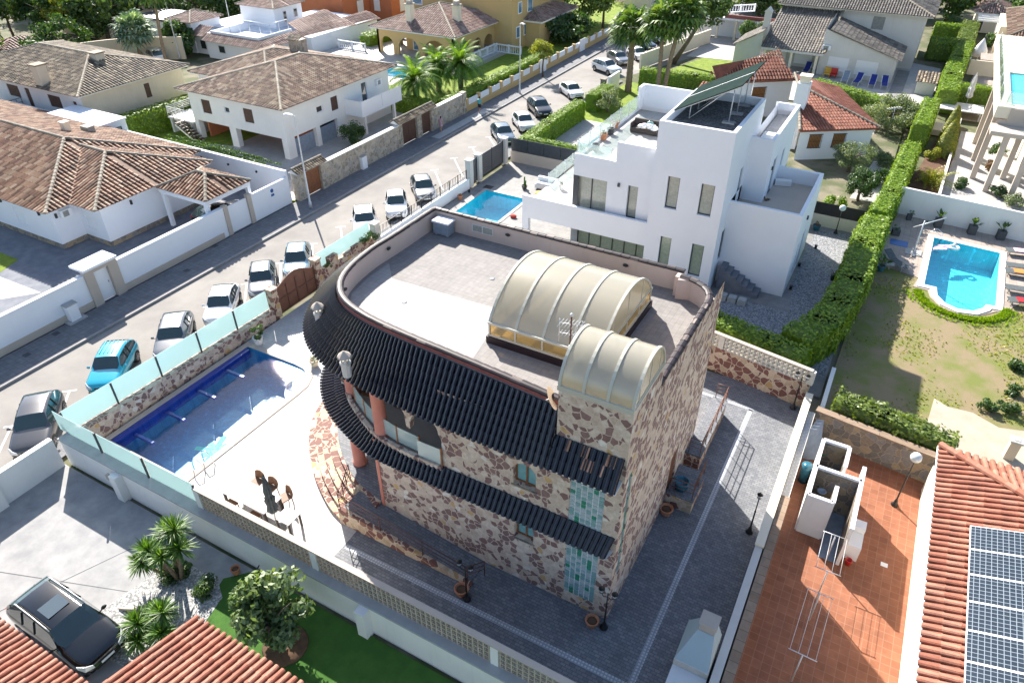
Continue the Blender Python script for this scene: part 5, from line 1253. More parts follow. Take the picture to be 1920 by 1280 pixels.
for a in (20, 65, 110, 155):
 d = Vector((math.cos(R(a)), math.sin(R(a)), 0))*(1.0 if a in (20, 110) else .62); x = Vector((-d.y, d.x, 0)).normalized()*(.13 if a in (20, 110) else .16); mo.add([c-d-x, c+d-x, c+d+x, c-d+x], [(0, 1, 2, 3)], 0 if a in (20, 110) else 1); c = c+Vector((0, 0, .004))
mo.build('compass_motif', [M['motif'], M['motifyellow']], pt)
for q in ((-24.2, 12.7), (-23.5, 12.5)):
 l = MB(); l.lathe((q[0], q[1], -1.34), [(.12, 0), (.12, .02), (.08, .03)], 14); l.build('pool_lamp', M['motif'], pt)
t = thing('pool_ladder', (-22.9, 12.9, 0), 'curved steel ladder rails at the edge of the blue pool', 'pool ladder')
for dy in (0, .55):
 l = MB(); l.tube([(-23.25, 12.7+dy, -.7), (-23.25, 12.7+dy, .2), (-23.15, 12.7+dy, .55), (-22.9, 12.7+dy, .7), (-22.6, 12.7+dy, .5), (-22.5, 12.7+dy, .0)], .022, 8); l.build('rail', M['steel'], t)
l = MB()
for z in (-.25, -.5): l.box(-23.3, 12.7, z, -23.2, 13.25, z+.03)
l.build('treads', M['steel'], t)
# street side stone wall with glass on top (follows the fall of the street)
def slope(y): return (y-10.7)/(23.4-10.7)
t = thing('stone_and_glass_wall', (-28.8, 17, 0), 'crazy stone wall topped with tall green glass panels between the pool and the street', 'wall')
s_ = MB(); y0, y1 = 10.9, 23.2; za, zb = 1.0, .62
s_.add([(-28.9, y0, -.1), (-28.45, y0, -.1), (-28.45, y1, -.1), (-28.9, y1, -.1), (-28.9, y0, za), (-28.45, y0, za), (-28.45, y1, zb), (-28.9, y1, zb)], [(0, 3, 2, 1), (4, 5, 6, 7), (0, 1, 5, 4), (1, 2, 6, 5), (2, 3, 7, 6), (3, 0, 4, 7)]); s_.build('wall', M['stone'], t)
N = 5
for i in range(N):
 a = y0+(y1-y0)*i/N; c = y0+(y1-y0)*(i+1)/N; ka = i/N; kc = (i+1)/N; s_ = MB(); gz = .055
 def zt(k, o): return za+(zb-za)*k+o
 s_.add([(-28.83, a+.03, zt(ka, .03)), (-28.83, c-.03, zt(kc, .03)), (-28.83, c-.03, zt(kc, 1.22)), (-28.83, a+.03, zt(ka, 1.22)), (-28.81, a+.03, zt(ka, .03)), (-28.81, c-.03, zt(kc, .03)), (-28.81, c-.03, zt(kc, 1.22)), (-28.81, a+.03, zt(ka, 1.22))], [(0, 1, 2, 3), (7, 6, 5, 4), (0, 4, 5, 1), (3, 2, 6, 7), (0, 3, 7, 4), (1, 5, 6, 2)])
 s_.build('glass_panel', M['glassfence'], t); s_ = MB(); s_.bar((-28.76, a, zt(ka, 0)), (-28.76, a, zt(ka, 1.24)), .07, .07); s_.build('post', M['anthracite'], t)
t = thing('glass_screen', (-24.5, 10.8, 1.5), 'green glass screen on the white wall at the end of the pool', 'glass screen')
for i in range(3):
 a = -28.75+(8.85)*i/3; c = -28.75+8.85*(i+1)/3; s_ = MB(); s_.box(a+.03, 10.62, 1.5, c-.03, 10.64, 2.55); s_.build('glass_panel', M['glassfence'], t); s_ = MB(); s_.box(c-.035, 10.54, 1.5, c+.035, 10.61, 2.62); s_.build('post', M['anthracite'], t)
# shared south wall: white wall, coping, pierced block screen
t = thing('boundary_wall', (-14, 10.3, 0), 'long white boundary wall with buttresses and wide coping below the pierced block screen', 'wall')
s_ = MB(); s_.box(-28.3, 10.2, -.1, 1.5, 10.7, 1.42)
for x in (-24.35, -11.45, -1.0): s_.box(x-.2, 9.86, -.1, x+.2, 10.199, 1.36)
s_.build('wall', M['white2'], t); s_ = MB(); s_.box(-28.3, 10.16, 1.422, 1.5, 10.72, 1.5); s_.build('coping', M['coping'], t)
def block_screen(label, a, b, z0, z1, rows, th, mat, posts, postmat, thing_=None, cap=True, cell=.2):
 t = thing('pierced_block_wall', ((a[0]+b[0])/2, (a[1]+b[1])/2, z0), label, 'wall'); f = Face(a, b)
 if f.n.y > 0: pass
 for i, (u0, u1) in enumerate([(posts[k], posts[k+1]) for k in range(len(posts)-1)]):
  s_ = MB(); n = round((u1-u0)/cell); cw = (u1-u0)/n; chh = (z1-z0)/rows
  for k in range(n+1): u = u0+k*cw; f.box(s_, max(u0, u-.022), min(u1, u+.022), z0, z1, 0, th)
  for j in range(rows+1):
   z = z0+j*chh
   for k in range(n): f.box(s_, u0+k*cw+.0221, u0+(k+1)*cw-.0221, max(z0, z-.02), min(z1, z+.02), .001, th-.001)
  for k in range(n):
   for j in range(rows):
    uc = u0+(k+.5)*cw; zc = z0+(j+.5)*chh; r = .04
    for sx, sz in ((-1, -1), (1, -1), (1, 1), (-1, 1)):
     e = (uc+sx*(cw/2-.022), zc+sz*(chh/2-.02)); p0 = f.p(uc+sx*r*.7, zc+sz*r*.7, th/2); p1 = f.p(*e, th/2); s_.bar(p0, p1, .02 if True else 0, .03) if False else s_.bar(p0, p1, th*.6, .026)
  s_.build('pierced_panel', mat, t)
 for u in posts: s_ = MB(); f.box(s_, u-.14, u+.14, z0, z1+.01, -.03, th+.03); s_.build('post', postmat, t)
 if cap: s_ = MB(); f.box(s_, 0, f.L, z1+.011, z1+.07, -.04, th+.04); s_.build('cap', M['sand'], t)
 return t
block_screen('pierced concrete block screen on the long white wall, below the garden table', (-19.85, 10.5), (1.4, 10.5), 1.5, 2.46, 4, .14, M['blockwall'], [.14, 6.0, 13.4, 21.1], M['white2'])
t = thing('stone_rear_wall', (-3, 30.8, 0), 'crazy stone wall at the back of the paved yard under a pierced block screen', 'wall'); s_ = MB(); s_.bar((-9.5, 31.75, .7), (-.3, 30.05, .7), .24, 1.5); s_.build('wall', M['stonelow'], t)
block_screen('pierced pale block screen on the stone wall below the big hedge', (-9.4, 31.62), (-.35, 29.95), 1.46, 2.2, 3, .14, M['blockpale'], [.1, 4.6, 9.2], M['blockpale'], cell=.24)
t = thing('side_wall', (0, 20, 0), 'concrete side wall with sand coloured cap blocks beside the terracotta terrace', 'wall'); s_ = MB()
s_.box(-.33, 8, -.1, -.05, 29.6, 1.15); s_.build('wall', M['greyrender'], t); s_ = MB(); s_.box(.0, 8, -.1, .30, 28.6, .98); s_.build('terrace_side', M['greyrender'], t); s_ = MB(); s_.box(-.0, 8, .982, .34, 22.6, 1.1); s_.build('cap', M['capstone'], t)
s_ = MB(); s_.box(-.36, 19.5, 1.152, -.02, 29.6, 1.25); s_.build('coping', M['cream'], t)
s_ = MB()
for i in range(24):
 y = 22.9+i*.24
 for zz in (.992,): s_.box(.06, y, .99, .11, y+.06, 1.0); s_.box(.19, y+.1, .99, .24, y+.16, 1.0)
s_.build('pierced_blocks', M['white2'], t)
# brown gate in stone pillars
t = thing('driveway_gate', (-28.6, 25.2, 0), 'brown sheet steel driveway gate with an arched top between stone pillars', 'gate')
for k, (y0, y1) in enumerate(((23.75, 25.28), (25.3, 26.85))):
 s_ = MB(); n = 8; vs = []
 for xx in (-28.66, -28.6):
  for i in range(n+1):
   y = y0+(y1-y0)*i/n; k2 = (y-23.75)/3.1; zt_ = 1.72+.5*max(0, math.sin(math.pi*k2))**1.5*1.0-.1*k2; vs += [(xx, y, .08), (xx, y, zt_)]
 m_ = 2*(n+1); fs = [(2*i, 2*i+2, 2*i+3, 2*i+1) for i in range(n)]+[(m_+2*i, m_+2*i+1, m_+2*i+3, m_+2*i+2) for i in range(n)]+[(2*i+1, 2*i+3, m_+2*i+3, m_+2*i+1) for i in range(n)]
 s_.add(vs, fs); lf_ = s_.build('gate_leaf', M['woodgate'], t); s_ = MB()
 for y in (y0+.02, (y0+y1)/2, y1-.02): s_.box(-28.59, y-.025, .08, -28.56, y+.025, 1.75)
 s_.box(-28.59, y0, .9, -28.562, y1, .96); s_.box(-28.59, y0, .08, -28.562, y1, .14); s_.build('gate_frame', M['rust'], lf_); s_ = MB()
 for i in range(10): y = y0+.1+i*.15; k2 = (y-23.75)/3.1; z = 1.72+.5*max(0, math.sin(math.pi*k2))**1.5-.1*k2; s_.bar((-28.63, y, z), (-28.63, y, z+.16), .025, .025)
 s_.build('spikes', M['cream'], lf_)
for y, lab in ((23.45, 'stone gate pillar between the glass wall and the brown gate'), (27.1, 'taller stone gate pillar on the far side of the brown gate')):
 s_ = MB(); s_.box(-28.85, y-.22, 0, -28.4, y+.22, 2.0 if y > 25 else 1.85); s_.box(-28.9, y-.27, 2.001 if y > 25 else 1.851, -28.35, y+.27, 2.1 if y > 25 else 1.95); tag(s_.build('gate_pillar', M['stonelow']), lab, 'pillar', 'gate pillars')
t = thing('stone_front_wall', (-28.6, 29.8, 0), 'rough stone front wall with uneven top between the brown gate and the white railing wall', 'wall'); s_ = MB()
for i in range(7): y = 27.4+i*.75; s_.box(-28.8+.02*i, y, 0, -28.45, y+.749, 1.15+.18*math.sin(i*2.1)+(.3 if i in (1, 5) else 0))
s_.build('wall', M['stonelow'], t); s_ = MB(); crown(s_, (-28.4, 31.8, 1.5), .6, .7, .4, 500, .1, 8); crown(s_, (-28.5, 28.2, 1.3), .3, .4, .3, 160, .08, 5); sg = MB(); sg.box(-28.83, 27.45, 1.15, -28.81, 32.5, 2.15); sg.build('glass_panel', M['glassfence'], t); tag(s_.build('climbing_plant', M['leaf']), 'green plant spilling over the rough stone front wall', 'plant')
# table set, umbrella
t = thing('garden_table', (-19.1, 12.3, 0), 'long pale topped garden table near the pierced wall by the pool', 'table'); s_ = MB(); s_.box(-20.35, 11.85, .70, -17.95, 12.85, .735); s_.build('table_top', M['tabletop'], t)
for x, y in ((-20.28, 11.92), (-18.02, 11.92), (-20.28, 12.78), (-18.02, 12.78)): s_ = MB(); s_.box(x-.045, y-.045, 0, x+.045, y+.045, .695); s_.build('leg', M['rattan'], t)
s_ = MB(); s_.box(-20.3, 11.9, .64, -18.0, 11.93, .698); s_.box(-20.3, 12.77, .64, -18.0, 12.8, .698); s_.build('apron', M['rattan'], t)
def chair(label):
 t = proto('garden_chair', label, 'chair', 'woven chairs round the garden table'); s_ = MB(); s_.box(-.24, -.24, .40, .24, .22, .45); s_.build('seat', M['brownplastic'], t)
 s_ = MB(); vs = [(math.sin(R(a))*.27, .24-.06*abs(math.sin(R(a)))*1.0, 0) for a in range(-90, 91, 15)]
 n = len(vs); pts = [(x, y, .45) for x, y, _ in vs]+[(x, y+.06, .62+.24*math.cos(R(-90+15*i))**.5 if abs(-90+15*i) < 90 else .6) for i, (x, y, _) in enumerate(vs)]
 s_.add(pts+[(x, y+.03, z) for x, y, z in pts], [(i, i+1, n+i+1, n+i) for i in range(n-1)]+[(2*n+i, 3*n+i, 3*n+i+1, 2*n+i+1) for i in range(n-1)]+[(n+i, n+i+1, 3*n+i+1, 3*n+i) for i in range(n-1)]); s_.build('backrest', M['brownplastic'], t)
 for x, y in ((-.21, -.21), (.21, -.21), (-.21, .2), (.21, .2)): s_ = MB(); s_.tube([(x, y, .4), (x*1.08, y*1.08, 0)], .02, 6); s_.build('leg', M['rattan'], t)
 return t
c0 = chair('x'); spots = [(-19.75, 13.15, 0, 'woven garden chair behind the pale table, furthest from the folded parasol'), (-19.0, 13.15, 0, 'woven garden chair behind the middle of the pale table'), (-18.1, 13.1, -.3, 'woven garden chair half hidden behind the folded parasol'),
 (-19.8, 11.7, 3.14, 'woven garden chair on the wall side of the table, furthest from the parasol'), (-18.5, 11.7, 3.14, 'woven garden chair on the wall side of the table, next to the parasol')]
for i, (x, y, a, lab) in enumerate(spots): put(c0 if i == 0 else copy_tree(c0), (x, y, 0), a, 1, lab)
t = thing('side_table', (-16.9, 11.9, 0), 'small white topped side table beside the folded parasol', 'table'); s_ = MB(); s_.box(-17.45, 11.9, .68, -16.7, 12.6, .72); s_.build('table_top', M['tabletop'], t)
for x, y in ((-17.4, 11.95), (-16.75, 11.95), (-17.4, 12.55), (-16.75, 12.55)): s_ = MB(); s_.box(x-.035, y-.035, 0, x+.035, y+.035, .675); s_.build('leg', M['rattan'], t)
s_ = MB(); s_.obox((-16.35, 11.25), .5, .8, .5, .0, .08); s_.obox((-16.35, 11.25), .5, .78, .48, .081, .12); tag(s_.build('parasol_weight', M['coping']), 'flat white slab lying beside the parasol foot', 'slab')
def folded_parasol(x, y, h, label, mat, r=.22):
 t = thing('folded_parasol', (x, y, 0), label, 'parasol'); s_ = MB(); s_.tube([(x, y, 0), (x, y, h)], .03, 8); s_.build('pole', M['galv'], t)
 s_ = MB(); N = 16; vs = []; prof = [(r*.55, h*.34), (r*1.0, h*.40), (r*.75, h*.50), (r*.95, h*.6), (r*.6, h*.64), (r*.7, h*.75), (r*.42, h*.9), (.02, h*1.02)]
 for rr, z in prof:
  for i in range(N): a = 6.283*i/N; q = rr*(1+(.28 if i % 2 else -.2)); vs.append((x+q*math.cos(a), y+q*math.sin(a), z))
 s_.add(vs, [(j*N+i, j*N+(i+1) % N, (j+1)*N+(i+1) % N, (j+1)*N+i) for j in range(len(prof)-1) for i in range(N)]); s_.build('canopy', mat, t)
 s_ = MB(); s_.lathe((x, y, 0), [(.3, 0), (.3, .05), (.08, .09), (.04, .25)], 16); s_.build('foot', M['potgrey'], t); return t
folded_parasol(-17.45, 11.95, 3.05, 'folded dark grey parasol standing beside the pale garden table', M['fabricdark'], .19)
# barbecue
t = thing('barbecue', (-1.1, 13.8, 0), 'pale tiled masonry barbecue with hood and chimney against the side wall', 'barbecue'); s_ = MB(); s_.box(-1.55, 11.2, 0, -.42, 13.6, .95); s_.build('worktop', M['joint'], t)
s_ = MB(); s_.box(-1.3, 12.4, .951, -.7, 13.0, .962); s_.build('sink', M['potgrey'], t); s_ = MB(); s_.box(-1.55, 13.601, 0, -.42, 15.2, 1.25); s_.build('oven_base', M['blockpale'], t)
s_ = MB(); s_.add([(-1.55, 13.62, 1.251), (-.42, 13.62, 1.251), (-.42, 15.18, 1.251), (-1.55, 15.18, 1.251), (-1.15, 14.5, 1.95), (-.6, 14.5, 1.95), (-.6, 15.0, 1.95), (-1.15, 15.0, 1.95)], [(0, 1, 5, 4), (1, 2, 6, 5), (2, 3, 7, 6), (3, 0, 4, 7), (4, 5, 6, 7)]); s_.build('hood', M['blkp'], t)
s_ = MB(); s_.box(-1.12, 14.52, 1.951, -.62, 14.98, 2.3); s_.box(-1.17, 14.48, 2.301, -.57, 15.02, 2.38); s_.build('chimney', M['sand'], t)
# pots and lamps
pot(-27.55, 20.95, 0, .26, .48, M['potwhite'], 'white pot with a leafy plant in the corner by the glass wall', 'leafy', M['leaf'], pl=.5, pn=40)
pot(-23.55, 20.95, 0, .24, .42, M['cream'], 'cream pot with a sparse spiky plant beside the pool steps', 'spiky', M['olive'], pl=.45, pn=12)
pot(-9.35, 13.02, 0, .26, .34, M['clay'], 'round clay pot beside the lamp at the foot of the ramp', None)
pot(-4.62, 14.2, 0, .24, .30, M['clay'], 'round clay pot at the near corner of the stone house', None)
pot(-4.0, 20.35, 0, .27, .34, M['clay'], 'empty clay pot in front of the side landing', None)
garden_lamp(-9.05, 12.9, 1.95, 'black twin headed garden lamp at the foot of the stone ramp')
garden_lamp(-4.2, 14.3, 2.0, 'black twin headed garden lamp against the near corner of the stone house')
garden_lamp(-.72, 29.7, 2.0, 'black twin headed garden lamp in front of the stone rear wall')
garden_lamp(-.72, 21.05, 2.0, 'black single headed garden lamp by the side wall next to the terracotta terrace', 1)
# ================================================================ WHITE MODERN HOUSE
wh = thing('modern_house', (-11, 42, 0), 'white cubic modern house with flat roofs, tall narrow windows and a roof terrace', 'house')
b = MB()
def block(mb, x0, y0, x1, y1, z0, z1, S=(), E=(), W=(), dS=.18, dE=.12):
 Face((x0, y0), (x1, y0)).wall(mb, z0, z1, S, dS); Face((x1, y0), (x1, y1)).wall(mb, z0, z1, E, dE)
 Face((x1, y1), (x0, y1)).wall(mb, z0, z1); Face((x0, y1), (x0, y0)).wall(mb, z0, z1, W, .12)
 return Face((x0, y0), (x1, y0)), Face((x1, y0), (x1, y1))
TX0, TX1 = -11.75, -7.5; u = lambda x: x-TX0
TW = [(u(-10.83), u(-10.12), 4.98, 6.93), (u(-8.87), u(-8.1), 5.0, 6.88), (u(-10.80), u(-10.12), 1.2, 3.12), (u(-8.85), u(-8.12), 1.0, 3.12)]
TE = [(3.3, 4.1, 4.6, 6.8), (1.3, 2.1, 1.6, 3.6)]
fS, fE = block(b, TX0, 38, TX1, 44.9, 0, 9.98, TW, TE)
BK = [(-.9+.0, 0, 0, 0)]
MX0 = -16.95
MW = [(.12, 2.25, 3.15, 5.6), (3.6, 4.25, 3.5, 5.65)]
m1 = Face((MX0, 38.5), (TX0, 38.5)); m1.wall(b, 2.9, 6.45, MW, .25)
b.quad((MX0, 38.5, 6.45), (-14.25, 38.5, 6.45), (-14.25, 38.5, 6.95), (MX0, 38.5, 6.95)); b.quad((-14.25, 38.5, 6.45), (TX0, 38.5, 6.45), (TX0, 38.5, 8.15), (-14.25, 38.5, 8.15))
b.box(-14.25, 38.52, 6.45, TX0, 38.75, 8.149); b.box(MX0, 38.501, 6.45, -14.25, 38.7, 6.949)
Face((MX0, 50), (MX0, 38.5)).wall(b, 0, 6.75); Face((TX0, 50), (MX0, 50)).wall(b, 0, 6.75)
b.box(MX0, 49.8, 6.75, TX0, 50.0, 8.3); b.box(MX0, 49.0, 6.751, MX0+.2, 49.799, 8.299)
# living room front under the balcony, balcony slab and pillars
LW = [(.25, 5.25, .35, 2.6)]
l1 = Face((-17.2, 39.6), (TX0, 39.6)); l1.wall(b, 0, 2.9, LW, .1); Face((-17.2, 46), (-17.2, 39.6)).wall(b, 0, 2.9)
b.box(-20.3, 38.0, 2.2, TX0-.001, 38.22, 3.72); b.box(-20.3, 38.221, 2.2, -20.08, 41.5, 2.95)
b.box(-20.3, 38.0, 0, -19.85, 38.35, 2.199); b.box(-20.3, 46.6, 0, -20.0, 46.9, 2.2)
# low block on the right with its terrace
RX0, RX1, RY0, RY1 = -7.5, -3.4, 39.9, 46.9
RE = [(2.0, 2.5, .4, 2.6), (3.4, 4.4, .1, 2.7)]
rS, rE = block(b, RX0, RY0, RX1, RY1, 0, 5.35, (), RE)
for q in ((RX0, RY0+.001, RX1-.001, RY0+.22), (RX1-.22, RY0+.221, RX1-.001, RY1-.001), (RX0, RY1-.22, RX1-.221, RY1-.001)): b.box(q[0], q[1], 4.4, q[2], q[3], 5.349)
# taller block behind with second terrace
UX1 = -6.15
uS = Face((TX1, 42.6), (UX1, 42.6)); uS.wall(b, 4.41, 8.35); uE = Face((UX1, 42.6), (UX1, 50.2)); UEH = [(1.4, 2.4, 4.45, 6.7), (4.2, 5.0, 5.2, 6.4)]; uE.wall(b, 4.41, 8.35, UEH, .12)
Face((UX1, 50.2), (TX1-.2, 50.2)).wall(b, 0, 8.35); Face((TX1, 50.2), (TX1, 44.9)).wall(b, 0, 8.35)
b.box(UX1-.2, 42.61, 7.9, UX1-.001, 50.19, 8.349); b.box(TX1+.001, 49.98, 7.9, UX1-.201, 50.19, 8.349); b.box(TX1+.001, 42.601, 7.9, UX1-.201, 42.8, 8.349)
# tower parapet
for q in ((TX0+.001, 38.001, TX1-.001, 38.22), (TX1-.22, 38.221, TX1-.001, 44.89), (TX0+.001, 44.68, TX1-.221, 44.89), (TX0+.001, 38.221, TX0+.22, 44.679)): b.box(q[0], q[1], 9.5, q[2], q[3], 9.979)
b.build('wall', M['white'], wh)
for (x0, y0, x1, y1, z, mt, nm) in ((TX0+.2, 38.2, TX1-.2, 44.7, 9.52, 'gravelroof', 'gravel_roof'), (MX0+.01, 38.7, TX0, 49.8, 6.5, 'palepave', 'roof_terrace_floor'), (RX0, RY0+.2, RX1-.2, RY1-.2, 4.45, 'sand', 'side_terrace_floor'), (TX1+.1, 42.8, UX1-.2, 50, 7.6, 'palepave', 'upper_terrace_floor')):
 f = MB(); f.box(x0, y0, z-.1, x1, y1, z); f.build(nm, M[mt], wh)
f = MB(); f.box(-20.08, 38.22, 2.9, MX0-.001, 46.9, 3.05); f.box(MX0, 38.221, 2.9, TX0-.01, 38.49, 3.05); f.build('balcony_floor', M['palepave'], wh)
for i, h in enumerate(TW): fS.window(wh, h, 'glass', M['anthracite'], M['curtain'] if i < 2 else M['curtaingreen'], .17, 0, M['white'])
for h in TE: fE.window(wh, h, 'glass', M['galv'], M['bluepane'], .1, 0)
m1.window(wh, MW[0], 'glass', M['anthracite'], M['curtain'], .24, 1, name='sliding_window'); m1.window(wh, MW[1], 'glass', M['anthracite'], M['curtain'], .24, 0)
s_ = MB(); m1.box(s_, .0, .35, 3.16, 5.6, -.02, -.002); s_.build('dark_screen', M['anthracite'], wh)
l1.window(wh, LW[0], 'glass', M['anthracite'], M['curtaingreen'], .09, 5, name='living_room_glazing')
for h in RE: rE.window(wh, h, 'glass', M['galv'], M['bluepane'], .1, 1)
for h in UEH: uE.window(wh, h, 'glass', M['galv'], M['bluepane'], .1, 0)
for f_, u_, z in ((m1, 2.95, 5.45), (rE, 2.9, 3.9), (uE, 1.0, 6.2)): s_ = MB(); f_.box(s_, u_, u_+.14, z, z+.22, -.1, -.002); s_.build('wall_lamp', M['anthracite'], wh)
s_ = MB()
for i in range(7): s_.box(-7.2+.36*i, 38.95, 0, -6.84+.36*i, 39.89, 1.45-.2*i)
s_.build('outside_steps', M['greyslate'], wh)
# glass rails
def glass_rail(root, pts, h, name='glass_rail', post=1.2, mat='clearglass'):
 g1 = MB(); p1 = MB()
 for i in range(len(pts)-1):
  a, c = Vector(pts[i]), Vector(pts[i+1]); L = (c-a).length; n = max(1, round(L/post))
  g1.bar(a+Vector((0, 0, h*.52)), c+Vector((0, 0, h*.52)), .015, h*.86)
  for k in range(n+1): q = a+(c-a)*k/n; p1.tube([q, q+Vector((0, 0, h))], .022, 6)
 o = p1.build('rail_posts', M['galv'], root); g1.build(name, M[mat], root)
glass_rail(wh, [(-20.2, 41.6, 2.95), (-20.2, 46.8, 3.05), (MX0-.05, 46.8, 3.05)], 1.0)
glass_rail(wh, [(MX0+.1, 38.8, 6.75), (MX0+.1, 48.9, 6.75)], 1.05, post=1.7)
glass_rail(wh, [(MX0+.1, 38.62, 6.95), (-14.6, 38.62, 6.95)], .75, post=1.6)
# solar array
sp = thing('solar_panel_array', (-10, 43, 9.5), 'large tilted grey green solar array on steel legs on the white house roof', 'solar panel')
A = Vector((-11.65, 40.0, 9.98)); B = Vector((-8.15, 40.5, 11.75)); Cc = Vector((-8.2, 46.3, 11.75)); D = Vector((-11.7, 45.6, 9.98))
n = (B-A).cross(D-A).normalized(); s_ = MB(); s_.add([A, B, Cc, D, A-n*.05, B-n*.05, Cc-n*.05, D-n*.05], [(0, 1, 2, 3), (7, 6, 5, 4), (0, 4, 5, 1), (1, 5, 6, 2), (2, 6, 7, 3), (3, 7, 4, 0)]); s_.build('panel', M['solar2'], sp)
f = MB(); m0 = A.lerp(D, .5)+n*.01; m1_ = B.lerp(Cc, .5)+n*.01; f.bar(m0, m1_, .05, .02)
for a_, c_ in ((A, B), (D, Cc)): f.bar(a_-n*.08+(D-A)*.02*(1 if a_ is A else -1), c_-n*.08+(D-A)*.02*(1 if a_ is A else -1), .04, .06)
f.build('edge_frame', M['galv'], sp)
for k in (0.05, .36, .67, .95):
 top = B.lerp(Cc, k); lowp = A.lerp(D, k); q = top.lerp(lowp, .12); foot = Vector((q.x, q.y, 9.56)); l_ = MB(); l_.tube([foot, q-n*.05], .035, 6); b2 = top.lerp(lowp, .75); l_.tube([Vector((b2.x, b2.y, 9.56)), top.lerp(lowp, .2)-n*.05], .025, 6); l_.tube([Vector((b2.x, b2.y, 9.56)), b2-n*.05], .03, 6)
 l_.build('leg', M['galv'], sp); s_ = MB(); s_.box(foot.x-.35, foot.y-.18, 9.525, foot.x+.35, foot.y+.18, 9.62); s_.build('foot_slab', M['coping'], sp)
# terrace things
for i, (px, py, mt, lab, pl_) in enumerate(((1153, 240, 'clay', 'round clay pot in the far corner of the white roof terrace', .22), (1145, 252, 'potdark', 'dark round pot between the two clay pots on the white roof terrace', None), (1131, 262, 'clay', 'clay pot between the dark pot and the grey pot on the white roof terrace', .2), (1117, 282, 'potgrey', 'grey square shouldered pot nearest the front of the white roof terrace', None))):
 p = P(px, py, 6.5); pot(p.x, p.y, 6.5, .24, .42, M[mt], lab, 'leafy' if pl_ else None, M['leaf'], pl=.2, pn=18)
for px, py, lab in ((1053, 355, 'white pot on the first floor balcony nearer the white wall end'), (1082, 340, 'white pot on the balcony beside the dark screen of the sliding window')):
 p = P(px, py, 3.05); pot(min(p.x, -17.4), p.y, 3.05, .2, .4, M['potwhite'], lab, 'leafy', M['leaf'], pl=.14, pn=14)
p = P(1215, 250, 6.5); t = thing('rattan_sofa', (p.x, p.y, 6.5), 'dark rattan sofa with heaped white covers on the roof terrace', 'sofa'); s_ = MB(); X, Y = p.x, p.y
s_.box(X-1.1, Y-.4, 6.56, X+1.1, Y+.4, 6.85); s_.box(X-1.1, Y+.25, 6.851, X+1.1, Y+.4, 7.3); s_.box(X-1.15, Y-.4, 6.56, X-1.101, Y+.4, 7.15); s_.box(X+1.101, Y-.4, 6.56, X+1.15, Y+.4, 7.15); s_.build('frame', M['rattan'], t)
for q in (-1, 1):
 for r_ in (-1, 1): s_ = MB(); s_.box(X+q*1.08-.03, Y+r_*.36-.03, 6.5, X+q*1.08+.03, Y+r_*.36+.03, 6.559); s_.build('leg', M['rattan'], t)
s_ = MB()
for i in range(7): s_.ball((X-.1+rnd.uniform(-.5, .6), Y-.2+rnd.uniform(-.2, .15), 6.95+rnd.uniform(0, .15)), rnd.uniform(.2, .34), rnd.uniform(.2, .3), rnd.uniform(.12, .2), 9)
tag(s_.build('cover', M['fabricwhite']), 'crumpled white covers heaped on the rattan sofa', 'cloth'); s_ = MB(); s_.ball((X+.1, Y-.05, 7.2), .25, .2, .15, 9); tag(s_.build('towel', M['blkt']), 'teal towel on top of the white covers', 'towel')
t = thing('slatted_lounger', (-6.9, 45, 7.6), 'white slatted lounger on the narrow upper terrace of the white house', 'sun lounger'); s_ = MB()
for i in range(12): s_.box(-7.25, 43.6+i*.14, 7.9, -6.5, 43.7+i*.14, 7.93)
s_.build('slats', M['potwhite'], t); s_ = MB(); s_.box(-7.28, 43.55, 7.82, -7.2, 45.3, 7.89); s_.box(-6.55, 43.55, 7.82, -6.47, 45.3, 7.89)
for x in (-7.25, -6.5):
 for y in (43.65, 45.2): s_.box(x-.03, y-.03, 7.6, x+.03, y+.03, 7.82)
s_.build('frame', M['rattan'], t)
for x, y, lab in ((-5.6, 46.0, 'pale stone planter trough on the side terrace of the white house'), ):
 s_ = MB(); s_.obox((x, y), .3, 1.0, .42, 4.46, 4.8); t = tag(s_.build('planter_trough', M['potwhite']), lab, 'planter')
s_ = MB(); crown(s_, (-6.0, 43.2, 4.55), .35, .2, .12, 60, .1, 4); tag(s_.build('dry_plant', M['deadleaf']), 'small dry plant lying on the side terrace of the white house', 'plant')
for i in range(3): s_ = MB(); x = -6.75+i*.58; s_.box(x, 37.7, .0, x+.5, 38.2, .28); s_.box(x+.04, 37.72, .281, x+.46, 38.18, .34); tag(s_.build('stone_block', M['coping']), ['pale stone block nearest the tower, at the foot of the white house steps', 'middle pale stone block at the foot of the white house steps', 'pale stone block furthest from the tower, at the foot of the steps'][i], 'block', 'stone blocks by the white house')
# its pool, walls, gates and garden
pt, bo = pool(POOL2, 1.3, M['poolcyan'], M['watercyan'], 'rectangular cyan swimming pool in the paved yard of the white modern house', M['palepave'], .25)
b = MB(); b.box(-25.0, 40.01, -1.29, -23.56, 41.2, -.45); b.build('shallow_step', M['poolaqua'], pt)
t = thing('white_street_wall', (-28.6, 39, 0), 'low white street wall carrying a black iron railing, beside the parked cars', 'wall'); s_ = MB(); s_.box(-28.75, 33.2, -.1, -28.5, 44.5, .75); s_.build('wall', M['white'], t)
r_ = MB()
for i in range(10): y = 33.3+i*1.22; r_.bar((-28.62, y, .75), (-28.62, y, 1.55), .05, .05)
for z in (.85, 1.5): r_.bar((-28.62, 33.3, z), (-28.62, 44.3, z), .03, .03)
for i in range(60): y = 33.4+i*.18; r_.bar((-28.62, y, .86), (-28.62, y+(.12 if i % 2 else -.02), 1.49), .014, .014)
r_.build('iron_railing', M['black'], t)
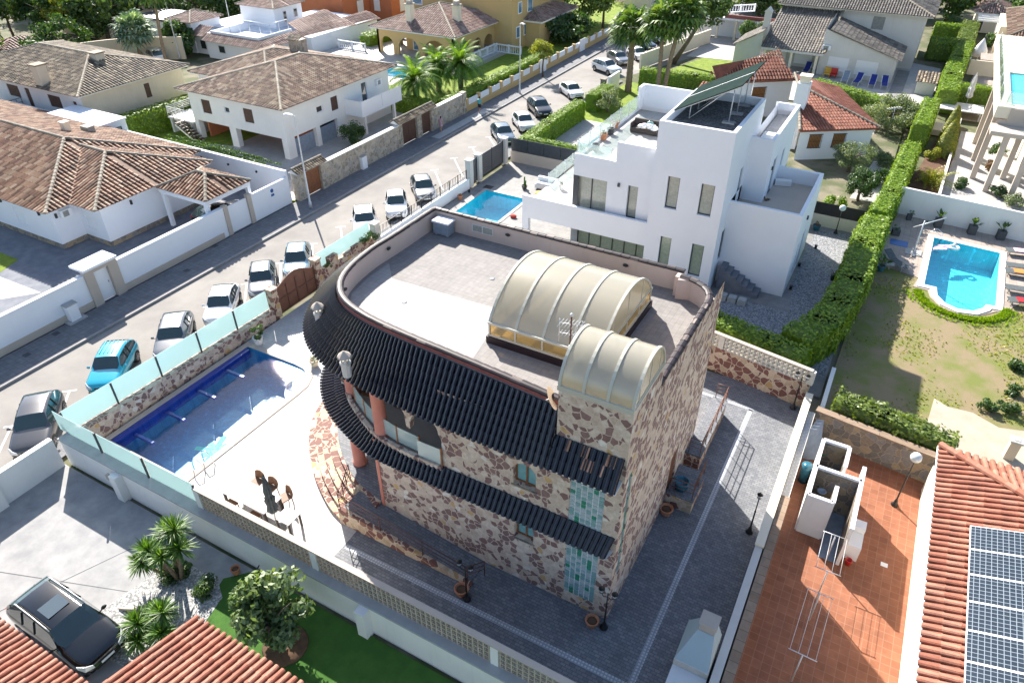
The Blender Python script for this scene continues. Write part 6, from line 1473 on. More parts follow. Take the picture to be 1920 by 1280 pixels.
for y, lab in ((32.85, 'pale post where the rough stone wall meets the railing wall'), (44.75, 'square white gate pillar at the end of the iron railing'), (46.1, 'square white gate pillar between the small and the large dark gate'), (50.3, 'square white gate pillar between the large dark gate and the hedge')):
 s_ = MB(); s_.box(-28.85, y-.24, 0, -28.4, y+.24, 2.15 if y > 40 else 1.9); s_.box(-28.9, y-.29, 2.151 if y > 40 else 1.901, -28.35, y+.29, 2.22 if y > 40 else 1.98); tag(s_.build('gate_pillar', M['greyrender'] if y > 40 else M['blockpale']), lab, 'pillar', 'pillars of the white house front wall')
for y0, y1, lab in ((45.0, 45.85, 'narrow anthracite slatted pedestrian gate of the white house'), (46.35, 50.05, 'wide anthracite slatted driveway gate of the white house')):
 t = thing('slatted_gate', (-28.6, (y0+y1)/2, 0), lab, 'gate'); s_ = MB()
 for i in range(11): s_.box(-28.64, y0+.02, .14+i*.17, -28.6, y1-.02, .29+i*.17)
 s_.build('slats', M['anthracite'], t); s_ = MB(); n = 1 if y1-y0 < 2 else 2
 for i in range(n+1): y = y0+(y1-y0)*i/n; s_.box(-28.66, max(y0, y-.04), .1, -28.58, min(y1, y+.04), 2.05)
 s_.build('frame', M['anthracite'], t)
t = thing('screened_wall', (-23.5, 51, 0), 'white wall with a dark grey screen panel on top between the gate and the white house', 'wall'); s_ = MB(); s_.box(-28.35, 50.9, -.1, -17.3, 51.08, .95); s_.build('wall', M['sand'], t)
for i in range(7): x = -28.3+i*1.55; s_ = MB(); s_.box(x, 50.95, .96, x+1.5, 50.99, 2.05); s_.build('screen_panel', M['anthracite'], t)
s_ = MB(); s_.box(-28.35, 32.4, -.1, -8.5, 32.62, .9) if False else s_.box(-26.3, 32.9, -.1, -9, 33.1, 1.7); tag(s_.build('party_wall', M['white2']), 'white party wall between the stone house and the white modern house', 'wall')
t = thing('outdoor_sofa', (-22.2, 46.9, 0), 'white outdoor sofa beside the cyan pool of the white house', 'sofa'); s_ = MB(); s_.box(-23.9, 46.8, .1, -20.6, 47.6, .42); s_.box(-23.9, 47.35, .421, -20.6, 47.62, .85); s_.build('seat', M['fabricwhite'], t); s_ = MB()
for i in range(3): s_.box(-23.8+i*1.06, 46.82, .43, -22.82+i*1.06, 47.3, .56)
s_.build('cushions', M['white'], t)
s_ = MB(); s_.lathe((-23.0, 45.9, 0), [(.3, 0), (.36, .12), (.3, .26), (.1, .28)], 16); tag(s_.build('pouffe', M['yellowp']), 'round yellow pouffe by the white outdoor sofa', 'pouffe')
pot(-24.6, 46.4, 0, .22, .3, M['potdark'], 'dark pot with a cactus beside the white outdoor sofa', 'cactus', M['yucca'], pl=.7)
pot(-28.0, 42.3, 0, .2, .3, M['clay'], 'clay pot against the white street wall by the cyan pool', 'ball', M['deadleaf'], pl=.2); pot(-28.0, 38.2, 0, .2, .4, M['potwhite'], 'white pot with a spiky plant against the white street wall', 'spiky', M['leaf'], pl=.35, pn=20)
pot(-28.05, 43.7, 0, .1, .2, M['black'], 'tiny black pot against the white street wall', None)
s_ = MB(); s_.box(-27.6, 45.0, .001, -26.9, 45.6, .02); tag(s_.build('doormat', M['black']), 'black doormat inside the narrow slatted gate', 'mat')
s_ = MB(); s_.ball((-22.9, 41.5, .12), .28, .2, .12, 10); tag(s_.build('pool_toy', M['redplate']), 'small red pool toy on the white paving', 'toy')
pt, bo = pool(POOL4, 1.2, M['poolcyan'], M['watercyan'], 'small narrow pool behind the clipped hedge of the white house', M['palepave'], .22)
for x, y in ((-15.6, 35.6), (-5.1, 36.4), (-4.2, 44), (-4.0, 49), (-3.0, 36.9)): pass
for x, y, lab in ((-3.3, 44.2, 'small black ground light on the slabs beside the white house, middle one'), (-3.2, 41.0, 'small black ground light on the slabs beside the white house, nearest the steps'), (-2.8, 47.2, 'small black ground light on the slabs beside the white house, furthest')):
 s_ = MB(); s_.box(x, y, 0, x+.16, y+.16, .22); s_.box(x-.02, y-.02, .221, x+.18, y+.18, .25); tag(s_.build('ground_light', M['black']), lab, 'light', 'ground lights by the white house')
pot(-1.0, 43.6, 0, .17, .34, M['black'], 'black square pot with a sparse plant by the tall hedge', 'spiky', M['dark'], pl=.4, pn=14, square=True)
pot(-.55, 50.0, 0, .22, .35, M['cream'], 'cream pot with a climbing plant near the rear wall and tall hedge', 'leafy', M['leaf'], pl=.4, pn=16)
pot(-3.2, 50.2, 0, .25, .38, M['potblue'], 'dark blue pot at the back corner of the white house', 'ball', M['deadleaf'], pl=.3)
garden_lamp(-1.9, 50.3, 1.7, 'white stemmed globe lamp in the gravel behind the white house', 1, None, True)
t = thing('mesh_topped_wall', (-2, 51, 0), 'low cream wall topped with dark mesh behind the white house', 'wall'); s_ = MB(); s_.box(-5.8, 50.95, -.1, .2, 51.12, .85); s_.build('wall', M['cream'], t); s_ = MB(); s_.box(-5.8, 51.0, .86, .2, 51.03, 1.75); s_.build('mesh', M['black'], t)
# ================================================================ HEDGES
hedge([(-1.7, 33.0), (-.6, 35.6), (-.2, 38), (.1, 41), (.15, 46), (.35, 50)], 1.75, 2.0, 'tall clipped hedge between the white house gravel and the dry lawn', size=.15, rough=.13)
hedge([(.35, 50.8), (.8, 55), (1.0, 60), (1.3, 66)], 1.35, 2.1, 'tall bright hedge running back beside the planted strip', size=.15, dens=45, rough=.1)
hedge([(-8.8, 33.4), (-6, 32.9), (-2.6, 32.1), (-.9, 31.6)], 1.35, 1.9, 'dark green hedge behind the stone rear wall of the paved yard', size=.15, dens=70, rough=.13)
hedge([(.95, 29.2), (2.8, 29.0), (5.9, 28.45)], 1.15, 1.85, 'ragged brown green hedge along the crazy stone terrace wall', size=.16, dens=60, rough=.2, lm=M['hedgeolive'])
hedge([(-27.6, 51.6), (-27.9, 57), (-27.9, 64.0)], 1.2, 1.75, 'long clipped hedge along the street beside the small pool', dens=50)
hedge([(-27.4, 51.5), (-20.0, 51.6)], .7, 2.15, 'narrow clipped hedge behind the dark grey screen', dens=50)
hedge([(-27.8, 66.4), (-27.6, 70.6)], 1.4, 1.7, 'short clipped hedge block before the white street gate', dens=45)
hedge([(-26.2, 76.0), (-20.5, 76.6), (-17.2, 76.9), (-12.6, 77.6)], 1.5, 2.2, 'clipped hedge behind the fan palms and olive tree', dens=38, size=.17)
hedge([(-16.9, 72.4), (-13.2, 71.8)], 1.6, 1.9, 'clipped arch shaped hedge beside the red roofed house', dens=38, size=.16, lm=M['hedgeolive'])
hedge([(-9.3, 83.2), (-4.5, 80.6), (.8, 77.6), (1.4, 77.4)], 1.5, 1.6, 'low bright hedge in front of the blue sunbeds', dens=32, size=.18)
hedge([(1.6, 70.6), (1.9, 79.2)], 1.5, 2.3, 'tall squared hedge behind the large olive tree', dens=32, size=.18)
hedge([(3.2, 83), (3.2, 90), (3.6, 98), (4.0, 106)], 1.9, 2.3, 'high clipped hedge running back beside the grey tiled house', dens=26, size=.2)
hedge([(3.4, 86.2), (9.6, 86.0)], 1.6, 2.2, 'dark high hedge crossing behind the white gazebo table', dens=30, size=.18)
hedge([(.2, 105.5), (3.0, 105.8)], 1.6, 2.4, 'squared hedge stub beside the grey tiled house', dens=24, size=.2); hedge([(.2, 116), (3.6, 116)], 1.6, 2.2, 'squared hedge stub at the far end of the hedge row', dens=22, size=.22)
hedge([(3.9, 106), (4.4, 120)], 2.0, 2.2, 'far end of the high hedge beyond the grey tiled house', dens=20, size=.22, lm=M['hedgeolive'])
hedge([(-39.7, 57.6), (-39.6, 68), (-39.6, 80)], 1.3, 1.6, 'long clipped hedge behind the yellow street wall', dens=42, size=.16)
hedge([(-46.5, 57.4), (-40.3, 57.4)], 1.3, 1.5, 'dark clipped hedge behind the stone wall below the first palm', dens=40, size=.16)
hedge([(-61.0, 37.3), (-60.6, 45.2), (-60.3, 49.0)], 1.3, 2.3, 'dark clipped hedge beside the weathered roof house', dens=36, size=.18)
hedge([(-63, 75), (-62.5, 84), (-61.5, 93), (-60.0, 98)], 1.7, 1.7, 'bushy green hedge between the yellow villa and the terracotta house', dens=26, size=.22, rough=.3)
# ================================================================ CARS
PAINTS = {'white': paint('white_car_paint', (.78, .78, .78)), 'black': paint('black_car_paint', (.004, .005, .006), rough=.16), 'grey': paint('grey_car_paint', (.07, .07, .075), .4, .3), 'silver': paint('silver_car_paint', (.20, .205, .215), .5, .3),
 'blue': paint('pale_blue_car_paint', (.22, .36, .44), .4, .25), 'turq': paint('turquoise_car_paint', (.02, .36, .50), .1, .25), 'navy': paint('navy_car_paint', (.01, .03, .07), .2, .2), 'bluegrey': paint('blue_grey_car_paint', (.10, .15, .2), .5, .25)}
def carpos(px, py, z=.75): p = P(px, py, z); return (p.x, p.y)
ca = math.atan2(-3.35, 3.07)
CARS = [ # centre pixel, paint, kind, L, W, H, heading, label, extras
 ((66, 785), 'grey', 'suv', 4.3, 1.85, 1.55, ca+.08, 'dark grey metallic car parked nearest, at the corner of the glass and white walls', {}),
 ((208, 678), 'turq', 'suv', 3.95, 1.75, 1.55, ca-.12, 'bright turquoise car with ribbed roof parked behind the glass wall', {'stripes': True}),
 ((324, 622), 'silver', 'suv', 4.2, 1.8, 1.5, ca-.02, 'silver grey car parked between the turquoise car and a white car', {}),
 ((414, 562), 'white', 'hatch', 4.0, 1.72, 1.45, ca-.1, 'white hatchback with teal sunshade parked between the silver car and a pale grey car', {}),
 ((490, 515), 'silver', 'hatch', 4.0, 1.72, 1.45, ca+.02, 'pale silver car with dark windscreen parked next to the blue car', {}),
 ((556, 480), 'blue', 'hatch', 4.1, 1.75, 1.5, ca-.06, 'pale blue car parked in front of the brown arched gate', {}),
 ((683, 408), 'white', 'suv', 4.1, 1.8, 1.5, ca-.02, 'white car with roof rails parked first along the iron railing', {'rails': True}),
 ((742, 375), 'white', 'hatch', 3.9, 1.7, 1.48, ca-.08, 'white compact car with sunshade parked second along the iron railing', {}),
 ((793, 345), 'silver', 'hatch', 4.0, 1.74, 1.45, ca+.03, 'white and grey roofed car parked third along the iron railing', {}),
 ((943, 244), 'bluegrey', 'hatch', 4.1, 1.75, 1.45, ca+.03, 'dark blue grey car parked opposite the pavement strip, before the dark gate hedge', {}),
 ((982, 222), 'white', 'hatch', 3.9, 1.72, 1.42, ca+.02, 'small white car parked between two dark cars beside the long hedge', {}),
 ((1012, 196), 'black', 'suv', 4.2, 1.8, 1.55, ca+.06, 'black car parked by the long hedge next to the small white car', {}),
 ((1072, 164), 'white', 'hatch', 3.9, 1.72, 1.42, ca+.1, 'white car with blue reflecting roof beside the end of the long hedge', {}),
 ((1138, 121), 'white', 'suv', 4.3, 1.8, 1.55, ca+.35, 'tall white car turned towards the white gate by the palms', {}),
 ((1160, 104), 'silver', 'hatch', 4.1, 1.74, 1.42, ca+.1, 'grey car half hidden behind the fan palm trunk', {}),
 ((1196, 96), 'white', 'hatch', 4.0, 1.72, 1.42, ca+.1, 'white car seen between the fan palm trunks', {}),
 ((1207, 78), 'navy', 'suv', 4.4, 1.82, 1.6, ca+.25, 'dark navy car with cyan sunshade beyond the fan palms', {}),
 ((1228, 66), 'black', 'hatch', 4.1, 1.75, 1.45, ca+.25, 'furthest dark car at the end of the parked row', {})]
for (px, py), pk, kd, L_, W_, H_, hd, lab, ex in CARS:
 x, y = carpos(px, py); c = car(lab, PAINTS[pk], kd, L_, W_, H_, **ex); put(c, (x, y, -.13), hd, .93)
for c in [o for o in bpy.data.objects if o.name.startswith('parked_car')][:1]: pass
c = car('black people carrier with silver roof rails and glass sunroof parked on the pale driveway', PAINTS['black'], 'mpv', 4.5, 1.82, 1.58, rails=True, sunroof=True, group='none'); del c['group']
x, y = carpos(124, 1168, .7); put(c, (x, y, 0), math.atan2(P(200, 1225, .3).y-P(60, 1120, .3).y, P(200, 1225, .3).x-P(60, 1120, .3).x)+.0, .98)
c = car('dark car under the tiled carport of the white bungalow', PAINTS['black'], 'suv', 4.2, 1.8, 1.5, group='none'); del c['group']; put(c, (-41.2, 31.0, 0), R(80), .93)
c = car('white off road car parked beyond the weathered roof house', PAINTS['white'], 'suv', 4.3, 1.8, 1.6, group='none'); del c['group']; p = P(290, 103, .7); put(c, (p.x, p.y, 0), R(160), .95)
c = car('small blue car far behind the moorish white house', PAINTS['navy'], 'hatch', 4.1, 1.8, 1.5, group='none'); del c['group']; p = P(600, 8, .7); put(c, (p.x, p.y, 0), R(150), .95)
# ================================================================ STREET WALLS, LEFT SIDE
t = thing('white_street_wall', (-38.8, 23, 0), 'long white street wall with grey base in front of the tiled bungalow', 'wall'); s_ = MB()
s_.box(-39.05, 10.5, .0, -38.85, 19.0, 2.05); s_.box(-39.05, 21.1, .0, -38.85, 29.4, 2.05); s_.box(-39.05, 31.9, 0, -38.85, 35.6, 2.05); s_.build('wall', M['white'], t); s_ = MB()
s_.box(-38.849, 10.5, 0, -38.8, 19.0, .42); s_.box(-38.849, 21.1, 0, -38.8, 29.0, .42); s_.box(-39.1, 28.9, 0, -38.78, 29.39, 2.07) if False else s_.box(-39.08, 29.4, 0, -38.78, 29.75, 2.2); s_.box(-39.08, 31.55, 0, -38.78, 31.9, 2.2); s_.box(-39.08, 10.1, 0, -38.75, 10.5, 2.3); s_.build('stone_base', M['sand'], t)
s_ = MB(); s_.box(-39.1, 10.5, 2.051, -38.8, 19.0, 2.11); s_.box(-39.1, 21.1, 2.051, -38.8, 29.4, 2.11); s_.build('coping', M['white'], t)
s_ = MB(); s_.lathe((-38.93, 34.2, 1.75), [(.001, 0), (.001, .0)], 3) if False else s_.tube([(-38.848, 33.9, 1.62), (-38.835, 33.9, 1.62)], .15, 18); s_.box(-38.847, 33.75, 1.2, -38.837, 34.05, 1.38); s_.build('round_blue_sign', M['signblue'], t)
t = thing('doorway', (-38.95, 20, 0), 'sand stone doorway with white slab roof and white door in the white street wall', 'doorway'); s_ = MB()
s_.box(-39.1, 19.0, 0, -38.7, 19.55, 2.35); s_.box(-39.1, 20.5, 0, -38.7, 21.1, 2.35); s_.box(-39.1, 19.551, 2.1, -38.7, 20.499, 2.35); s_.build('surround', M['sand'], t); s_ = MB(); s_.box(-39.9, 18.95, 2.352, -38.6, 21.15, 2.5); s_.build('roof', M['white'], t)
s_ = MB(); s_.box(-39.0, 19.56, .03, -38.95, 20.49, 2.09); d = s_.build('door', M['lampwhite'], t); s_ = MB(); s_.box(-38.949, 20.3, 1.0, -38.9, 20.34, 1.15); s_.build('handle', M['steel'], d)
s_ = MB(); s_.box(-39.0, 29.76, .03, -38.92, 31.54, 1.98); tag(s_.build('sliding_gate', M['white']), 'plain white sliding gate in front of the tiled carport', 'gate')
t = thing('meter_box', (-38.55, 17.6, 0), 'white utility meter box standing against the white street wall', 'meter box'); s_ = MB(); s_.box(-38.79, 17.25, 0, -38.4, 17.85, 1.05); s_.build('box', M['lampwhite'], t); s_ = MB(); s_.box(-38.81, 17.2, 1.051, -38.36, 17.9, 1.12); s_.box(-38.85, 17.0, 0, -38.25, 18.1, .08); s_.build('lid', M['coping'], t)
t = thing('meter_box', (-38.3, 43.5, 0), 'white utility box standing against the rough stone street wall', 'meter box'); s_ = MB(); s_.box(-38.5, 43.3, 0, -38.15, 43.9, 1.05); s_.build('box', M['lampwhite'], t); s_ = MB(); s_.box(-38.52, 43.26, 1.051, -38.12, 43.94, 1.1); s_.build('lid', M['coping'], t)
s_ = MB(); s_.box(-39.1, 3, 0, -38.8, 10.09, 1.9); tag(s_.build('street_wall', M['beige']), 'yellowish block wall at the left edge of the picture beyond the pavement', 'wall')
for px, py, lab in ((350, 507, 'square drain cover on the pavement below the long white wall, nearer the doorway'), (403, 461, 'square drain cover on the pavement by the sliding gate'), (105, 625, 'square drain cover at the left end of the pavement'), (50, 665, 'square drain cover in the shadow at the far left of the pavement')):
 p = P(px, py, 0); s_ = MB(); s_.box(p.x-.18, p.y-.18, .001, p.x+.18, p.y+.18, .008); tag(s_.build('drain_cover', M['anthracite']), lab, 'drain cover', 'drain covers in the pavement')
# stone street wall of the middle house
t = thing('stone_street_wall', (-38.6, 46, 0), 'rough field stone street wall with brown gates under small tiled roofs', 'wall'); s_ = MB(); s_.box(-38.8, 39.2, 0, -38.45, 48.9, 1.95); s_.box(-38.8, 54.3, 0, -38.45, 59.3, 1.95); s_.box(-38.85, 51.6, 0, -38.4, 52.3, 2.3); s_.box(-38.85, 48.9, 0, -38.4, 49.35, 2.3); s_.box(-38.85, 53.9, 0, -38.4, 54.3, 2.3)
s_.box(-39.0, 36.1, 0, -38.4, 36.9, 2.2); s_.box(-38.85, 38.7, 0, -38.4, 39.199, 2.2); s_.box(-38.9, 59.3, 0, -38.35, 59.9, 2.1); s_.build('wall', M['fieldstone'], t); s_ = MB(); s_.box(-38.85, 39.2, 1.951, -38.4, 48.9, 2.02); s_.box(-38.85, 54.3, 1.951, -38.4, 59.3, 2.02); s_.build('coping', M['white2'], t)
for y0, y1, lab in ((36.92, 38.68, 'brown wooden double door under the nearer little tiled gate roof'), (49.37, 51.58, 'wide brown wooden gate under the longer tiled gate roof'), (52.32, 53.88, 'narrow brown wooden gate next to the wide one under the tiled gate roof')):
 t2 = thing('wooden_gate', (-38.65, (y0+y1)/2, 0), lab, 'gate'); s_ = MB(); s_.box(-38.68, y0, .05, -38.62, (y0+y1)/2-.01, 1.95); s_.box(-38.68, (y0+y1)/2+.01, .05, -38.62, y1, 1.95); s_.build('gate_leaves', M['wood'] if y0 < 45 else M['browndoor'], t2); s_ = MB()
 for i in range(int((y1-y0)/.16)): s_.box(-38.619, y0+.04+i*.16, .1, -38.61, y0+.05+i*.16, 1.9)
 s_.build('boards', M['rust'], t2)
for y0, y1, lab in ((36.0, 39.3, 'small tiled gate roof at the corner of the white wall and the stone wall'), (48.6, 54.5, 'longer tiled gate roof over the two brown gates in the stone street wall')):
 t2 = thing('gate_roof', (-38.6, (y0+y1)/2, 2.1), lab, 'gate roof', 'little tiled roofs over the street gates'); s_ = MB(); tiles(s_, [(-38.15, y0, 2.2), (-38.15, y1, 2.2), (-38.75, y1, 2.5), (-38.75, y0, 2.5)], .22, .3, .06); tiles(s_, [(-39.2, y1, 2.25), (-39.2, y0, 2.25), (-38.75, y0, 2.5), (-38.75, y1, 2.5)], .22, .3, .06); s_.build('roof_tiles', M['tile_dull'], t2)
 s_ = MB(); s_.add([(-38.2, y0+.02, 2.12), (-39.15, y0+.02, 2.17), (-38.75, y0+.02, 2.45), (-38.2, y1-.02, 2.12), (-39.15, y1-.02, 2.17), (-38.75, y1-.02, 2.45)], [(0, 2, 1), (3, 4, 5), (0, 1, 4, 3), (1, 2, 5, 4), (2, 0, 3, 5)]); s_.build('roof_base', M['white2'], t2); s_ = MB(); ridge(s_, (-38.75, y0, 2.53), (-38.75, y1, 2.53), .1); s_.build('ridge', M['ridge_pale'], t2)
# yellow street wall with white rails
t = thing('yellow_street_wall', (-38.6, 80, 0), 'yellow street wall with white panel rail and yellow piers in front of the yellow villa', 'wall'); s_ = MB(); s_.box(-38.75, 59.9, 0, -38.5, 100, .55)
for i in range(18): y = 60.3+i*2.3; s_.box(-38.8, y-.16, .551, -38.45, y+.16, 1.3)
s_.build('wall', M['yellow'], t); s_ = MB()
for i in range(17):
 y = 60.3+i*2.3
 s_.box(-38.68, y+.17, .56, -38.6, y+2.13, 1.15)
s_.build('white_panels', M['white'], t)
for y, lab in ((76.0, 'white metal gate in the yellow street wall behind the round street tree'), (87.0, 'white pedestrian gate in the far part of the yellow street wall')): s_ = MB(); s_.box(-38.45, y, .02, -38.4, y+1.6, 1.5); tag(s_.build('white_gate', M['lampwhite']), lab, 'gate', 'white gates of the yellow wall')
# lamps
street_lamp(-36.95, 35.57, 6.9, 'tall street lamp on the pavement in front of the stone corner pillar', R(-170)); street_lamp(-36.85, 68.2, 7.0, 'tall street lamp on the pavement by the yellow street wall', R(-30))
p = P(103, 115, 0); street_lamp(-80, 60, 6.5, 'grey street lamp among the dark trees behind the weathered roof house', R(160)); street_lamp(-86, 74, 6.5, 'far street lamp beside the moorish white house', R(170))
person(-34.9+.3-3.3+.2, 54.3, 1.42, R(95), 'person in a pale mauve dress walking on the pavement by the yellow wall', M['dresspink'], None, M['hairdark'], True)
person(-37.3, 60.6, 1.62, R(80), 'person in a teal shirt and black shorts walking on the pavement by the yellow wall', M['shirtteal'], M['shortsblack'], M['hairdark'])
# ================================================================ LEFT BUNGALOW
t = thing('tiled_bungalow', (-55, 28, 0), 'low white bungalow with large old clay tiled hipped roofs and a tiled carport', 'house'); b = MB()
FA = Face((-62, 22.6), (-47.1, 22.6)); WA = [(7.2, 7.9, 1.1, 2.3), (4.0, 4.7, 1.1, 2.3), (10.4, 11.4, .9, 2.3)]; FA.wall(b, .35, 2.95, WA, .12); FB = Face((-47.1, 22.6), (-47.1, 24.4)); FB.wall(b, .35, 2.95)
FC = Face((-47.1, 24.4), (-44.6, 24.4)); WC = [(.5, 1.5, 1.0, 2.4)]; FC.wall(b, .35, 2.95, WC, .12); FD = Face((-44.6, 24.4), (-44.6, 33)); FD.wall(b, .35, 2.95); b.build('wall', M['white'], t)
b = MB(); FA.box(b, 0, FA.L, 0, .35, -.03, .1); FB.box(b, 0, FB.L, 0, .35, -.03, .1); FC.box(b, .04, FC.L, 0, .35, -.03, .1); FD.box(b, 0, FD.L, 0, .35, -.03, .1); b.build('stone_base', M['stonegrey'], t)
for fc, h in ((FA, WA[0]), (FA, WA[1]), (FA, WA[2]), (FC, WC[0])): fc.window(t, h, 'shutter', M['lampwhite'], None, .1, 1)
b = MB(); c = MB(); hip(b, -76, 22.0, -46.5, 34.6, 2.95, .30, c); hip(b, -60, 23.75, -44.0, 33.5, 2.96, .30, c); b.build('roof_tiles', M['tile_old'], t); c.build('ridge_tiles', M['ridge_pale'], t)
b = MB(); b.box(-76, 22.1, 2.86, -46.6, 34.5, 2.94); b.box(-46.599, 23.85, 2.86, -44.1, 33.4, 2.94); b.build('eaves', M['white'], t)
cp_ = thing('tiled_carport', (-41.5, 30.5, 0), 'small open carport with pyramid clay tiled roof on white posts beside the white sliding gate', 'carport'); b = MB(); c = MB(); hip(b, -43.98, 28.45, -39.15, 32.5, 2.85, .42, c, skip='W'); b.build('roof_tiles', M['tile_old'], cp_); c.build('ridge_tiles', M['ridge_pale'], cp_)
b = MB(); b.box(-43.9, 28.5, 2.5, -39.25, 28.75, 2.84); b.box(-43.9, 32.2, 2.5, -39.25, 32.45, 2.84); b.box(-39.5, 28.751, 2.5, -39.25, 32.199, 2.84); b.build('beams', M['white'], cp_)
for x, y in ((-43.6, 28.62), (-39.4, 28.62), (-39.4, 32.3)): b = MB(); b.box(x-.13, y-.13, 0, x+.13, y+.13, 2.499); b.build('post', M['white'], cp_)
ac = lambda root, fc, u, z, w_=.75: [(lambda m_: (fc.box(m_, u, u+w_, z, z+.5, -.3, -.04), m_.build('air_conditioner', M['lampwhite'], root)))(MB()), (lambda m_: (fc.box(m_, u+.12, u+w_-.25, z+.06, z+.44, -.32, -.301), m_.build('fan_grille', M['potgrey'], root)))(MB())]
ac(t, FB, .5, 2.1)
for fc, u in ((FA, 2.0), (FA, 6.3), (FA, 9.2), (FA, 13.5), (FD, 2.2), (FB, .2)): s_ = MB(); fc.box(s_, u, u+.12, 2.2, 2.5, -.12, -.004); s_.build('wall_lamp', M['black'], t)
p = P(126, 247, 4.2); s_ = MB(); s_.box(p.x-.25, p.y-.25, 3.3, p.x+.25, p.y+.25, 4.9); s_.box(p.x-.3, p.y-.3, 4.901, p.x+.3, p.y+.3, 5.0); s_.build('chimney', M['cream'], t); p = P(165, 243, 4.0); s_ = MB(); s_.box(p.x-.45, p.y-.3, 3.4, p.x+.45, p.y+.3, 4.3); s_.build('roof_unit', M['potgrey'], t)
t = thing('white_side_wall', (-55, 35.7, 0), 'long white garden wall with small round lamps running behind the tiled bungalow to the street', 'wall'); s_ = MB(); s_.box(-76, 35.6, 0, -39.06, 35.85, 2.45); s_.build('wall', M['white'], t); s_ = MB()
for i in range(9): x = -42-i*3.0; s_.tube([(x, 35.6, 1.85), (x, 35.52, 1.85)], .09, 8)
s_.build('round_lamps', M['black'], t)
t = thing('rooftop_box', (-61, 34.8, 0), 'white flat roofed annexe with dark framed windows behind the tiled bungalow', 'annexe'); b = MB(); fS2 = Face((-64.2, 33.9), (-57.5, 33.9)); fE2 = Face((-57.5, 33.9), (-57.5, 36.3)); hS = (3.5, 5.4, 2.35, 2.9); hE = (.5, 1.9, 1.0, 2.75); fS2.wall(b, 0, 3.2, [hS], .1); fE2.wall(b, 0, 3.2, [hE], .1)
b.quad((-57.5, 36.3, 0), (-64.2, 36.3, 0), (-64.2, 36.3, 3.2), (-57.5, 36.3, 3.2)); b.quad((-64.2, 36.3, 0), (-64.2, 33.9, 0), (-64.2, 33.9, 3.2), (-64.2, 36.3, 3.2)); b.box(-64.3, 33.8, 3.201, -57.4, 36.4, 3.32); b.build('wall', M['white'], t); fS2.window(t, hS, 'glass', M['anthracite'], M['pane'], .08, 0); fE2.window(t, hE, 'glass', M['anthracite'], M['curtain'], .08, 0)
for i in range(1): s_ = MB(); crown(s_, (-47, 36.6, 2.3), 6.5, .6, .5, 1500, .16, 26, spread=.3, hollow=.2); tag(s_.build('climbing_plants', M['leaf']), 'loose green climbers spilling along the top of the long white garden wall', 'plants')
# ================================================================ MIDDLE HOUSE
t = thing('tiled_villa', (-50, 48, 0), 'two storey white house with brown shutters and a big brown clay tiled hipped roof', 'house'); b = MB()
x0, x1, y0, y1 = -56.2, -45.0, 42.0, 56.3; zf = 1.75
fs = Face((x0, y0), (x1, y0)); fe = Face((x1, y0), (x1, y1)); HS = [(1.5, 2.6, 2.55, 3.75), (4.3, 4.9, 3.0, 3.5), (6.6, 7.7, 2.55, 3.75)]; HE = [(4.0, 4.8, 2.85, 3.4), (5.9, 6.8, 2.5, 3.7), (10.2, 11.0, 2.0, 3.9)]
fs.wall(b, zf, 4.45, HS, .12); fe.wall(b, zf, 4.45, HE, .12); Face((x1, y1), (x0, y1)).wall(b, 0, 4.45); Face((x0, y1), (x0, y0)).wall(b, zf, 4.45)
for u0, u1 in ((0, .5), (4.4, 5.2), (10.6, fs.L)): fs.box(b, u0, u1, 0, zf-.001, 0, .5)
for u0, u1 in ((.5, .9), (3.6, 4.1), (6.4, fe.L)): fe.box(b, u0, u1, 0, zf-.001, .001, .4)
b.box(x0+.2, y0+.2, zf, x1-.2, y1-.2, zf+.1); b.build('wall', M['white2'], t)
b = MB(); b.box(x0+.6, y0+4, 0, x1-.6, y0+4.2, zf-.01); b.box(x0+.6, y0+.8, 0, x0+.8, y0+3.99, zf-.01); b.build('carport_inner_wall', M['orange'], t)
b = MB(); b.box(x1-.3, y0+1.0, 0, x1-.25, y0+3.5, zf-.3); b.box(x1-.3, y0+4.2, 0, x1-.25, y0+6.3, zf-.3); b.build('garage_screens', M['plasticgrey'], t)
for i, h in enumerate(HS): fs.window(t, h, 'shutter' if i != 1 else 'glass', M['browndoor'] if i != 1 else M['white'], M['pane'], .1, 1 if i != 1 else 0)
for i, h in enumerate(HE): fe.window(t, h, 'shutter' if i == 1 else 'glass', M['browndoor'] if i == 1 else M['white'], M['pane'], .1, 1 if i == 1 else 0)
b = MB(); c = MB(); zr = hip(b, -56.9, 41.3, -44.3, 57.0, 4.5, .26, c); hip(b, -60.2, 45.6, -50, 56.9, 4.52, .26, c); b.build('roof_tiles', M['tile_brown'], t); c.build('ridge_tiles', M['ridge_pale'], t)
b = MB(); b.box(-56.8, 41.4, 4.38, -44.4, 56.9, 4.49); b.box(-60.1, 45.7, 4.38, -56.801, 56.8, 4.49); b.build('eaves', M['white2'], t)
b = MB(); b.box(-59.6, 46.2, 0, -56.21, 56.2, 4.37); b.build('rear_wing', M['white2'], t)
p = P(561, 98, 5.4); b = MB(); b.box(p.x-.6, p.y-.6, 4.8, p.x+.6, p.y+.6, 6.6); ch = b.build('chimney', M['fieldstone'], t); b = MB(); tiles(b, [(p.x-.8, p.y-.8, 6.65), (p.x+.8, p.y-.8, 6.65), (p.x+.8, p.y, 6.95), (p.x-.8, p.y, 6.95)], .2, .4, .06); b.build('chimney_roof', M['tile_dull'], ch)
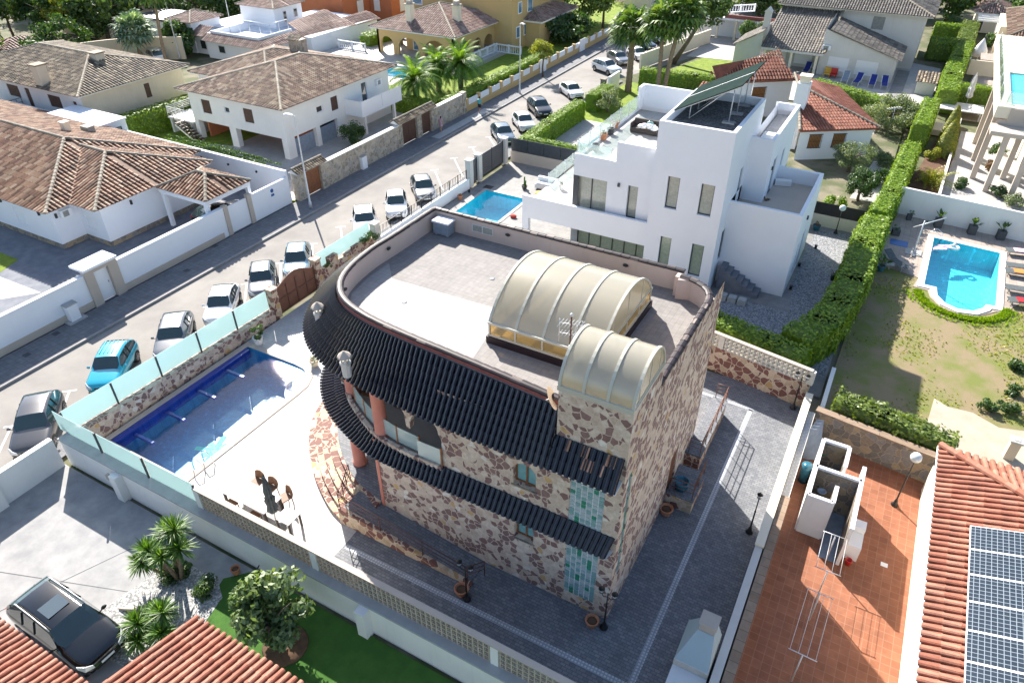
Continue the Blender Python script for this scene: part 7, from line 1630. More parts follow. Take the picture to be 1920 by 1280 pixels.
b = MB(); Face((-43.0, 49.6), (-43.0, 55.6)).box(b, 0, 6, 1.95, 3.15, 0, .04); Face((x1+.01, 49.6), (-43.0, 49.6)).box(b, 0, 2-.01-.0, 1.95, 3.15, 0, .04); b.build('balcony_screen', M['plasticgrey'] if False else M['lampwhite'], t); b = MB(); b.box(x1+.01, 49.6, 1.75, -43.0, 55.6, 1.94)
for y in (49.62, 52.6, 55.5): b.box(-43.08, y-.04, 1.941, -42.97, y+.04, 3.25)
b.build('balcony_slab', M['white'], t); ac(t, fe, 12.2, 3.2)
for x, y in ((-43.3, 50.2), (-43.3, 54.6)): b = MB(); b.box(x-.12, y-.12, 0, x+.12, y+.12, 1.749); b.build('balcony_post', M['white2'], t)
st_ = thing('garden_stairs', (-56, 40.5, 0), 'white raised landing with grey rails and brown treaded stairs beside the two storey white house', 'stairs'); b = MB(); b.box(-58.6, 40.6, 0, -56.21, 43.5, 1.5) if False else b.box(-59.6, 41.8, 1.35, -56.25, 45.5, 1.5); b.box(-59.5, 41.9, 0, -59.3, 45.4, 1.349); b.box(-57, 42, 0, -56.8, 45.4, 1.349); b.build('landing', M['white2'], st_)
b = MB()
for i in range(8): b.box(-57.6+.30*i, 40.9, 1.42-.18*i, -57.28+.30*i, 41.79, 1.48-.18*i)
b.build('treads', M['browndoor'], st_); b = MB(); b.bar((-57.6, 40.95, 1.25), (-55.1, 40.95, -.1), .06, .16); b.bar((-57.6, 41.7, 1.25), (-55.1, 41.7, -.1), .06, .16); b.build('stringers', M['white2'], st_)
railing(st_, [(-56.3, 41.85, 1.5), (-59.55, 41.85, 1.5), (-59.55, 45.4, 1.5)], .9, 5, 1.0, .02, M['galv'], 'railing'); railing(st_, [(-57.6, 40.92, 1.5), (-55.1, 40.92, .1)], .85, 2, 1.2, .02, M['black'], 'handrail')
# ================================================================ WEATHERED ROOF HOUSE (far left)
t = thing('beige_house', (-72, 41, 0), 'beige and white two storey house with a lichen covered tiled roof behind the rooftop annexe', 'house'); b = MB(); x0, x1, y0, y1 = -82, -63.4, 36.6, 47.4
fs = Face((x0, y0), (x1, y0)); HS = [(7.4, 9.2, 2.6, 3.7), (10.2, 10.9, 1.9, 3.7), (13.6, 15.4, 2.5, 3.6), (17.2, 17.7, 2.7, 3.5)]; fs.wall(b, 0, 4.2, HS, .12); b.build('wall', M['white2'], t)
b = MB(); fe = Face((x1, y0), (x1, y1)); HE = [(6.3, 6.9, 2.3, 3.6)]; fe.wall(b, 0, 4.2, HE, .12); Face((x1, y1), (x0, y1)).wall(b, 0, 4.2); b.build('side_wall', M['beige'], t)
for h in HS: fs.window(t, h, 'shutter', M['browndoor'], None, .1, 1)
fe.window(t, HE[0], 'shutter', M['browndoor'], None, .1, 1); b = MB(); c = MB(); hip(b, -82.6, 36.0, -62.8, 48, 4.25, .27, c, w=.3, L=.5); b.build('roof_tiles', M['tile_dull'], t); c.build('ridge_tiles', M['ridge_pale'], t); b = MB(); b.box(-82.5, 36.1, 4.14, -62.9, 47.9, 4.24); b.build('eaves', M['white2'], t)
for px, py, z in ((80, 150, 4.8), (186, 118, 5.2)): p = P(px, py, z); b = MB(); b.box(p.x-.45, p.y-.45, 4.4, p.x+.45, p.y+.45, 6.1); ch = b.build('chimney', M['beige'], t); b = MB(); b.box(p.x-.55, p.y-.55, 6.101, p.x+.55, p.y+.55, 6.2); b.build('chimney_cap', M['tile_dull'], ch)
b = MB(); b.box(-76.2, 34.9, 0, -74.6, 36.59, 1.6); b.box(-74.6, 35.2, 1.6, -72.8, 36.59, 1.75); b.build('outside_stair', M['beige'], t); railing(t, [(-77.4, 35.1, .4), (-74.6, 35.1, 1.7), (-72.8, 35.1, 1.75), (-72.8, 36.5, 1.75)], .9, 2, .5, .02, M['black'], 'stair_railing')
# ================================================================ MOORISH WHITE HOUSE and other far houses
t = thing('moorish_house', (-77, 66, 0), 'white stepped house with small pink tiled turrets and roof terraces', 'house'); b = MB()
b.box(-84.5, 63.2, 0, -80.6, 67.8, 3.55); b.box(-80.599, 63.4, 0, -77.6, 66, 2.5); b.box(-77.599, 62.5, 0, -68.6, 69, 2.2); b.box(-83, 66.5, 0, -77.6, 76, 2.6); b.box(-84, 69.5, 2.601, -77.6, 76, 4.5) if False else b.box(-79.5, 70.5, 2.2, -73.6, 75.5, 4.6)
b.box(-77.599, 69.001, 0, -66.5, 82, 2.25); b.build('wall', M['white'], t)
b = MB(); c = MB(); hip(b, -84.9, 62.8, -80.2, 68.2, 3.6, .35, c, w=.34, L=.6); hip(b, -79.9, 70.1, -73.2, 75.9, 4.65, .35, c, w=.34, L=.6)
tiles(b, [(-80.4, 62.4, 2.4), (-77.9, 62.4, 2.4), (-77.9, 64.4, 3.2), (-80.4, 64.4, 3.2)], .34, .6); tiles(b, [(-77.8, 62.0, 2.1), (-68.0, 62.0, 2.1), (-68.6, 63.2, 2.7), (-77.8, 63.2, 2.7)], .34, .6); tiles(b, [(-68.0, 62.0, 2.1), (-66.1, 82.4, 2.1), (-68.4, 82.4, 2.9), (-69.4, 63.2, 2.7)], .34, .6)
tiles(b, [(-68.2, 69.5, 2.2), (-66.2, 77.5, 2.2), (-71.5, 77.5, 3.6), (-71.5, 70.5, 3.2)], .34, .6)
b.build('roof_tiles', M['tile_pink'], t); c.build('ridge_tiles', M['ridge_pale'], t); b = MB(); b.box(-77.5, 63.3, 2.2, -69.5, 63.5, 3.0); b.box(-69.7, 63.501, 2.2, -69.5, 69, 3.0); b.box(-77.3, 63.501, 2.2, -77.1, 69, 3.0); b.build('parapet', M['white'], t)
railing(t, [(-77, 66, 2.3), (-70, 66, 2.3), (-70, 69, 2.3)], 1.7, 1, 1.8, .03, M['galv'], 'terrace_frame')
fs = Face((-77.6, 62.5), (-68.6, 62.5));
for f_, h in ((Face((-77.6, 62.48), (-68.6, 62.48)), (2, 3.1, .8, 1.7)), (Face((-80.6, 63.38), (-77.6, 63.38)), (.8, 1.8, .6, 1.7)), (Face((-68.59, 62.5), (-68.59, 69)), (2, 3, .8, 1.6)), (Face((-73.59, 70.5), (-73.59, 75.5)), (1.5, 2.1, 2.7, 4.1)), (Face((-73.59, 70.5), (-73.59, 75.5)), (3.4, 4.1, 3.0, 4.1))): b = MB(); f_.box(b, *h, -.03, 0); wi = b.build('window', M['galv'], t); b = MB(); f_.box(b, h[0]+.08, h[1]-.08, h[2]+.08, h[3]-.08, -.04, -.031); b.build('pane', M['pane'], wi)
def villa(name, label, mat, boxes, roofs, tmat, wins, pitch=.32, trim='white2', wm='lampwhite', ridge_m='ridge_pale'):
 t = thing(name, (boxes[0][0], boxes[0][1], 0), label, 'house'); b = MB()
 for q in boxes: b.box(*q)
 b.build('wall', M[mat], t); b = MB(); c = MB(); e = MB()
 for x0, y0, x1, y1, z, *sk in roofs: hip(b, x0, y0, x1, y1, z, pitch, c, skip=sk[0] if sk else '', w=.3, L=.5); e.box(x0+.06, y0+.06, z-.22, x1-.06, y1-.06, z-.01)
 b.build('roof_tiles', M[tmat], t); c.build('ridge_tiles', M[ridge_m], t); e.build('eaves', M[trim], t)
 for f_, h in wins:
  b = MB(); f_.box(b, *h, -.04, .001); wi = b.build('window', M[trim], t); b = MB(); f_.box(b, h[0]+.12, h[1]-.12, h[2]+.12, h[3]-.12, -.05, -.041); b.build('pane', M[wm] if wm else M['pane'], wi)
 return t
f1 = Face((-73.9, 84), (-73.9, 98))
villa('terracotta_house', 'terracotta orange house with white shuttered windows and pale tiled roof at the top edge', 'orange', [(-84, 84, 0, -74, 100, 4.4), (-73.999, 90, 0, -70, 100, 4.2)], [(-85, 83.4, -73.4, 101, 4.5), (-74, 89.4, -69.4, 101, 4.3, 'W')], 'tile_pink', [(f1, (3, 4.4, 1.2, 2.9)), (Face((-73.999, 89.99), (-70, 89.99)), (.8, 1.9, 1.2, 2.9)), (Face((-69.99, 90), (-69.99, 100)), (2, 3.2, 1.0, 2.6)), (Face((-69.99, 90), (-69.99, 100)), (5, 6.4, .6, 2.6))])
# yellow villa with arches
t = thing('yellow_villa', (-54, 80, 0), 'yellow villa with arched veranda and pink grey tiled hipped roof', 'house'); b = MB(); zb = .45
def arcade(mb, f_, z0, z1, arches, th=.3):
 us = 0; pts = [(0, z0)]
 for a, c, zs in arches:
  r = (c-a)/2; pts += [(a, z0), (a, zs)]+[(a+r-r*math.cos(R(k)), zs+r*.85*math.sin(R(k))) for k in range(0, 181, 18)]+[(c, zs), (c, z0)]
 pts += [(f_.L, z0), (f_.L, z1), (0, z1)]; q = [pts[0]]
 for p in pts[1:]:
  if abs(p[0]-q[-1][0])+abs(p[1]-q[-1][1]) > 1e-4: q.append(p)
 n = len(q); tr = tessellate_polygon([[Vector((p[0], p[1], 0)) for p in q]]); vs = [f_.p(u_, z, d) for d in (0, th) for u_, z in q]
 mb.add(vs, [tuple(i) for i in tr]+[tuple(n+k for k in i) for i in tr]+[(i, (i+1) % n, (i+1) % n+n, i+n) for i in range(n)], 0, .5)
arcade(b, Face((-59.9, 73.6), (-48.6, 73.6)), zb, 3.3, [(.5, 2.4, 1.6), (3.2, 6.2, 1.3), (7.0, 10.2, 1.3)]); arcade(b, Face((-48.6, 73.6), (-48.6, 83)), zb, 3.3, [(.7, 3.6, 1.3), (4.4, 6.2, 1.5), (6.9, 9.0, 1.3)])
arcade(b, Face((-59.9, 82), (-59.9, 73.6)), zb, 3.3, [(.7, 3.6, 1.5), (4.4, 7.8, 1.5)]); b.box(-57.4, 76.2, zb, -50.9, 83, 3.3); b.box(-62, 83.001, 0, -46.0, 98, 6.3); b.box(-48.0, 80.2, 3.3, -46.5, 83, 6.3) if False else None; b.build('wall', M['yellow'], t)
b = MB(); c = MB(); hip(b, -60.6, 72.9, -47.9, 86, 3.45, .34, c, w=.3, L=.5); hip(b, -63, 83.0, -45.0, 99, 6.4, .3, c, w=.34, L=.6); b.build('roof_tiles', M['tile_pink'], t); c.build('ridge_tiles', M['ridge_pale'], t); b = MB(); b.box(-60.5, 73.0, 3.301, -48.0, 83, 3.44); b.box(-62.9, 83.1, 6.301, -45.1, 98.9, 6.39); b.build('eaves', M['white'], t)
for px, py in ((770, 42), (857, 44)): p = P(px, py, 4.0); b = MB(); b.box(p.x-.4, p.y-.4, 3.6, p.x+.4, p.y+.4, 6.0); ch = b.build('chimney', M['cream'], t); b = MB(); b.box(p.x-.5, p.y-.5, 6.001, p.x+.5, p.y+.5, 6.12); b.box(p.x-.3, p.y-.3, 6.121, p.x+.3, p.y+.3, 6.5); b.build('chimney_cap', M['sand'], ch)
for f_, h in ((Face((-45.99, 83), (-45.99, 98)), (1.5, 2.5, 4.2, 5.6)), (Face((-45.99, 83), (-45.99, 98)), (4, 5.4, 4.0, 5.7)), (Face((-45.99, 83), (-45.99, 98)), (1, 2, 1.4, 2.8)), (Face((-45.99, 83), (-45.99, 98)), (3, 4.2, 1.4, 2.8)), (Face((-50.89, 76.2), (-50.89, 83)), (2, 4.6, .5, 2.7)), (Face((-62, 82.99), (-46, 82.99)), (1, 2.6, 4.3, 5.8)), (Face((-57.4, 76.19), (-50.9, 76.19)), (1.0, 3.2, .5, 2.7))): b = MB(); f_.box(b, *h, -.05, .001); wi = b.build('window', M['white'], t); b = MB(); f_.box(b, h[0]+.14, h[1]-.14, h[2]+.12, h[3]-.14, -.06, -.051); b.build('pane', M['bluepane'], wi)
villa('yellow_wing', 'smaller yellow building with pink tiled hipped roof next to the yellow villa', 'yellow', [(-48.0+.0, 86.5, 0, -43.9, 96, 3.2)], [(-48.6, 85.9, -43.3, 97, 3.3)], 'tile_pink', [(Face((-43.89, 86.5), (-43.89, 96)), (3, 4.4, 1.2, 2.6))])
balustrade((-47.0, 73.2), (-47.0, 80.5), .95, 'white balustrade along the veranda terrace of the yellow villa, street side', .45, M['white'], .3, 'white balustrades of the yellow villa'); balustrade((-47.0, 80.6), (-43.4, 80.6), .95, 'white balustrade between the yellow villa and its smaller building', .45, M['white'], .3, 'white balustrades of the yellow villa')
balustrade((-65.5, 72.6), (-61.2, 72.6), .95, 'white balustrade at the far side of the yellow villa pool', .45, M['white'], .3, 'white balustrades of the yellow villa')
pt, bo = pool(POOL5, 1.2, M['poolaqua'], M['water'], 'pale aqua swimming pool beside the veranda of the yellow villa', M['palepave'], .25)
t = thing('pool_fence', (-56, 63.8, 0), 'thin wire fence around the yellow villa pool', 'fence'); railing(t, [(-60.5, 63.6, 0), (-50.5, 63.6, 0)], 1.1, 2, 1.6, .02, M['galv'], 'posts_and_wires')
t = thing('garden_table', (-58.6, 78, .45), 'dark garden table on the veranda of the yellow villa', 'table'); b = MB(); b.box(-59.2, 77.3, 1.1, -58.1, 79, 1.17); b.build('table_top', M['rattan'], t); b = MB()
for x in (-59.1, -58.2):
 for y in (77.4, 78.9): b.box(x-.03, y-.03, .45, x+.03, y+.03, 1.099)
b.build('legs', M['rattan'], t)
b = MB(); b.box(-66.3, 57.0, 0, -52.2, 57.25, 1.3); tag(b.build('garden_wall', M['fieldstone']), 'low rough wall behind the two storey house, in front of the yellow villa pool', 'wall')
# beige curved wall, far annexe
s_ = MB(); pts = [(-86, 44), (-88, 50), (-85, 56.5), (-79.5, 60.5)]
cap_loop(s_, [tuple(p)[:2] for p in catmull([Vector((*p, 0)) for p in pts], 4)], 0, 2.6, .25, 0, False); tag(s_.build('curved_wall', M['beige']), 'curved beige wall standing behind the weathered roof house', 'wall')
b = MB(); b.box(-92, 64, 0, -86.5, 69, 3.0); t = tag(b.build('garden_annexe', M['white2']), 'small white annexe with dark flat roof behind the blue green palm', 'annexe')
for f_, u_ in ((Face((-86.49, 64), (-86.49, 69)), .6), (Face((-86.49, 64), (-86.49, 69)), 2.2), (Face((-86.49, 64), (-86.49, 69)), 3.7)): b = MB(); f_.box(b, u_, u_+1.0, .7, 2.4, -.04, .001); b.build('window', M['bluepane'], t)
b = MB(); b.box(-92.2, 63.8, 3.001, -86.2, 69.2, 3.25); b.build('roof', M['anthracite'], t)
b = MB(); b.box(-63.2, 49.2, 0, -60.8, 52.5, 1.2); tag(b.build('low_white_building', M['white']), 'low white garden building beside the dark hedge of the weathered roof house', 'shed'); balustrade((-63.4, 48.6), (-60.4, 48.6), .8, 'white balustrade with dark balusters near the dark hedge', .9, M['white'], .3)
# ================================================================ RIGHT HAND HOUSES
def V2(p): return (p.x, p.y)
def lathe_flag(): pass
# red roofed house
t = thing('red_roof_house', (-8, 68, 0), 'white house with red clay tiled roofs, grilled brown windows and a tall white chimney wall', 'house')
A = P(1500, 245, 2.7); B = P(1650, 240, 2.7); C2 = P(1572, 163, 2.7); AP = P(1497, 160, 4.5); AP2 = P(1490, 138, 4.5)
r_ = MB(); tiles(r_, [A, B, AP], .26, .42, .06); tiles(r_, [B, C2, AP2, AP], .26, .42, .06); D2 = P(1345, 152, 3.7); E2 = P(1489, 147, 3.7); F2 = P(1456, 102, 5.0); G2 = P(1335, 124, 4.9); tiles(r_, [D2, E2, F2, G2], .3, .45, .06); r_.build('roof_tiles', M['tile_red'], t)
c = MB(); ridge(c, A+Vector((0, 0, .05)), AP+Vector((0, 0, .06)), .13); ridge(c, B+Vector((0, 0, .05)), AP+Vector((0, 0, .06)), .13); ridge(c, AP+Vector((0, 0, .05)), AP2+Vector((0, 0, .05)), .12); ridge(c, E2+Vector((0, 0, .04)), F2+Vector((0, 0, .05)), .12); c.build('ridge_tiles', M['ridge_pale'], t)
d = (B-A).normalized(); nn = Vector((-d.y, d.x, 0)); a = A+d*.25+nn*.35; b_ = B-d*.3+nn*.35
fr = Face(V2(a), V2(b_)); w_ = MB(); HW = [(.9, 2.0, 1.05, 2.2), (3.0, 4.1, 1.05, 2.2)]; fr.wall(w_, 0, 2.66, HW, .12)
e2 = C2-d*.3; Face(V2(b_), V2(e2)).wall(w_, 0, 2.66); Face(V2(P(1480, 200, 0)+Vector((0, 0, 0))), V2(a)).wall(w_, 0, 2.66) if False else None
a3 = D2+Vector((.3, .35, 0)); b3 = E2+Vector((-.1, .35, 0)); f3 = Face(V2(a3), V2(b3)); H3 = [(f3.L-4.0, f3.L-2.6, 1.6, 2.9)]; f3.wall(w_, 0, 3.66, H3, .12); w_.build('wall', M['white'], t)
for h in HW: fr.window(t, h, 'grille', M['honeywood'], M['black'], .1, 1)
f3.window(t, H3[0], 'grille', M['honeywood'], M['black'], .1, 1)
r_ = MB(); fr.box(r_, -.2, fr.L+.2, 2.55, 2.68, -.36, 0); f3.box(r_, -.2, f3.L+.1, 3.45, 3.62, -.36, 0); r_.build('red_fascia', M['redplate'] if False else M['tile_red'], t)
q = P(1475, 240, 0); r_ = MB(); q = P(1484, 236, 2.0); r_.box(q.x-.3, q.y, 0, q.x+.7, q.y+1.2, 5.6); ch = r_.build('chimney_wall', M['white'], t); r_ = MB(); r_.box(q.x-.2, q.y+.2, 5.601, q.x+.6, q.y+1.0, 6.1); r_.box(q.x-.3, q.y+.1, 6.101, q.x+.7, q.y+1.1, 6.2); r_.build('chimney_cap', M['cream'], ch)
t = thing('roof_antenna', P(1660, 240, 1.2), 'grey television antenna standing beside the corner of the red roofed house', 'antenna'); q = P(1664, 250, 0); r_ = MB(); r_.tube([(q.x, q.y, 0), (q.x, q.y, 2.4)], .025, 6); r_.tube([(q.x-.6, q.y-.6, 2.3), (q.x+.5, q.y+.5, 2.4)], .02, 5)
for i in range(6): k = -.5+i*.2; r_.tube([(q.x+k-.25, q.y+k+.25, 2.32), (q.x+k+.25, q.y+k-.25, 2.32)], .014, 4)
r_.build('mast_and_elements', M['galv'], t)
r_ = MB(); r_.box(-18.5, 70.5, 0, -16.2, 73, 1.8); t = tag(r_.build('garden_shed', M['pinkpave']), 'small pinkish garden building half hidden behind the solar array', 'shed'); r_ = MB(); tiles(r_, [(-18.7, 70.2, 1.85), (-16, 70.2, 1.85), (-16, 73.2, 2.5), (-18.7, 73.2, 2.5)], .3, .45); r_.build('roof', M['tile_red'], t)
# grey tiled house
t = thing('grey_roof_house', (-8, 98, 0), 'pale house with grey concrete tiled roofs and white roller shutters behind the blue sunbeds', 'house'); w_ = MB()
ff = Face((-10.4, 91.4), (-2.4, 91.4)); HG = [(1.0, 3.2, .55, 2.1), (4.0, 6.3, .5, 2.05)]
ff.wall(w_, 0, 2.5, HG, .12); w_.add([(-10.4, 91.4, 2.5), (-2.4, 91.4, 2.5), (-10.4, 91.4, 4.9)], [(0, 1, 2)]); Face((-2.4, 91.4), (-2.4, 98.9)).wall(w_, 0, 2.5)
fb = Face((-16.6, 98.9), (-.9, 98.9)); HB = [(10.2, 11.5, 3.9, 5.3)]; fb.wall(w_, 0, 5.8, HB, .12); Face((-.9, 98.9), (-.9, 110)).wall(w_, 0, 5.8); Face((-16.6, 110), (-16.6, 98.9)).wall(w_, 0, 5.8)
w_.add([(-10.4, 98.9, 0), (-10.4, 91.4, 0), (-10.4, 91.4, 4.9), (-10.4, 98.9, 5.5)], [(0, 1, 2, 3)]); w_.box(-16.8, 93.6, 0, -10.41, 98.89, 2.3); w_.build('wall', M['greyrender'], t)
r_ = MB(); c = MB(); tiles(r_, [(-16.9, 90.4, 2.5), (-9.9, 90.4, 2.5), (-9.9, 99, 5.5), (-16.9, 99, 5.5)], .3, .45, .05); tiles(r_, [(-2.0, 91.1, 2.45), (-2.0, 98.9, 2.45), (-9.9, 98.9, 4.9), (-9.9, 91.1, 4.9)], .55, .5, .05); tiles(r_, [(-20.2, 90.6, 2.3), (-16.9, 90.6, 3.9), (-16.9, 97, 3.9), (-20.2, 97, 2.3)][::-1] if False else [(-20.2, 97, 2.3), (-20.2, 90.6, 2.3), (-17.0, 90.6, 4.1), (-17.0, 97, 4.1)], .3, .45, .05)
hip(r_, -17.4, 98.2, -.1, 111, 5.85, .3, c, w=.3, L=.45); r_.build('roof_tiles', M['tile_grey'], t); ridge(c, (-9.85, 90.4, 2.6), (-9.85, 99, 5.6), .14); ridge(c, (-2.0, 91.1, 2.5), (-9.9, 91.1, 4.95), .1); c.build('ridge_tiles', M['ridge_pale'], t)
w_ = MB(); w_.add([(-20.0, 91, 0), (-17, 91, 0), (-17, 91, 3.95), (-20.0, 91, 2.3)], [(0, 1, 2, 3)]); w_.box(-16.9, 90.42, 2.2, -9.9, 90.6, 2.45); w_.box(-17.3, 98.3, 5.7, -.2, 110.9, 5.84); w_.build('gable_and_eaves', M['plasticgrey'] if False else M['greyrender'], t)
for h in HG: ff.window(t, h, 'roller', M['lampwhite'], M['potwhite'], .1, 0)
fb.window(t, HB[0], 'shutter', M['potgrey'], None, .1, 1)
for x in (-16.4, -13.4, -10.6): w_ = MB(); w_.box(x-.14, 90.7, 0, x+.14, 90.98, 2.19); w_.build('porch_post', M['cream'], t)
for x0, x1 in ((-16.2, -14.4), (-13.4, -11.4)): w_ = MB(); w_.box(x0, 93.5, .4, x1, 93.59, 2.0); w_.build('porch_shutter', M['lampwhite'], t)
w_ = MB(); w_.box(-17.6, 92.6, 2.6, -16.9, 93.4, 5.8); w_.add([(-17.7, 92.5, 5.8), (-16.8, 92.5, 5.8), (-16.8, 93.5, 5.8), (-17.7, 93.5, 5.8), (-17.25, 92.5, 6.3), (-17.25, 93.5, 6.3)], [(0, 1, 4), (2, 3, 5), (0, 4, 5, 3), (1, 2, 5, 4)]); w_.build('chimney', M['greyrender'], t); ac(t, ff, .1, 2.75, .9)
deck0 = None
def deckchair(label, mat, fr='potwhite'):
 t = proto('folding_sunbed', label, 'sunbed', 'sunbeds in front of the grey roofed house'); s_ = MB(); s_.bar((-.28, -.7, .3), (-.28, .3, .35), .05, .05); s_.bar((.28, -.7, .3), (.28, .3, .35), .05, .05); s_.bar((-.28, .3, .35), (-.28, .95, .85), .05, .05); s_.bar((.28, .3, .35), (.28, .95, .85), .05, .05)
 for x in (-.28, .28):
  for y in (-.6, .3): s_.bar((x, y, .32), (x, y, 0), .04, .04)
 s_.build('frame', M[fr], t); s_ = MB(); s_.add([(-.26, -.7, .34), (.26, -.7, .34), (.26, .3, .39), (-.26, .3, .39), (.26, .95, .89), (-.26, .95, .89)], [(0, 1, 2, 3), (3, 2, 4, 5)]); s_.build('cloth', mat, t); return t
for px, py, mt, lab in ((1584, 150, 'plasticgrey', 'pale grey folding sunbed, leftmost in the row before the grey roofed house'), (1607, 153, 'bluecloth', 'white framed sunbed with dark blue cloth, second in the row'), (1635, 157, 'bluecloth', 'blue sunbed third in the row before the grey roofed house'), (1658, 159, 'bluecloth', 'blue sunbed nearest the path at the corner of the grey roofed house'), (1512, 132, 'bluecloth', 'blue sunbed under the porch of the grey roofed house')):
 p = P(px, py, .3); put(deckchair(lab, M[mt]), (p.x, p.y, 0), R(rnd.uniform(-12, 12)), 1.15)
for px, py, mt, lab in ((1551, 137, 'yellowp', 'yellow and black chair cushion by the roller shutter'), (1563, 139, 'red', 'red chair beside the yellow one under the roller shutter')):
 p = P(px, py, .4); s_ = MB(); s_.box(p.x-.35, p.y-.3, .3, p.x+.35, p.y+.3, .42); s_.box(p.x-.35, p.y+.2, .421, p.x+.35, p.y+.3, 1.0)
 for q in (-.3, .3): s_.box(p.x+q-.03, p.y-.28, 0, p.x+q+.03, p.y-.22, .299); s_.box(p.x+q-.03, p.y+.22, 0, p.x+q+.03, p.y+.28, .299)
 tag(s_.build('garden_chair', M[mt]), lab, 'chair')
s_ = MB(); s_.box(-2.2, 84, -.02, -.9, 98, .012); tag(s_.build('side_path', M['slab']), kind='structure'); s_ = MB(); s_.box(.2, 88.6, 0, 2.0, 91, 1.3); t = tag(s_.build('garden_store', M['greyrender']), 'small grey garden store beside the path of the grey roofed house', 'shed'); s_ = MB(); tiles(s_, [(.0, 88.4, 1.32), (2.2, 88.4, 1.32), (2.2, 91.2, 1.8), (.0, 91.2, 1.8)], .3, .45); s_.build('roof', M['tile_dull'], t)
# pergola terrace behind palms
t = thing('pergola_terrace', (-23, 104, 0), 'open pergola terrace with slim columns and maroon band behind the pine tree', 'pergola'); s_ = MB()
for x in (-28, -25.4, -23, -21.6): s_.box(x-.15, 102.8, 0, x+.15, 103.1, 2.5)
s_.build('columns', M['cream'], t); s_ = MB(); s_.box(-29, 102.4, 2.5, -15, 104.5, 2.75); s_.box(-29, 104.501, 0, -15, 104.8, 2.75); s_.build('roof_edge', M['white'], t); s_ = MB(); s_.box(-24.5, 102.35, 2.76, -16.5, 102.6, 3.2); s_.build('maroon_band', M['maroon'], t)
balustrade((-24.6, 103.2), (-21.5, 106), .9, 'white stair balustrade above the maroon band behind the pine', 3.2, M['white'], .35)
s_ = MB(); s_.bar((-29.0, 83.5, .85), (-25.5, 100, .85), .25, 1.7); tag(s_.build('pale_wall', M['cream']), 'pale street wall behind the dark parked cars and palms', 'wall')
s_ = MB(); s_.box(-28.6, 72.6, 0, -28.35, 75.4, 1.75); tag(s_.build('white_gate', M['lampwhite']), 'white sheet gate between the short hedge and the tall palm hedge', 'gate'); s_ = MB(); s_.box(-28.7, 70.8, 0, -28.2, 71.3, 1.9); s_.box(-28.75, 70.75, 1.901, -28.15, 71.35, 1.98); tag(s_.build('gate_pillar', M['stonegrey']), 'rough stone pillar next to the white sheet gate', 'pillar')
# right edge house with a pool on its terrace
t = thing('terrace_house', (10, 72, 0), 'cream house at the right edge with tall pillars carrying a terrace with a small pool', 'house'); s_ = MB(); s_.box(6.0, 65.4, 5.1, 6.95, 92, 5.95); s_.box(6.951, 65.4, 5.1, 16, 66.5, 5.95); s_.box(6.951, 76.5, 5.1, 16, 92, 5.95); s_.box(6.951, 66.501, 5.1, 16, 76.499, 5.3); s_.build('terrace_slab', M['cream'], t)
s_ = MB(); s_.box(6.951, 65.3, 5.0, 16, 65.399, 5.9); s_.box(6.3, 65.3, 4.4, 16, 65.38, 5.0) ; s_.build('stone_band', M['sand'], t)
for x, y in ((6.25, 66), (6.25, 70.4), (6.25, 75), (7.2, 63.6), (8.9, 63.4), (8.4, 67)): s_ = MB(); s_.box(x-.2, y-.22, 0, x+.2, y+.22, 5.099 if y > 65.3 else 4.39); s_.build('pillar', M['sand'], t)
s_ = MB(); s_.box(6.0, 63.2, 4.4, 16, 65.299, 4.7); s_.build('lower_canopy', M['sand'], t); s_ = MB(); s_.box(9.5, 68.5, 0, 16, 92, 5.09); s_.build('wall', M['cream'], t)
s_ = MB(); s_.box(6.97, 66.51, 5.301, 16, 76.49, 5.82); s_.build('terrace_pool_water', M['poolaqua'], t); glass_rail(t, [(6.1, 78, 5.95), (6.1, 88, 5.95)], 1.0); glass_rail(t, [(6.6, 66.4, 5.95), (12, 66.4, 5.95)], .9)
glass_rail(t, [(6.1, 65.6, 5.95), (6.1, 78, 5.95)], 1.0, mat='clearglass', post=3)
villa('cream_house', 'cream house with brown tiled roof in the top right corner', 'cream', [(8.4, 104, 0, 16, 120, 3.6), (7.4, 113, 0, 8.39, 122, 3.0)], [(7.8, 103.4, 18, 121, 3.7)], 'tile_brown', [(Face((8.4, 103.99), (16, 103.99)), (2, 3.2, 1.2, 2.6)), (Face((7.39, 122), (7.39, 113)), (2, 3.0, .1, 2.2)), (Face((8.39, 113), (8.39, 104)), (2, 3.0, 1.2, 2.2))], .4)
villa('pergola_house', 'low cream outbuilding with pink tiled roof and white pergola beams in the top right corner', 'cream', [(4.8, 124, 0, 8.6, 131, 2.6)], [(4.4, 123.4, 9.2, 131.6, 2.65)], 'tile_pink', [(Face((4.8, 123.99), (8.6, 123.99)), (.3, 1.2, .1, 1.9)), (Face((4.8, 123.99), (8.6, 123.99)), (2.6, 3.3, 1.2, 1.9))], .4, wm='browndoor')
s_ = MB()
for i in range(4): s_.bar((4.9, 118+i*1.4, 2.6), (8.4, 118+i*1.4, 2.6), .14, .2)
tag(s_.build('pergola_beams', M['white']), 'white parallel pergola beams before the low cream outbuilding', 'pergola')
s_ = MB(); s_.box(4.6, 100, 0, 4.9, 124, 1.6); s_.box(4.9, 99.8, 0, 8, 100.0, 1.6); tag(s_.build('garden_wall', M['cream']), 'cream garden wall along the far high hedge', 'wall')
t = thing('white_parasol', (6.2, 97, 0), 'half folded white parasol in the far right garden', 'parasol'); p = P(1836, 100, 1.3); s_ = MB(); s_.tube([(p.x, p.y, 0), (p.x, p.y, 2.8)], .04, 6); s_.build('pole', M['galv'], t); s_ = MB(); s_.lathe((p.x, p.y, 0), [(.9, 1.0), (.75, 1.7), (.3, 2.5), (.03, 3.0)], 10); s_.build('canopy', M['fabricwhite'], t)
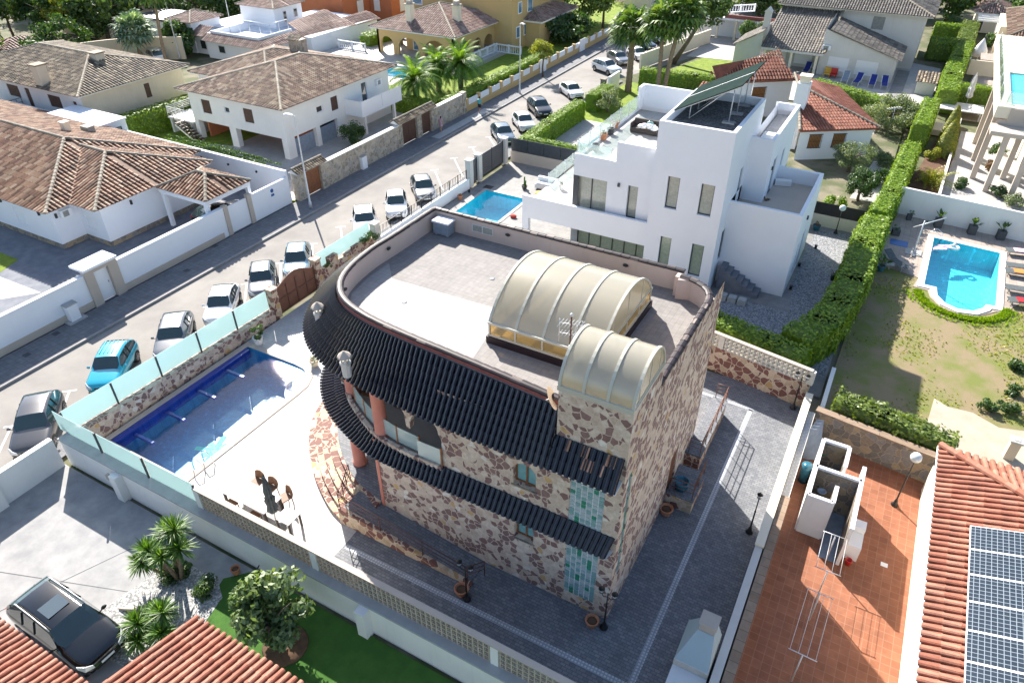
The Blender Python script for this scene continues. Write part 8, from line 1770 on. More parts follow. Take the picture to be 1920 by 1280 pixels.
p = P(1860, 122, .8); t = thing('wooden_hut', (p.x, p.y, 0), 'small hut with flat tan roof in the far right garden', 'hut'); s_ = MB(); s_.box(p.x-1.2, p.y-1.5, 0, p.x+1.6, p.y+1.5, 1.5); s_.build('body', M['cream'], t); s_ = MB(); s_.box(p.x-1.4, p.y-1.7, 1.501, p.x+1.8, p.y+1.7, 1.62); s_.build('roof', M['pinkpave'], t)
p = P(1789, 196, .8); t = thing('white_garden_table', (p.x, p.y, 0), 'long white table slab beside the tall squared hedge at right', 'table'); s_ = MB(); s_.box(2.6, 81.4, .8, 6.6, 84.2, .9); s_.build('table_top', M['fabricwhite'], t)
for x, y in ((2.8, 81.6), (6.4, 81.6), (2.8, 84), (6.4, 84)): s_ = MB(); s_.box(x-.06, y-.06, 0, x+.06, y+.06, .799); s_.build('leg', M['galv'], t)
folded_parasol(5.1, 85.0, 3.6, 'folded cream parasol in front of the dark crossing hedge', M['fabricwhite'], .28)
s_ = MB(); s_.bar((3.9, 56.2, .3), (4.8, 80, .3), .18, .6); tag(s_.build('edging_wall', M['greyrender']), 'low edging wall between the planted strip and the pale terrace at right', 'wall')
s_ = MB(); s_.box(1.6, 75.5, 0, 4.6, 77.9, .5); tag(s_.build('brown_wall', M['beige']), 'low brown wall behind the conical golden cypresses', 'wall')
# ================================================================ DRY LAWN GARDEN AND ITS POOL
pt, bo = pool(POOL3, 1.35, M['poolaqua'], M['water'], 'bright turquoise pool with rounded end and white coping on the dry lawn', M['potwhite'], .38, .05, -.06)
b = MB(); b.prism([(4.12, 45.65), (4.9, 45.7), (4.9, 52.6), (4.27, 52.75)], -1.34, -.95); b.build('side_ledge', M['poolcyan'], pt)
t = thing('pool_rails', (4.0, 52.6, 0), 'curved steel handrails at the corner of the turquoise pool', 'pool ladder')
for dx in (0, .45): l = MB(); l.tube([(3.75+dx*.3, 52.3+dx, .03), (3.75+dx*.3, 52.3+dx, .6), (4.1+dx*.3, 52.3+dx, .75), (4.5+dx*.3, 52.3+dx, .5), (4.5+dx*.3, 52.3+dx, -.3)], .022, 8); l.build('rail', M['steel'], t)
s_ = MB(); s_.obox((4.75, 51.6), .5, .9, .2, -.05, .04); s_.obox((4.65, 51.3), .5, .9, .2, -.05, .04); s_.obox((4.85, 51.9), .5, .7, .2, -.05, .045); tag(s_.build('pool_float', M['pink']), 'pink and white striped float in the corner of the turquoise pool', 'pool float'); s_ = MB()
s_.tube([(5.5+.28*math.cos(i*.52), 52.0+.28*math.sin(i*.52), .0) for i in range(12)], .09, 8, closed=True); s_.ball((5.5, 52.35, .06), .12); tag(s_.build('swim_ring', M['potwhite']), 'white and yellow swim ring near the far edge of the turquoise pool', 'pool float')
s_ = MB(); s_.bar((1.3, 56.0, 1.0), (14, 54.85, 1.0), .2, 2.0); tag(s_.build('rear_wall', M['white2']), 'high white wall behind the turquoise pool and black planters', 'wall')
for px, py, lab in ((1757, 425, 'tall black planter with broad leaves by the arm of the pool parasol'), (1820, 438, 'tall black planter with broad leaves behind the middle of the turquoise pool'), (1874, 448, 'tall black planter with broad leaves behind the right end of the turquoise pool'), (1678, 440, 'black planter with thin stems beside the tall hedge near the pool'), (1703, 412, 'small black planter against the high white wall, nearest the hedge')):
 p = P(px, py, .0); small = 1 if px < 1720 else 0; pot(p.x, p.y, .012, .24-.08*small*(px > 1690), .6-.2*small, M['potdark'], lab, 'broad' if not small else 'leafy', M['leaf'], square=True, pl=.55 if not small else .3, pn=30 if not small else 14, group='black planters by the turquoise pool')
t = thing('cantilever_parasol_arm', (3.0, 49.0, 0), 'bare steel cantilever parasol pole on a cross base without its canopy', 'parasol stand'); p = P(1712, 474, 0); q = P(1757, 412, 2.0); s_ = MB(); s_.tube([(p.x, p.y, .05), (p.x, p.y, 2.35)], .04, 8); s_.build('pole', M['galv'], t); s_ = MB(); s_.tube([(p.x-.5, p.y+.05, 1.75), (p.x+1.2, p.y+.75, 2.55)], .03, 6); s_.build('arm', M['galv'], t); s_ = MB(); s_.box(p.x-.5, p.y-.42, .012, p.x+.5, p.y+.42, .07); s_.box(p.x-.1, p.y-.7, .071, p.x+.1, p.y+.7, .11); s_.build('base', M['coping'], t)
def lounger(label, mat, towel=None):
 t = proto('sun_lounger', label, 'sun lounger', 'sun loungers round the turquoise pool'); s_ = MB(); s_.bar((-.28, -.85, .28), (-.28, .95, .28), .05, .06); s_.bar((.28, -.85, .28), (.28, .95, .28), .05, .06); s_.build('frame', M['potgrey'], t)
 for x in (-.26, .26):
  for y in (-.7, .7): s_ = MB(); s_.bar((x, y, .25), (x*1.1, y*1.05, 0), .045, .045); s_.build('leg', M['potgrey'], t)
 s_ = MB(); s_.add([(-.27, -.88, .32), (.27, -.88, .32), (.27, .25, .33), (-.27, .25, .33), (.27, .95, .72), (-.27, .95, .72)], [(0, 1, 2, 3), (3, 2, 4, 5)]); s_.add([(-.27, -.88, .30), (.27, -.88, .30), (.27, .25, .31), (-.27, .25, .31), (.27, .95, .70), (-.27, .95, .70)], [(0, 1, 2, 3), (3, 2, 4, 5)]); s_.build('sling', mat, t)
 return t
for x, y, a, tw, lab in ((2.25, 47.3, R(48), None, 'dark sling sun lounger under the tall hedge at the left of the turquoise pool'), (9.35, 52.9, R(-75), 'pink', 'dark sun lounger with pink towel at the far right corner of the pool terrace'), (9.35, 50.6, R(-80), None, 'empty dark sun lounger in the shade second from the far corner'), (9.3, 49.7, R(-82), 'orangep', 'sun lounger with an orange towel at the right edge of the pool terrace'), (9.3, 47.4, R(-82), None, 'empty dark sun lounger between the orange and the red towel ones'), (9.4, 45.9, R(-75), 'red', 'sun lounger with a red towel nearest the rounded pool end')):
 put(lounger(lab, M['fabricdark']), (x, y, .012), a, 1.05)
 if tw: s_ = MB(); s_.box(-.28, -.45, .35, .28, .25, .375); o = s_.build('towel', M[tw], None, (0, 0, 0)); o.location = (x, y, .012); o.rotation_euler.z = a; tag(o, {'pink': 'pink towel on the far right sun lounger', 'orangep': 'orange towel on a sun lounger', 'red': 'red towel on the sun lounger nearest the rounded pool end'}[tw], 'towel')
s_ = MB(); s_.box(1.6, 50.4, .013, 2.7, 51.3, .03); tag(s_.build('blue_mat', M['signblue']), 'blue mat on the terrace under the tall hedge', 'mat'); t = thing('small_side_table', (1.9, 46.6, 0), 'small dark side table by the lounger under the tall hedge', 'table'); s_ = MB(); s_.box(1.65, 46.4, .38, 2.15, 46.9, .42); s_.build('table_top', M['potgrey'], t); s_ = MB(); s_.box(1.85, 46.6, .012, 1.95, 46.7, .379); s_.build('leg', M['potgrey'], t)
pot(1.45, 46.2, .012, .24, .36, M['potblue'], 'teal glazed pot with a bushy plant under the tall hedge', 'broad', M['leaf'], pl=.6, pn=40)
s_ = MB(); s_.prism([(5.05, 31.0), (5.3, 33.9), (5.9, 33.5), (7.0, 33.6), (8.1, 33.0), (9.5, 33.4), (10.5, 30.8), (9.5, 29.6), (6.4, 29.6), (5.7, 30.3)], -.02, .012); tag(s_.build('worn_path', M['sandpath']), kind='structure')
t = thing('small_chimney', (8.45, 31.0, 0), 'small stone chimney stub standing on the worn pale path', 'chimney'); s_ = MB(); s_.box(8.25, 30.75, 0, 8.65, 31.15, 1.0); s_.build('stack', M['sand'], t); s_ = MB(); s_.box(8.2, 30.7, 1.001, 8.7, 31.2, 1.1); s_.box(8.33, 30.83, 1.101, 8.57, 31.07, 1.12); s_.build('cap', M['coping'], t)
s_ = MB(); s_.box(.42, 29.0, -.1, .62, 33.3, .55); tag(s_.build('low_edge_wall', M['white2']), 'low white kerb wall between the paved yard and the dry lawn', 'wall')
g = MB()
for i in range(5200):
 x = rnd.uniform(.8, 10.5); y = rnd.uniform(28.9, 45.5); k = math.sin(x*1.3+y*.4)+math.sin(y*.9-x*.5)+rnd.gauss(0, .5)
 if k < .5 and x < 8.3 or (5 < x < 10 and 29.6 < y < 33.6) or (3.4 < x < 8.8 and y > 42.8): continue
 a = rnd.random()*6.28; h = rnd.uniform(.03, .1); g.add([(x-.05*math.cos(a), y-.05*math.sin(a), -.02), (x+.05*math.cos(a), y+.05*math.sin(a), -.02), (x+rnd.gauss(0, .05), y+rnd.gauss(0, .05), h)], [(0, 1, 2)])
tag(g.build('grass_tufts', M['lime']), 'green grass tufts scattered over the dry lawn', 'grass', kind='stuff')
for i, (x, y, r_) in enumerate(((8.9, 38.6, .5), (8.7, 36.3, .45), (8.5, 34.6, .55), (7.6, 34.2, .4))): bush(x, y, 0, r_, .28, 320, .14, M['leaf'], ['low green shrub at the right edge of the dry lawn, furthest back', 'low green shrub at the right edge of the dry lawn, second back', 'low green shrub where the lawn meets the worn path', 'small shrub on the upper edge of the worn path'][i], group='low shrubs by the worn path')
g = MB()
for i in range(2600):
 a = rnd.uniform(R(185), R(360)); r_ = rnd.uniform(2.05, 2.5) if rnd.random() < .8 else rnd.uniform(2, 3); x = 6.15+r_*math.cos(a)*1.05; y = 44.9+r_*math.sin(a); g.add([(x-.05, y, 0), (x+.05, y+.03, 0), (x+rnd.gauss(0, .05), y+rnd.gauss(0, .05), rnd.uniform(.06, .2))], [(0, 1, 2)])
tag(g.build('pool_edge_grass', M['hedge']), 'green grass growing round the rounded end of the turquoise pool', 'grass', kind='stuff')
# ================================================================ TERRACOTTA TERRACE
t = thing('terrace_stone_wall', (3, 28, 0), 'grey and ochre crazy stone wall with cap at the back of the terracotta terrace', 'wall'); s_ = MB(); s_.bar((.35, 28.25, .7), (5.85, 27.45, .7), .24, 1.5); s_.build('wall', M['stonegrey'], t); s_ = MB(); s_.bar((.3, 28.3, 1.485), (5.9, 27.5, 1.485), .38, .07); s_.build('cap', M['capstone'], t)
t = thing('shower_cubicles', (1.9, 25, 0), 'roofless white shower cubicles with stone tiled inner walls on the terracotta terrace', 'shower block'); ZS = 2.1
def Q(px, py): p = P(px, py, ZS); return (p.x, p.y)
def seg2(mb, cap, a, b): mb.bar((a[0], a[1], ZS/2-.03), (b[0], b[1], ZS/2-.03), .13, ZS-.06); cap.bar((a[0], a[1], ZS-.02), (b[0], b[1], ZS-.02), .15, .08)
x0, y1 = Q(1545, 823); x1, _ = Q(1594, 838); _, y0 = Q(1512, 924); _, ym = Q(1530, 872); x2, _ = Q(1616, 902); x3, _ = Q(1562, 944)
iw = MB(); ow = MB(); cpm = MB()
for a, b in (((x0, y0), (x0, y1)), ((x0, y1), (x1, y1)), ((x1, y1), (x1, ym+.5)), ((x0, ym), (x2, ym)), ((x2, ym+.85), (x2, y0-1.0)), ((x0, y0), (x3, y0)), ((x3, y0), (x3, y0+.95))): seg2(ow, cpm, a, b)
ow.build('wall', M['white2'], t); cpm.build('wall_cap', M['white'], t)
for a, b in (((x0+.07, ym+.07), (x0+.07, y1-.07)), ((x0+.07, y0+.07), (x0+.07, ym-.07))): iw.bar((a[0], a[1], 1.0), (b[0], b[1], 1.0), .01, 2.0)
for a, b in (((x0+.08, y1-.07), (x1-.07, y1-.07)), ((x0+.08, ym-.07), (x2-.07, ym-.07)), ): iw.bar((a[0], a[1], 1.0), (b[0], b[1], 1.0), .01, 2.0)
iw.bar((x2-.07, ym-.08, 1.0), (x2-.07, y0-1.0, 1.0), .01, 2.0); iw.bar((x1-.07, y1-.08, 1.0), (x1-.07, ym+.5, 1.0), .01, 2.0); iw.bar((x3-.07, y0+.08, 1.0), (x3-.07, y0+.95, 1.0), .01, 2.0); iw.build('stone_tiling', M['stonegrey'], t)
s_ = MB(); s_.box(x0+.08, y0+.08, .0, x3-.08, y0+1, .03); s_.box(x3+.08, y0-.95, .0, x2-.08, ym-.08, .025); s_.build('tray', M['plasticgrey'], t)
for (px, py, mt, lab) in ((1545, 850, 'blkg', 'green plastic basin fixed in the upper shower cubicle'), (1540, 922, 'plasticgrey', 'pale blue basin in the lower shower cubicle')): p = P(px, py, 1.3); s_ = MB(); s_.lathe((p.x, p.y, 1.25), [(.12, 0), (.18, .1), (.19, .12), (.14, .11), (.05, .03)], 16); tag(s_.build('basin', M[mt]), lab, 'basin')
s_ = MB(); s_.box(x2+.1, y0-.5, 0, x2+.62, y0+.75, .75); s_.box(x2+.1, y0+.3, .751, x2+.62, y0+.75, 1.0); tag(s_.build('utility_unit', M['lampwhite']), 'white utility unit standing against the outer shower wall', 'cabinet'); s_ = MB(); s_.lathe((x2+.35, y0-.75, 0), [(.1, 0), (.13, .22), (.14, .24), (.1, .24), (.09, .1)], 14); tag(s_.build('bucket', M['red']), 'red and white bucket beside the white utility unit', 'bucket')
garden_lamp(4.26, 25.45, 2.55, 'tall black garden lamp with a large opal globe beside the shower cubicles', 1, None, True)
def clothes_line(label, p0, p1, h, w_=1.1):
 a = Vector((*p0, 0)); b = Vector((*p1, 0)); d = (b-a).normalized(); x = Vector((d.y, -d.x, 0)); t = thing('clothes_line', (a.x, a.y, 0), label, 'clothes line', 'clothes lines on the terracotta terrace')
 for q in (a, b): s_ = MB(); s_.tube([q, q+Vector((0, 0, h))], .025, 7); s_.tube([q-x*w_/2+Vector((0, 0, h)), q+x*w_/2+Vector((0, 0, h))], .018, 6); s_.build('t_post', M['galv'], t)
 s_ = MB()
 for i in range(4): o = x*(-w_/2+.05+i*(w_-.1)/3); s_.tube([a+o+Vector((0, 0, h+.01)), b+o+Vector((0, 0, h+.01))], .009, 4)
 s_.build('lines', M['galv'], t)
p = P(1556, 1062, 0); clothes_line('metal clothes line with T shaped posts nearer the shower cubicles', (2.35, 18.1), (2.55, 21.1), 1.65, .95) if False else None
a1 = P(1538, 1112, 1.6); b1 = P(1566, 1003, 1.6); c1 = P(1505, 1227, 1.6)
clothes_line('metal clothes line with T shaped posts, the one next to the shower cubicles', (b1.x+.02, b1.y), (P(1552, 1070, 1.6).x, P(1552, 1070, 1.6).y), 1.6, .9); clothes_line('metal clothes line with T shaped posts, the one nearest the picture bottom', (a1.x, a1.y), (c1.x, c1.y), 1.6, .9)
s_ = MB(); s_.box(4.1, 21.9, .001, 4.35, 22.1, .012); tag(s_.build('floor_drain', M['lampwhite']), 'small white square drain cover on the terracotta floor', 'drain cover')
t = thing('stacked_boards', (.6, 27, 0), 'grey boards leaning in the corner behind the shower cubicles', 'boards'); s_ = MB()
for i in range(4): s_.bar((.5+i*.13, 26.4+.05*i, .02), (.42+i*.05, 26.8+.25*i, 1.5), .3, .03)
s_.build('boards', M['plasticgrey'], t); s_ = MB(); s_.lathe((.62, 25.0, 0), [(.2, 0), (.22, .7), (.24, .95), (.02, 1.0)], 14); tag(s_.build('dark_bin', M['potblue']), 'dark green bin in the shade beside the shower cubicles', 'bin')
# house with the solar panels
t = thing('solar_roof_house', (8, 18, 0), 'cream house with salmon barrel tiled hipped roof carrying solar panels', 'house'); s_ = MB(); fw = Face((5.35, 26.0), (5.35, 6)); HX = [(9.6, 10.9, .9, 2.2)]; fw.wall(s_, 0, 2.9, HX, .14); Face((12.5, 26.0), (5.35, 26.0)).wall(s_, 0, 2.9); s_.build('wall', M['cream'], t); fw.window(t, HX[0], 'grille', M['bluepane'], M['lampwhite'], .12, 1)
r_ = MB(); tiles(r_, [(5.0, 26.4, 2.95), (5.0, 6, 2.95), (9.4, 6, 4.4), (9.4, 22.0, 4.4)], .28, .5, .075, 5); tiles(r_, [(13.8, 26.4, 2.95), (5.0, 26.4, 2.95), (9.4, 22.0, 4.4)], .28, .5, .075, 5); r_.build('roof_tiles', M['tile_salmon'], t); c = MB(); ridge(c, (5.0, 26.4, 3.05), (9.4, 22.0, 4.5), .14); c.build('ridge_tiles', M['tile_salmon'], t); s_ = MB(); s_.box(4.93, 6, 2.82, 5.349, 26.45, 2.93); s_.build('gutter', M['white'], t)
s_ = MB(); s_.bar((5.6, 27.0, .9), (4.75, 20.5, .9), .16, 1.8) if False else s_.bar((5.25, 26.9, .75), (5.2, 8, .75), .12, 1.5); tag(s_.build('garden_wall', M['cream']), 'narrow cream wall between the terracotta terrace and the solar roofed house', 'wall')
sp = thing('roof_solar_panels', (7.5, 18, 3.7), 'dark blue solar panels in pale frames on the salmon tiled roof', 'solar panel'); sl = (4.4-2.95)/4.4; ang = math.atan(sl)
for i in range(2):
 for j in range(6):
  ux0 = 6.02+i*1.66; yy = 21.9-j*1.13; z0 = 2.95+(ux0-5.0)*sl+.14; dx = 1.64; fr_ = MB(); ca_, sa_ = math.cos(ang), math.sin(ang)
  def tp(u_, v_, w_): return (u_*ca_-w_*sa_, v_, u_*sa_+w_*ca_)
  def slab(mb, u0, u1, v0, v1, w0, w1): mb.add([tp(u_, v_, w_) for w_ in (w0, w1) for u_, v_ in ((u0, v0), (u1, v0), (u1, v1), (u0, v1))], [(0, 3, 2, 1), (4, 5, 6, 7), (0, 1, 5, 4), (1, 2, 6, 5), (2, 3, 7, 6), (3, 0, 4, 7)], 0, .5)
  L_ = dx/ca_; slab(fr_, 0, L_-.01, -1.12, 0, 0, .035); fo = fr_.build('panel_frame', M['lampwhite'], None, (0, 0, 0)); fo.parent = sp; fo.location = Vector((ux0, yy, z0))-ORG[sp.name]
  gl = MB(); gl.box(.035, -1.085, 0, L_-.045, -.035, .004); go = gl.build('cells', M['solar'], None, (0, 0, 0)); go.parent = fo; go.location = tp(0, 0, .036); go.rotation_euler = (0, -ang, 0)
# ================================================================ FOREGROUND LEFT: roofs, plants
for (x0, x1, y1, lab) in ((-34, -16.0, 3.55, 'salmon barrel tiled roof in the bottom left corner in front of the black car'), (-15.15, -6, 6.6, 'salmon barrel tiled roof at the bottom edge between the yuccas and the fig tree')):
 t = thing('tiled_porch_roof', ((x0+x1)/2, y1-3, 2.9), lab, 'roof', 'salmon tiled roofs at the bottom edge'); r_ = MB(); tiles(r_, [(x0, y1, 2.85), (x1, y1, 2.85), (x1, y1-8, 5.0), (x0, y1-8, 5.0)], .24, .42, .07, 5); r_.build('roof_tiles', M['tile_salmon'], t); s_ = MB(); s_.box(x0+.2, y1-.35, 2.6, x1-.1, y1-.15, 2.8)
 for x in (x1-.3, (x0+x1)/2): s_.box(x-.15, y1-.4, 0, x+.15, y1-.1, 2.599)
 s_.build('posts_and_beam', M['white2'], t); c = MB(); ridge(c, (x1-.02, y1, 2.93), (x1-.02, y1-8, 5.08), .12); c.build('verge_tiles', M['tile_salmon'], t)
def yucca(x, y, heads, label):
 t = thing('yucca_plant', (x, y, 0), label, 'yucca', 'yucca clumps on the white gravel'); b = MB(); g = MB()
 for dx, dy, h, r_ in heads: b.tube([(x+dx*.2, y+dy*.2, 0), (x+dx*.6, y+dy*.6, h*.5), (x+dx, y+dy, h)], [.09, .07, .06], 7); rosette(g, (x+dx, y+dy, h), r_, 120, .028, 0, -.55, 1.4)
 b.build('stems', M['palmbark'], t); g.build('leaves', M['yucca'], t)
yucca(-19.1, 8.4, [(-.65, -.3, 1.5, .78), (0.1, .5, 2.3, .78), (.6, .15, 1.9, .7), (-.3, .4, 2.0, .75), (-.9, -.6, 1.0, .65), (.1, -.3, 1.6, .65)], 'tall many headed yucca clump on the white gravel by the driveway')
yucca(-17.75, 6.4, [(-.45, -.25, .75, .75), (.2, .35, 1.1, .72), (.6, -.1, .8, .65), (-.1, -.6, .5, .6), (-.5, .4, .6, .55)], 'low yucca clump beside the bottom edge tiled roof')
for i, (px, py, r_, lab) in enumerate(((320, 1085, .55, 'small leafy shrub on the gravel between the two yucca clumps'), (385, 1108, .5, 'small bright shrub on the gravel nearest the fig tree'), (350, 1070, .35, 'little shrub on the shaded white gravel'))): p = P(px, py, 0); bush(p.x, p.y, 0, r_, .32, 420, .11, M['leaf'], lab, group='small shrubs on the white gravel')
p = P(245, 1148, 0); t = thing('driftwood', (p.x, p.y, 0), 'weathered tree root lying on the gravel beside the driveway', 'driftwood'); s_ = MB(); s_.tube([(p.x-.5, p.y-.1, .05), (p.x, p.y+.05, .14), (p.x+.45, p.y+.25, .12)], [.03, .09, .14], 7); s_.tube([(p.x+.2, p.y+.15, .15), (p.x+.5, p.y+.5, .3)], [.08, .03], 6); s_.tube([(p.x+.1, p.y, .1), (p.x+.35, p.y-.25, .06)], [.06, .02], 6); s_.build('root', M['sand'], t)
pot(-17.35, 9.62, 0, .17, .3, M['clay'], 'empty clay pot on the grey strip at the foot of the long white wall', None)
t = trunk_tree(-13.9, 8.2, 1.1, 1.75, 1.5, 1.35, 1.1, 1900, .24, M['fig'], 'spreading fig tree with pale broad leaves on the artificial lawn', 'fig tree', None, 'fig_tree', .08, 24, 7, spread=.36, hollow=.4)
s_ = MB(); s_.lathe((-13.6, 8.3, 0), [(.8, .012), (.75, .08), (.3, .14), (.01, .15)], 16); tag(s_.build('mulch_bed', M['soil']), 'round dark mulch bed under the fig tree', 'mulch bed')
s_ = MB(); s_.ball((-16.2, 9.5, .5), .14, .14, .2); s_.tube([(-16.2, 9.9, .9), (-16.2, 9.6, .7)], .03, 6); s_.tube([(-16.2, 9.55, 0), (-16.2, 9.55, .5)], .03, 6); tag(s_.build('garden_tap', M['potdark']), 'black hose and tap against the long white wall', 'hose')
for x, y in ((-24.5, 9.99), ): s_ = MB(); s_.box(x-.35, 9.9, 1.0, x-.22, 10.04, 1.25); tag(s_.build('wall_light', M['sand']), 'small wall light beside the buttress of the long white wall', 'light')
s_ = MB(); s_.box(-28.62, -12, -.1, -28.35, 10.0, 1.55); s_.box(-28.35, 7.0, -.1, -28.2, 7.4, 1.55); tag(s_.build('driveway_wall', M['white2']), 'white wall between the driveway and the street beside the dark grey car', 'wall')
# ================================================================ TREES
date_palm(-44.0, 59.3, 2.5, 'nearest feathery date palm behind the tiled gate roof', 'date palms of the yellow villa lawn', 3.2, 60, tr=.32)
date_palm(-44.9, 64.6, 2.6, 'middle date palm, furthest from the street, before the yellow villa', 'date palms of the yellow villa lawn', 2.9, 54, tr=.3)
date_palm(-42.4, 65.2, 3.0, 'right hand date palm beside the long clipped street hedge', 'date palms of the yellow villa lawn', 3.2, 60, tr=.3)
fan_palm(-26.9, 74.4, 6.3, 'fan palm with thick shaggy trunk beside the white sheet gate', 'fan palms behind the white modern house', 52, 1.6, .3, skirt=2.4)
fan_palm(-22.3, 70.3, 7.9, 'tall thin fan palm, left one of the twin trunks', 'fan palms behind the white modern house', 46, 1.5, .2, (-.3, .2), skirt=.5)
fan_palm(-21.8, 70.6, 8.8, 'tall thin fan palm, right leaning one of the twin trunks', 'fan palms behind the white modern house', 46, 1.5, .2, (.9, .5), skirt=.5)
fan_palm(-82.5, 56.6, 3.6, 'blue green fan palm with drooping leaves behind the weathered roof house', None, 46, 1.6, .26, skirt=.8, lm=M['blueleaf'])
fan_palm(-76.2, 55.2, 8.6, 'very tall thin trunked fan palm reaching the top edge at left', None, 40, 1.6, .17, (.3, .6), skirt=.8)
def rt(px, py, h, cz, rx, rz, n, sz, lm, lab, **k): p = P(px, py, 0); return trunk_tree(p.x, p.y, h, cz, rx, k.pop('ry', rx), rz, n, sz, M[lm], lab, **k)
rt(1018, 144, 1.9, 2.9, 1.35, .95, 1500, .17, 'olive' if False else 'lime', 'round crowned street tree on the pavement before the yellow wall', tr=.1, name='street_tree', tm=M['bark'])
rt(1140, 210, .9, 1.35, 1.6, 1.0, 1500, .15, 'olive', 'grey green olive tree behind the small narrow pool', name='olive_tree', cat='olive tree', tr=.12, clumps=20, spread=.34)
rt(1662, 240, 1.3, 1.5, 2.5, 1.5, 3400, .17, 'olive', 'large grey green olive tree between the red roof and the tall hedge', name='olive_tree', cat='olive tree', tr=.16, clumps=34, spread=.3)
rt(1590, 322, 1.2, 1.5, 1.75, 1.05, 2400, .14, 'olive', 'olive tree in front of the grilled windows of the red roofed house', name='olive_tree', cat='olive tree', tr=.13, clumps=26, spread=.32)
rt(1608, 376, .9, 1.4, 1.15, 1.0, 2200, .15, 'dark', 'dense dark green tree behind the mesh topped wall', tr=.1, name='magnolia_tree', clumps=22)
rt(1262, 118, 4.6, 6.6, 4.2, 1.9, 4200, .34, 'pine', 'big umbrella pine with twin trunks behind the fan palms', name='pine_tree', cat='pine tree', tr=.28, clumps=40, limbs=7, spread=.3, lean=(2.2, 1.5))
rt(1408, 88, 1.4, 2.1, 1.7, 1.5, 1800, .26, 'leaf', 'round green tree beside the pergola terrace', tr=.14)
bush(*V2(P(660, 270, 0)), 0, 1.15, 1.25, 2200, .13, M['dark'], 'big round dark green bush against the white wall of the two storey house')
p = P(180, 215, 0); bush(-62.0, 38.2, 0, .9, .9, 500, .2, M['lime'], 'yellow green bush by the rooftop annexe')
# conical and topiary
for px, py, rx, h, lab in ((1768, 292, .85, 3.1, 'large golden conical cypress in the planted strip'), (1772, 272, .75, 3.5, 'golden conical cypress behind the larger one')):
 p = P(px, py, 0); g = MB()
 for i in range(2600):
  z = rnd.random()**.8*h; rr = rx*min(1, (1-(z/h))**.55*1.15)*rnd.uniform(.9, 1.03); a = rnd.random()*6.28; g.leaf((p.x+rr*math.cos(a), p.y+rr*math.sin(a), z), Vector((math.cos(a), math.sin(a), .5+rnd.gauss(0, .3))), .12, .2)
 g.lathe((p.x, p.y, 0), [(rx*.9, 0), (rx*.92, h*.25), (rx*.75, h*.55), (rx*.5, h*.78), (.05, h*.94)], 14); tag(g.build('cypress', M['lime']), lab, 'cypress', 'golden conical cypresses')
bush(*V2(P(1745, 300, 0)), 0, .6, .6, 900, .12, M['lime'], 'clipped golden ball shrub in front of the conical cypresses')
g = MB(); p = P(1745, 345, 0)
for i in range(46): frond(g, (p.x+rnd.uniform(-.6, .6), p.y+rnd.uniform(-.6, .6), .1), rnd.random()*6.28, rnd.uniform(1.4, 2.3), 1.4, rnd.uniform(.7, 1.4), 10, .04, .35, tone=.7)
tag(g.build('bamboo_palm', M['lime']), 'feathery yellow green palm clump behind the high white wall', 'plant')
for px, py, z, r_, lm, lab in ((1800, 352, 0, .6, 'leaf', 'broad leaved plant just behind the high white wall'), (1868, 368, 0, .7, 'dark', 'slim dark shrub behind the high white wall near the pillars'), (1870, 290, 1.3, .75, 'leaf', 'round clipped green shrub between the pillars of the terrace house'), (1852, 318, 0, .55, 'deadleaf', 'reddish succulent bed between the pillars of the terrace house'), (1850, 40, 0, 1.6, 'dark', 'dark green bushy tree in the far right garden'), (1862, 92, 0, 1.5, 'leaf', 'low green bushes around the far white parasol'), (1910, 60, 0, 1.3, 'lime', 'light green bush at the right edge near the cream house'), (1898, 385, 0, .8, 'olive', 'grey spiky garden plants behind the high white wall'), (1780, 60, 0, 1.6, 'leaf', 'rounded shrubs among the hedges beside the grey tiled house')):
 p = P(px, py, z); bush(p.x, p.y, z, r_, r_*.7, 600 if r_ < 1 else 900, .15 if r_ < 1 else .25, M[lm], lab)
for px, py, r_, lm, lab in ((1560, 392, .8, 'hedge', 'low bright bushes along the mesh topped wall behind the white house'), (1640, 345, 1.0, 'dark', 'dark bush between the olive tree and the tall hedge'), (1655, 310, .8, 'olive', 'grey green bush by the tall hedge behind the olive tree'), (1700, 215, 1.1, 'dark', 'dark bush under the large olive tree'), (1590, 225, .9, 'leaf', 'green bush between the red roof and the large olive tree'), (1290, 190, .9, 'dark', 'dark cycad like shrub at the foot of the clipped arch hedge'), (1250, 230, .5, 'olive', 'small grey shrub on the lawn behind the roof terrace')):
 p = P(px, py, 0); bush(p.x, p.y, 0, r_, r_*.75, 800, .16, M[lm], lab)
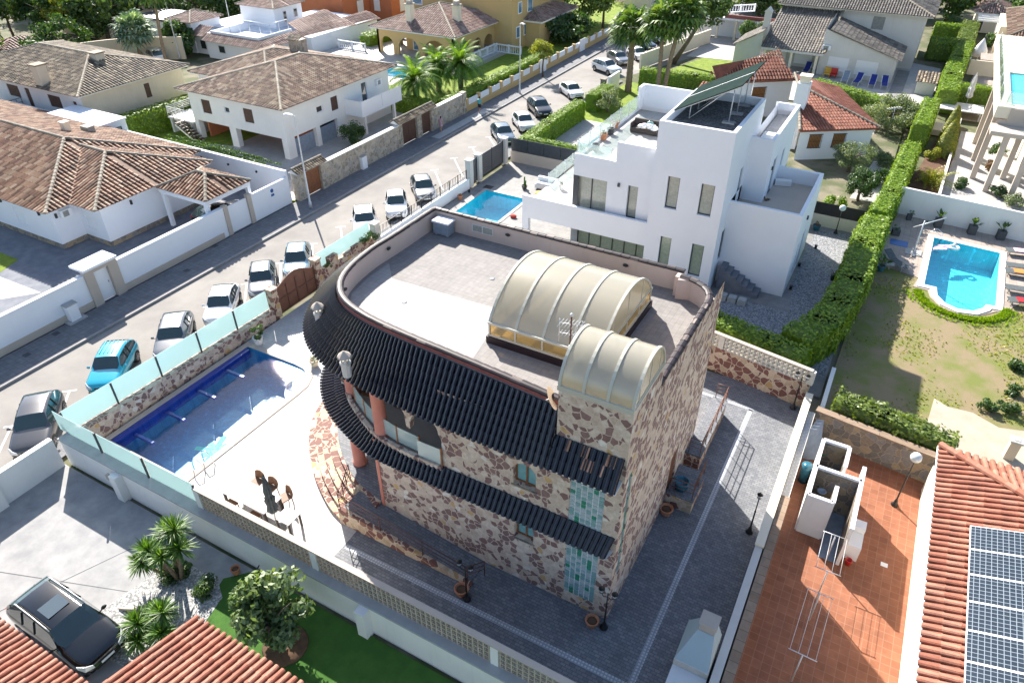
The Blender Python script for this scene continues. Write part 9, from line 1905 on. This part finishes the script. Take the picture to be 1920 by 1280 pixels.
# background greenery
BG = [((30, 60), 4.5, 3.4, 2.6, 'pine', 'big dark pine crown in the top left corner'), ((105, 60), 3.6, 3.0, 2.4, 'leaf', 'tall green tree behind the weathered roof house'), ((150, 62), 3.2, 2.6, 1.8, 'lime', 'bright yellow flowering tree at top left'), ((92, 122), 1.2, 3.2, 1.9, 'dark', 'large feathery green shrub behind the lichen covered roof'),
 ((10, 150), 1.0, 2.5, 2.0, 'leaf', 'green tree at the left edge beyond the lichen covered roof'), ((190, 28), 4, 4.0, 2.5, 'dark', 'dark tree behind the curved beige wall'), ((240, 30), 4.2, 4.0, 3.0, 'pine', 'dark spreading tree left of the very tall palm'), ((345, 85), 1.5, 1.8, 1.8, 'leaf', 'green shrubby tree by the moorish house turret'),
 ((375, 25), 3, 4.4, 3.0, 'dark', 'dark tree mass behind the moorish house turret'), ((430, 22), 2.5, 3.8, 2.6, 'leaf', 'mid green tree between the moorish turrets'), ((520, -8), 4, 3.5, 2.5, 'leaf', 'green tree at the top edge above the moorish house'), ((1000, -10), 3.5, 5.0, 3.2, 'pine', 'pine at the top edge behind the yellow wing'),
 ((1090, 25), 3.2, 4.2, 2.8, 'dark', 'dark tree behind the yellow street wall'), ((1060, 60), 1.4, 3.0, 1.5, 'dark', 'dark garden tree behind the round street tree'), ((1130, 40), 5.0, 4.0, 2.4, 'pine', 'pine leaning over the far end of the street'), ((1480, 20), 3, 4.5, 2.6, 'dark', 'dark tree left of the grey tiled house'), ((1420, 12), 2.6, 3.5, 2.4, 'pine', 'tree behind the maroon band pergola'),
 ((15, 245), .8, 2.4, 1.3, 'leaf', 'leafy tree at the left edge behind the white garden wall'), ((900, -12), 3.0, 4, 2.5, 'leaf', 'green tree behind the yellow villa'), ((700, -20), 3, 4, 2.8, 'dark', 'dark tree behind the terracotta house'), ((1800, -15), 2, 4, 2, 'leaf', 'green tree at the top edge beyond the hedges'), ((1640, -25), 3, 5, 3, 'pine', 'pine beyond the grey tiled house'), ((1200, -20), 4, 6, 3, 'leaf', 'green tree at the end of the street'), ((300, -20), 4, 6, 3.4, 'dark', 'dark tree on the far left skyline'), ((80, -30), 4, 7, 3.6, 'pine', 'far pine above the top left garden'), ((1350, -22), 3.5, 6, 3.2, 'pine', 'far pine behind the pergola terrace')]
for (px, py), h, rx, rz, lm, lab in BG: rt(px, py+18, h*.8, h+rz*.3, rx*1.15, rz*1.1, int(1500+rx*300), .42, lm, lab, clumps=36, spread=.32, tr=.16, group='background trees')
s_ = MB(); s_.box(-106, 62, 0, -97, 74, 3.2); t = tag(s_.build('far_house', M['beige']), 'beige far house among the trees at top left', 'house'); r_ = MB(); hip(r_, -106.6, 61.4, -96.4, 74.6, 3.25, .3, w=.4, L=.7); r_.build('roof', M['tile_pink'], t)
s_ = MB(); s_.box(-44, 116, 0, -39.5, 128, 5.5); tag(s_.build('far_white_house', M['cream']), 'pale far house behind the dark trees beyond the yellow wing', 'house')
s_ = MB(); s_.box(-96, 46, 0, -91, 52, 2.4); t = tag(s_.build('far_cottage', M['beige']), 'low beige cottage roof among the trees at the left', 'house'); r_ = MB(); hip(r_, -96.5, 45.5, -90.5, 52.5, 2.45, .3, w=.4, L=.7); r_.build('roof', M['tile_pink'], t)
protos = [rt(-60+i*6, 20, 2.5, 4.0, 3.6, 2.7, 1300, .5, ('pine', 'dark', 'leaf')[i], 'x', clumps=30, spread=.33, tr=.2, group='distant trees on the skyline') for i in range(3)]
k = 0
for xa, xb, ya, yb, n, lab in ((-128, -90, 34, 120, 34, 'distant garden tree among the many on the wooded skyline at top left'), (-62, -20, 122, 165, 18, 'distant tree beyond the end of the street at the top edge'), (-24, 30, 118, 160, 14, 'distant tree on the skyline at top right')):
 for _ in range(n):
  o = protos[k % 3] if k < 3 else copy_tree(protos[k % 3]); k += 1
  put(o, (rnd.uniform(xa, xb), rnd.uniform(ya, yb), -.14), rnd.random()*6.28, rnd.uniform(.7, 1.35), lab)
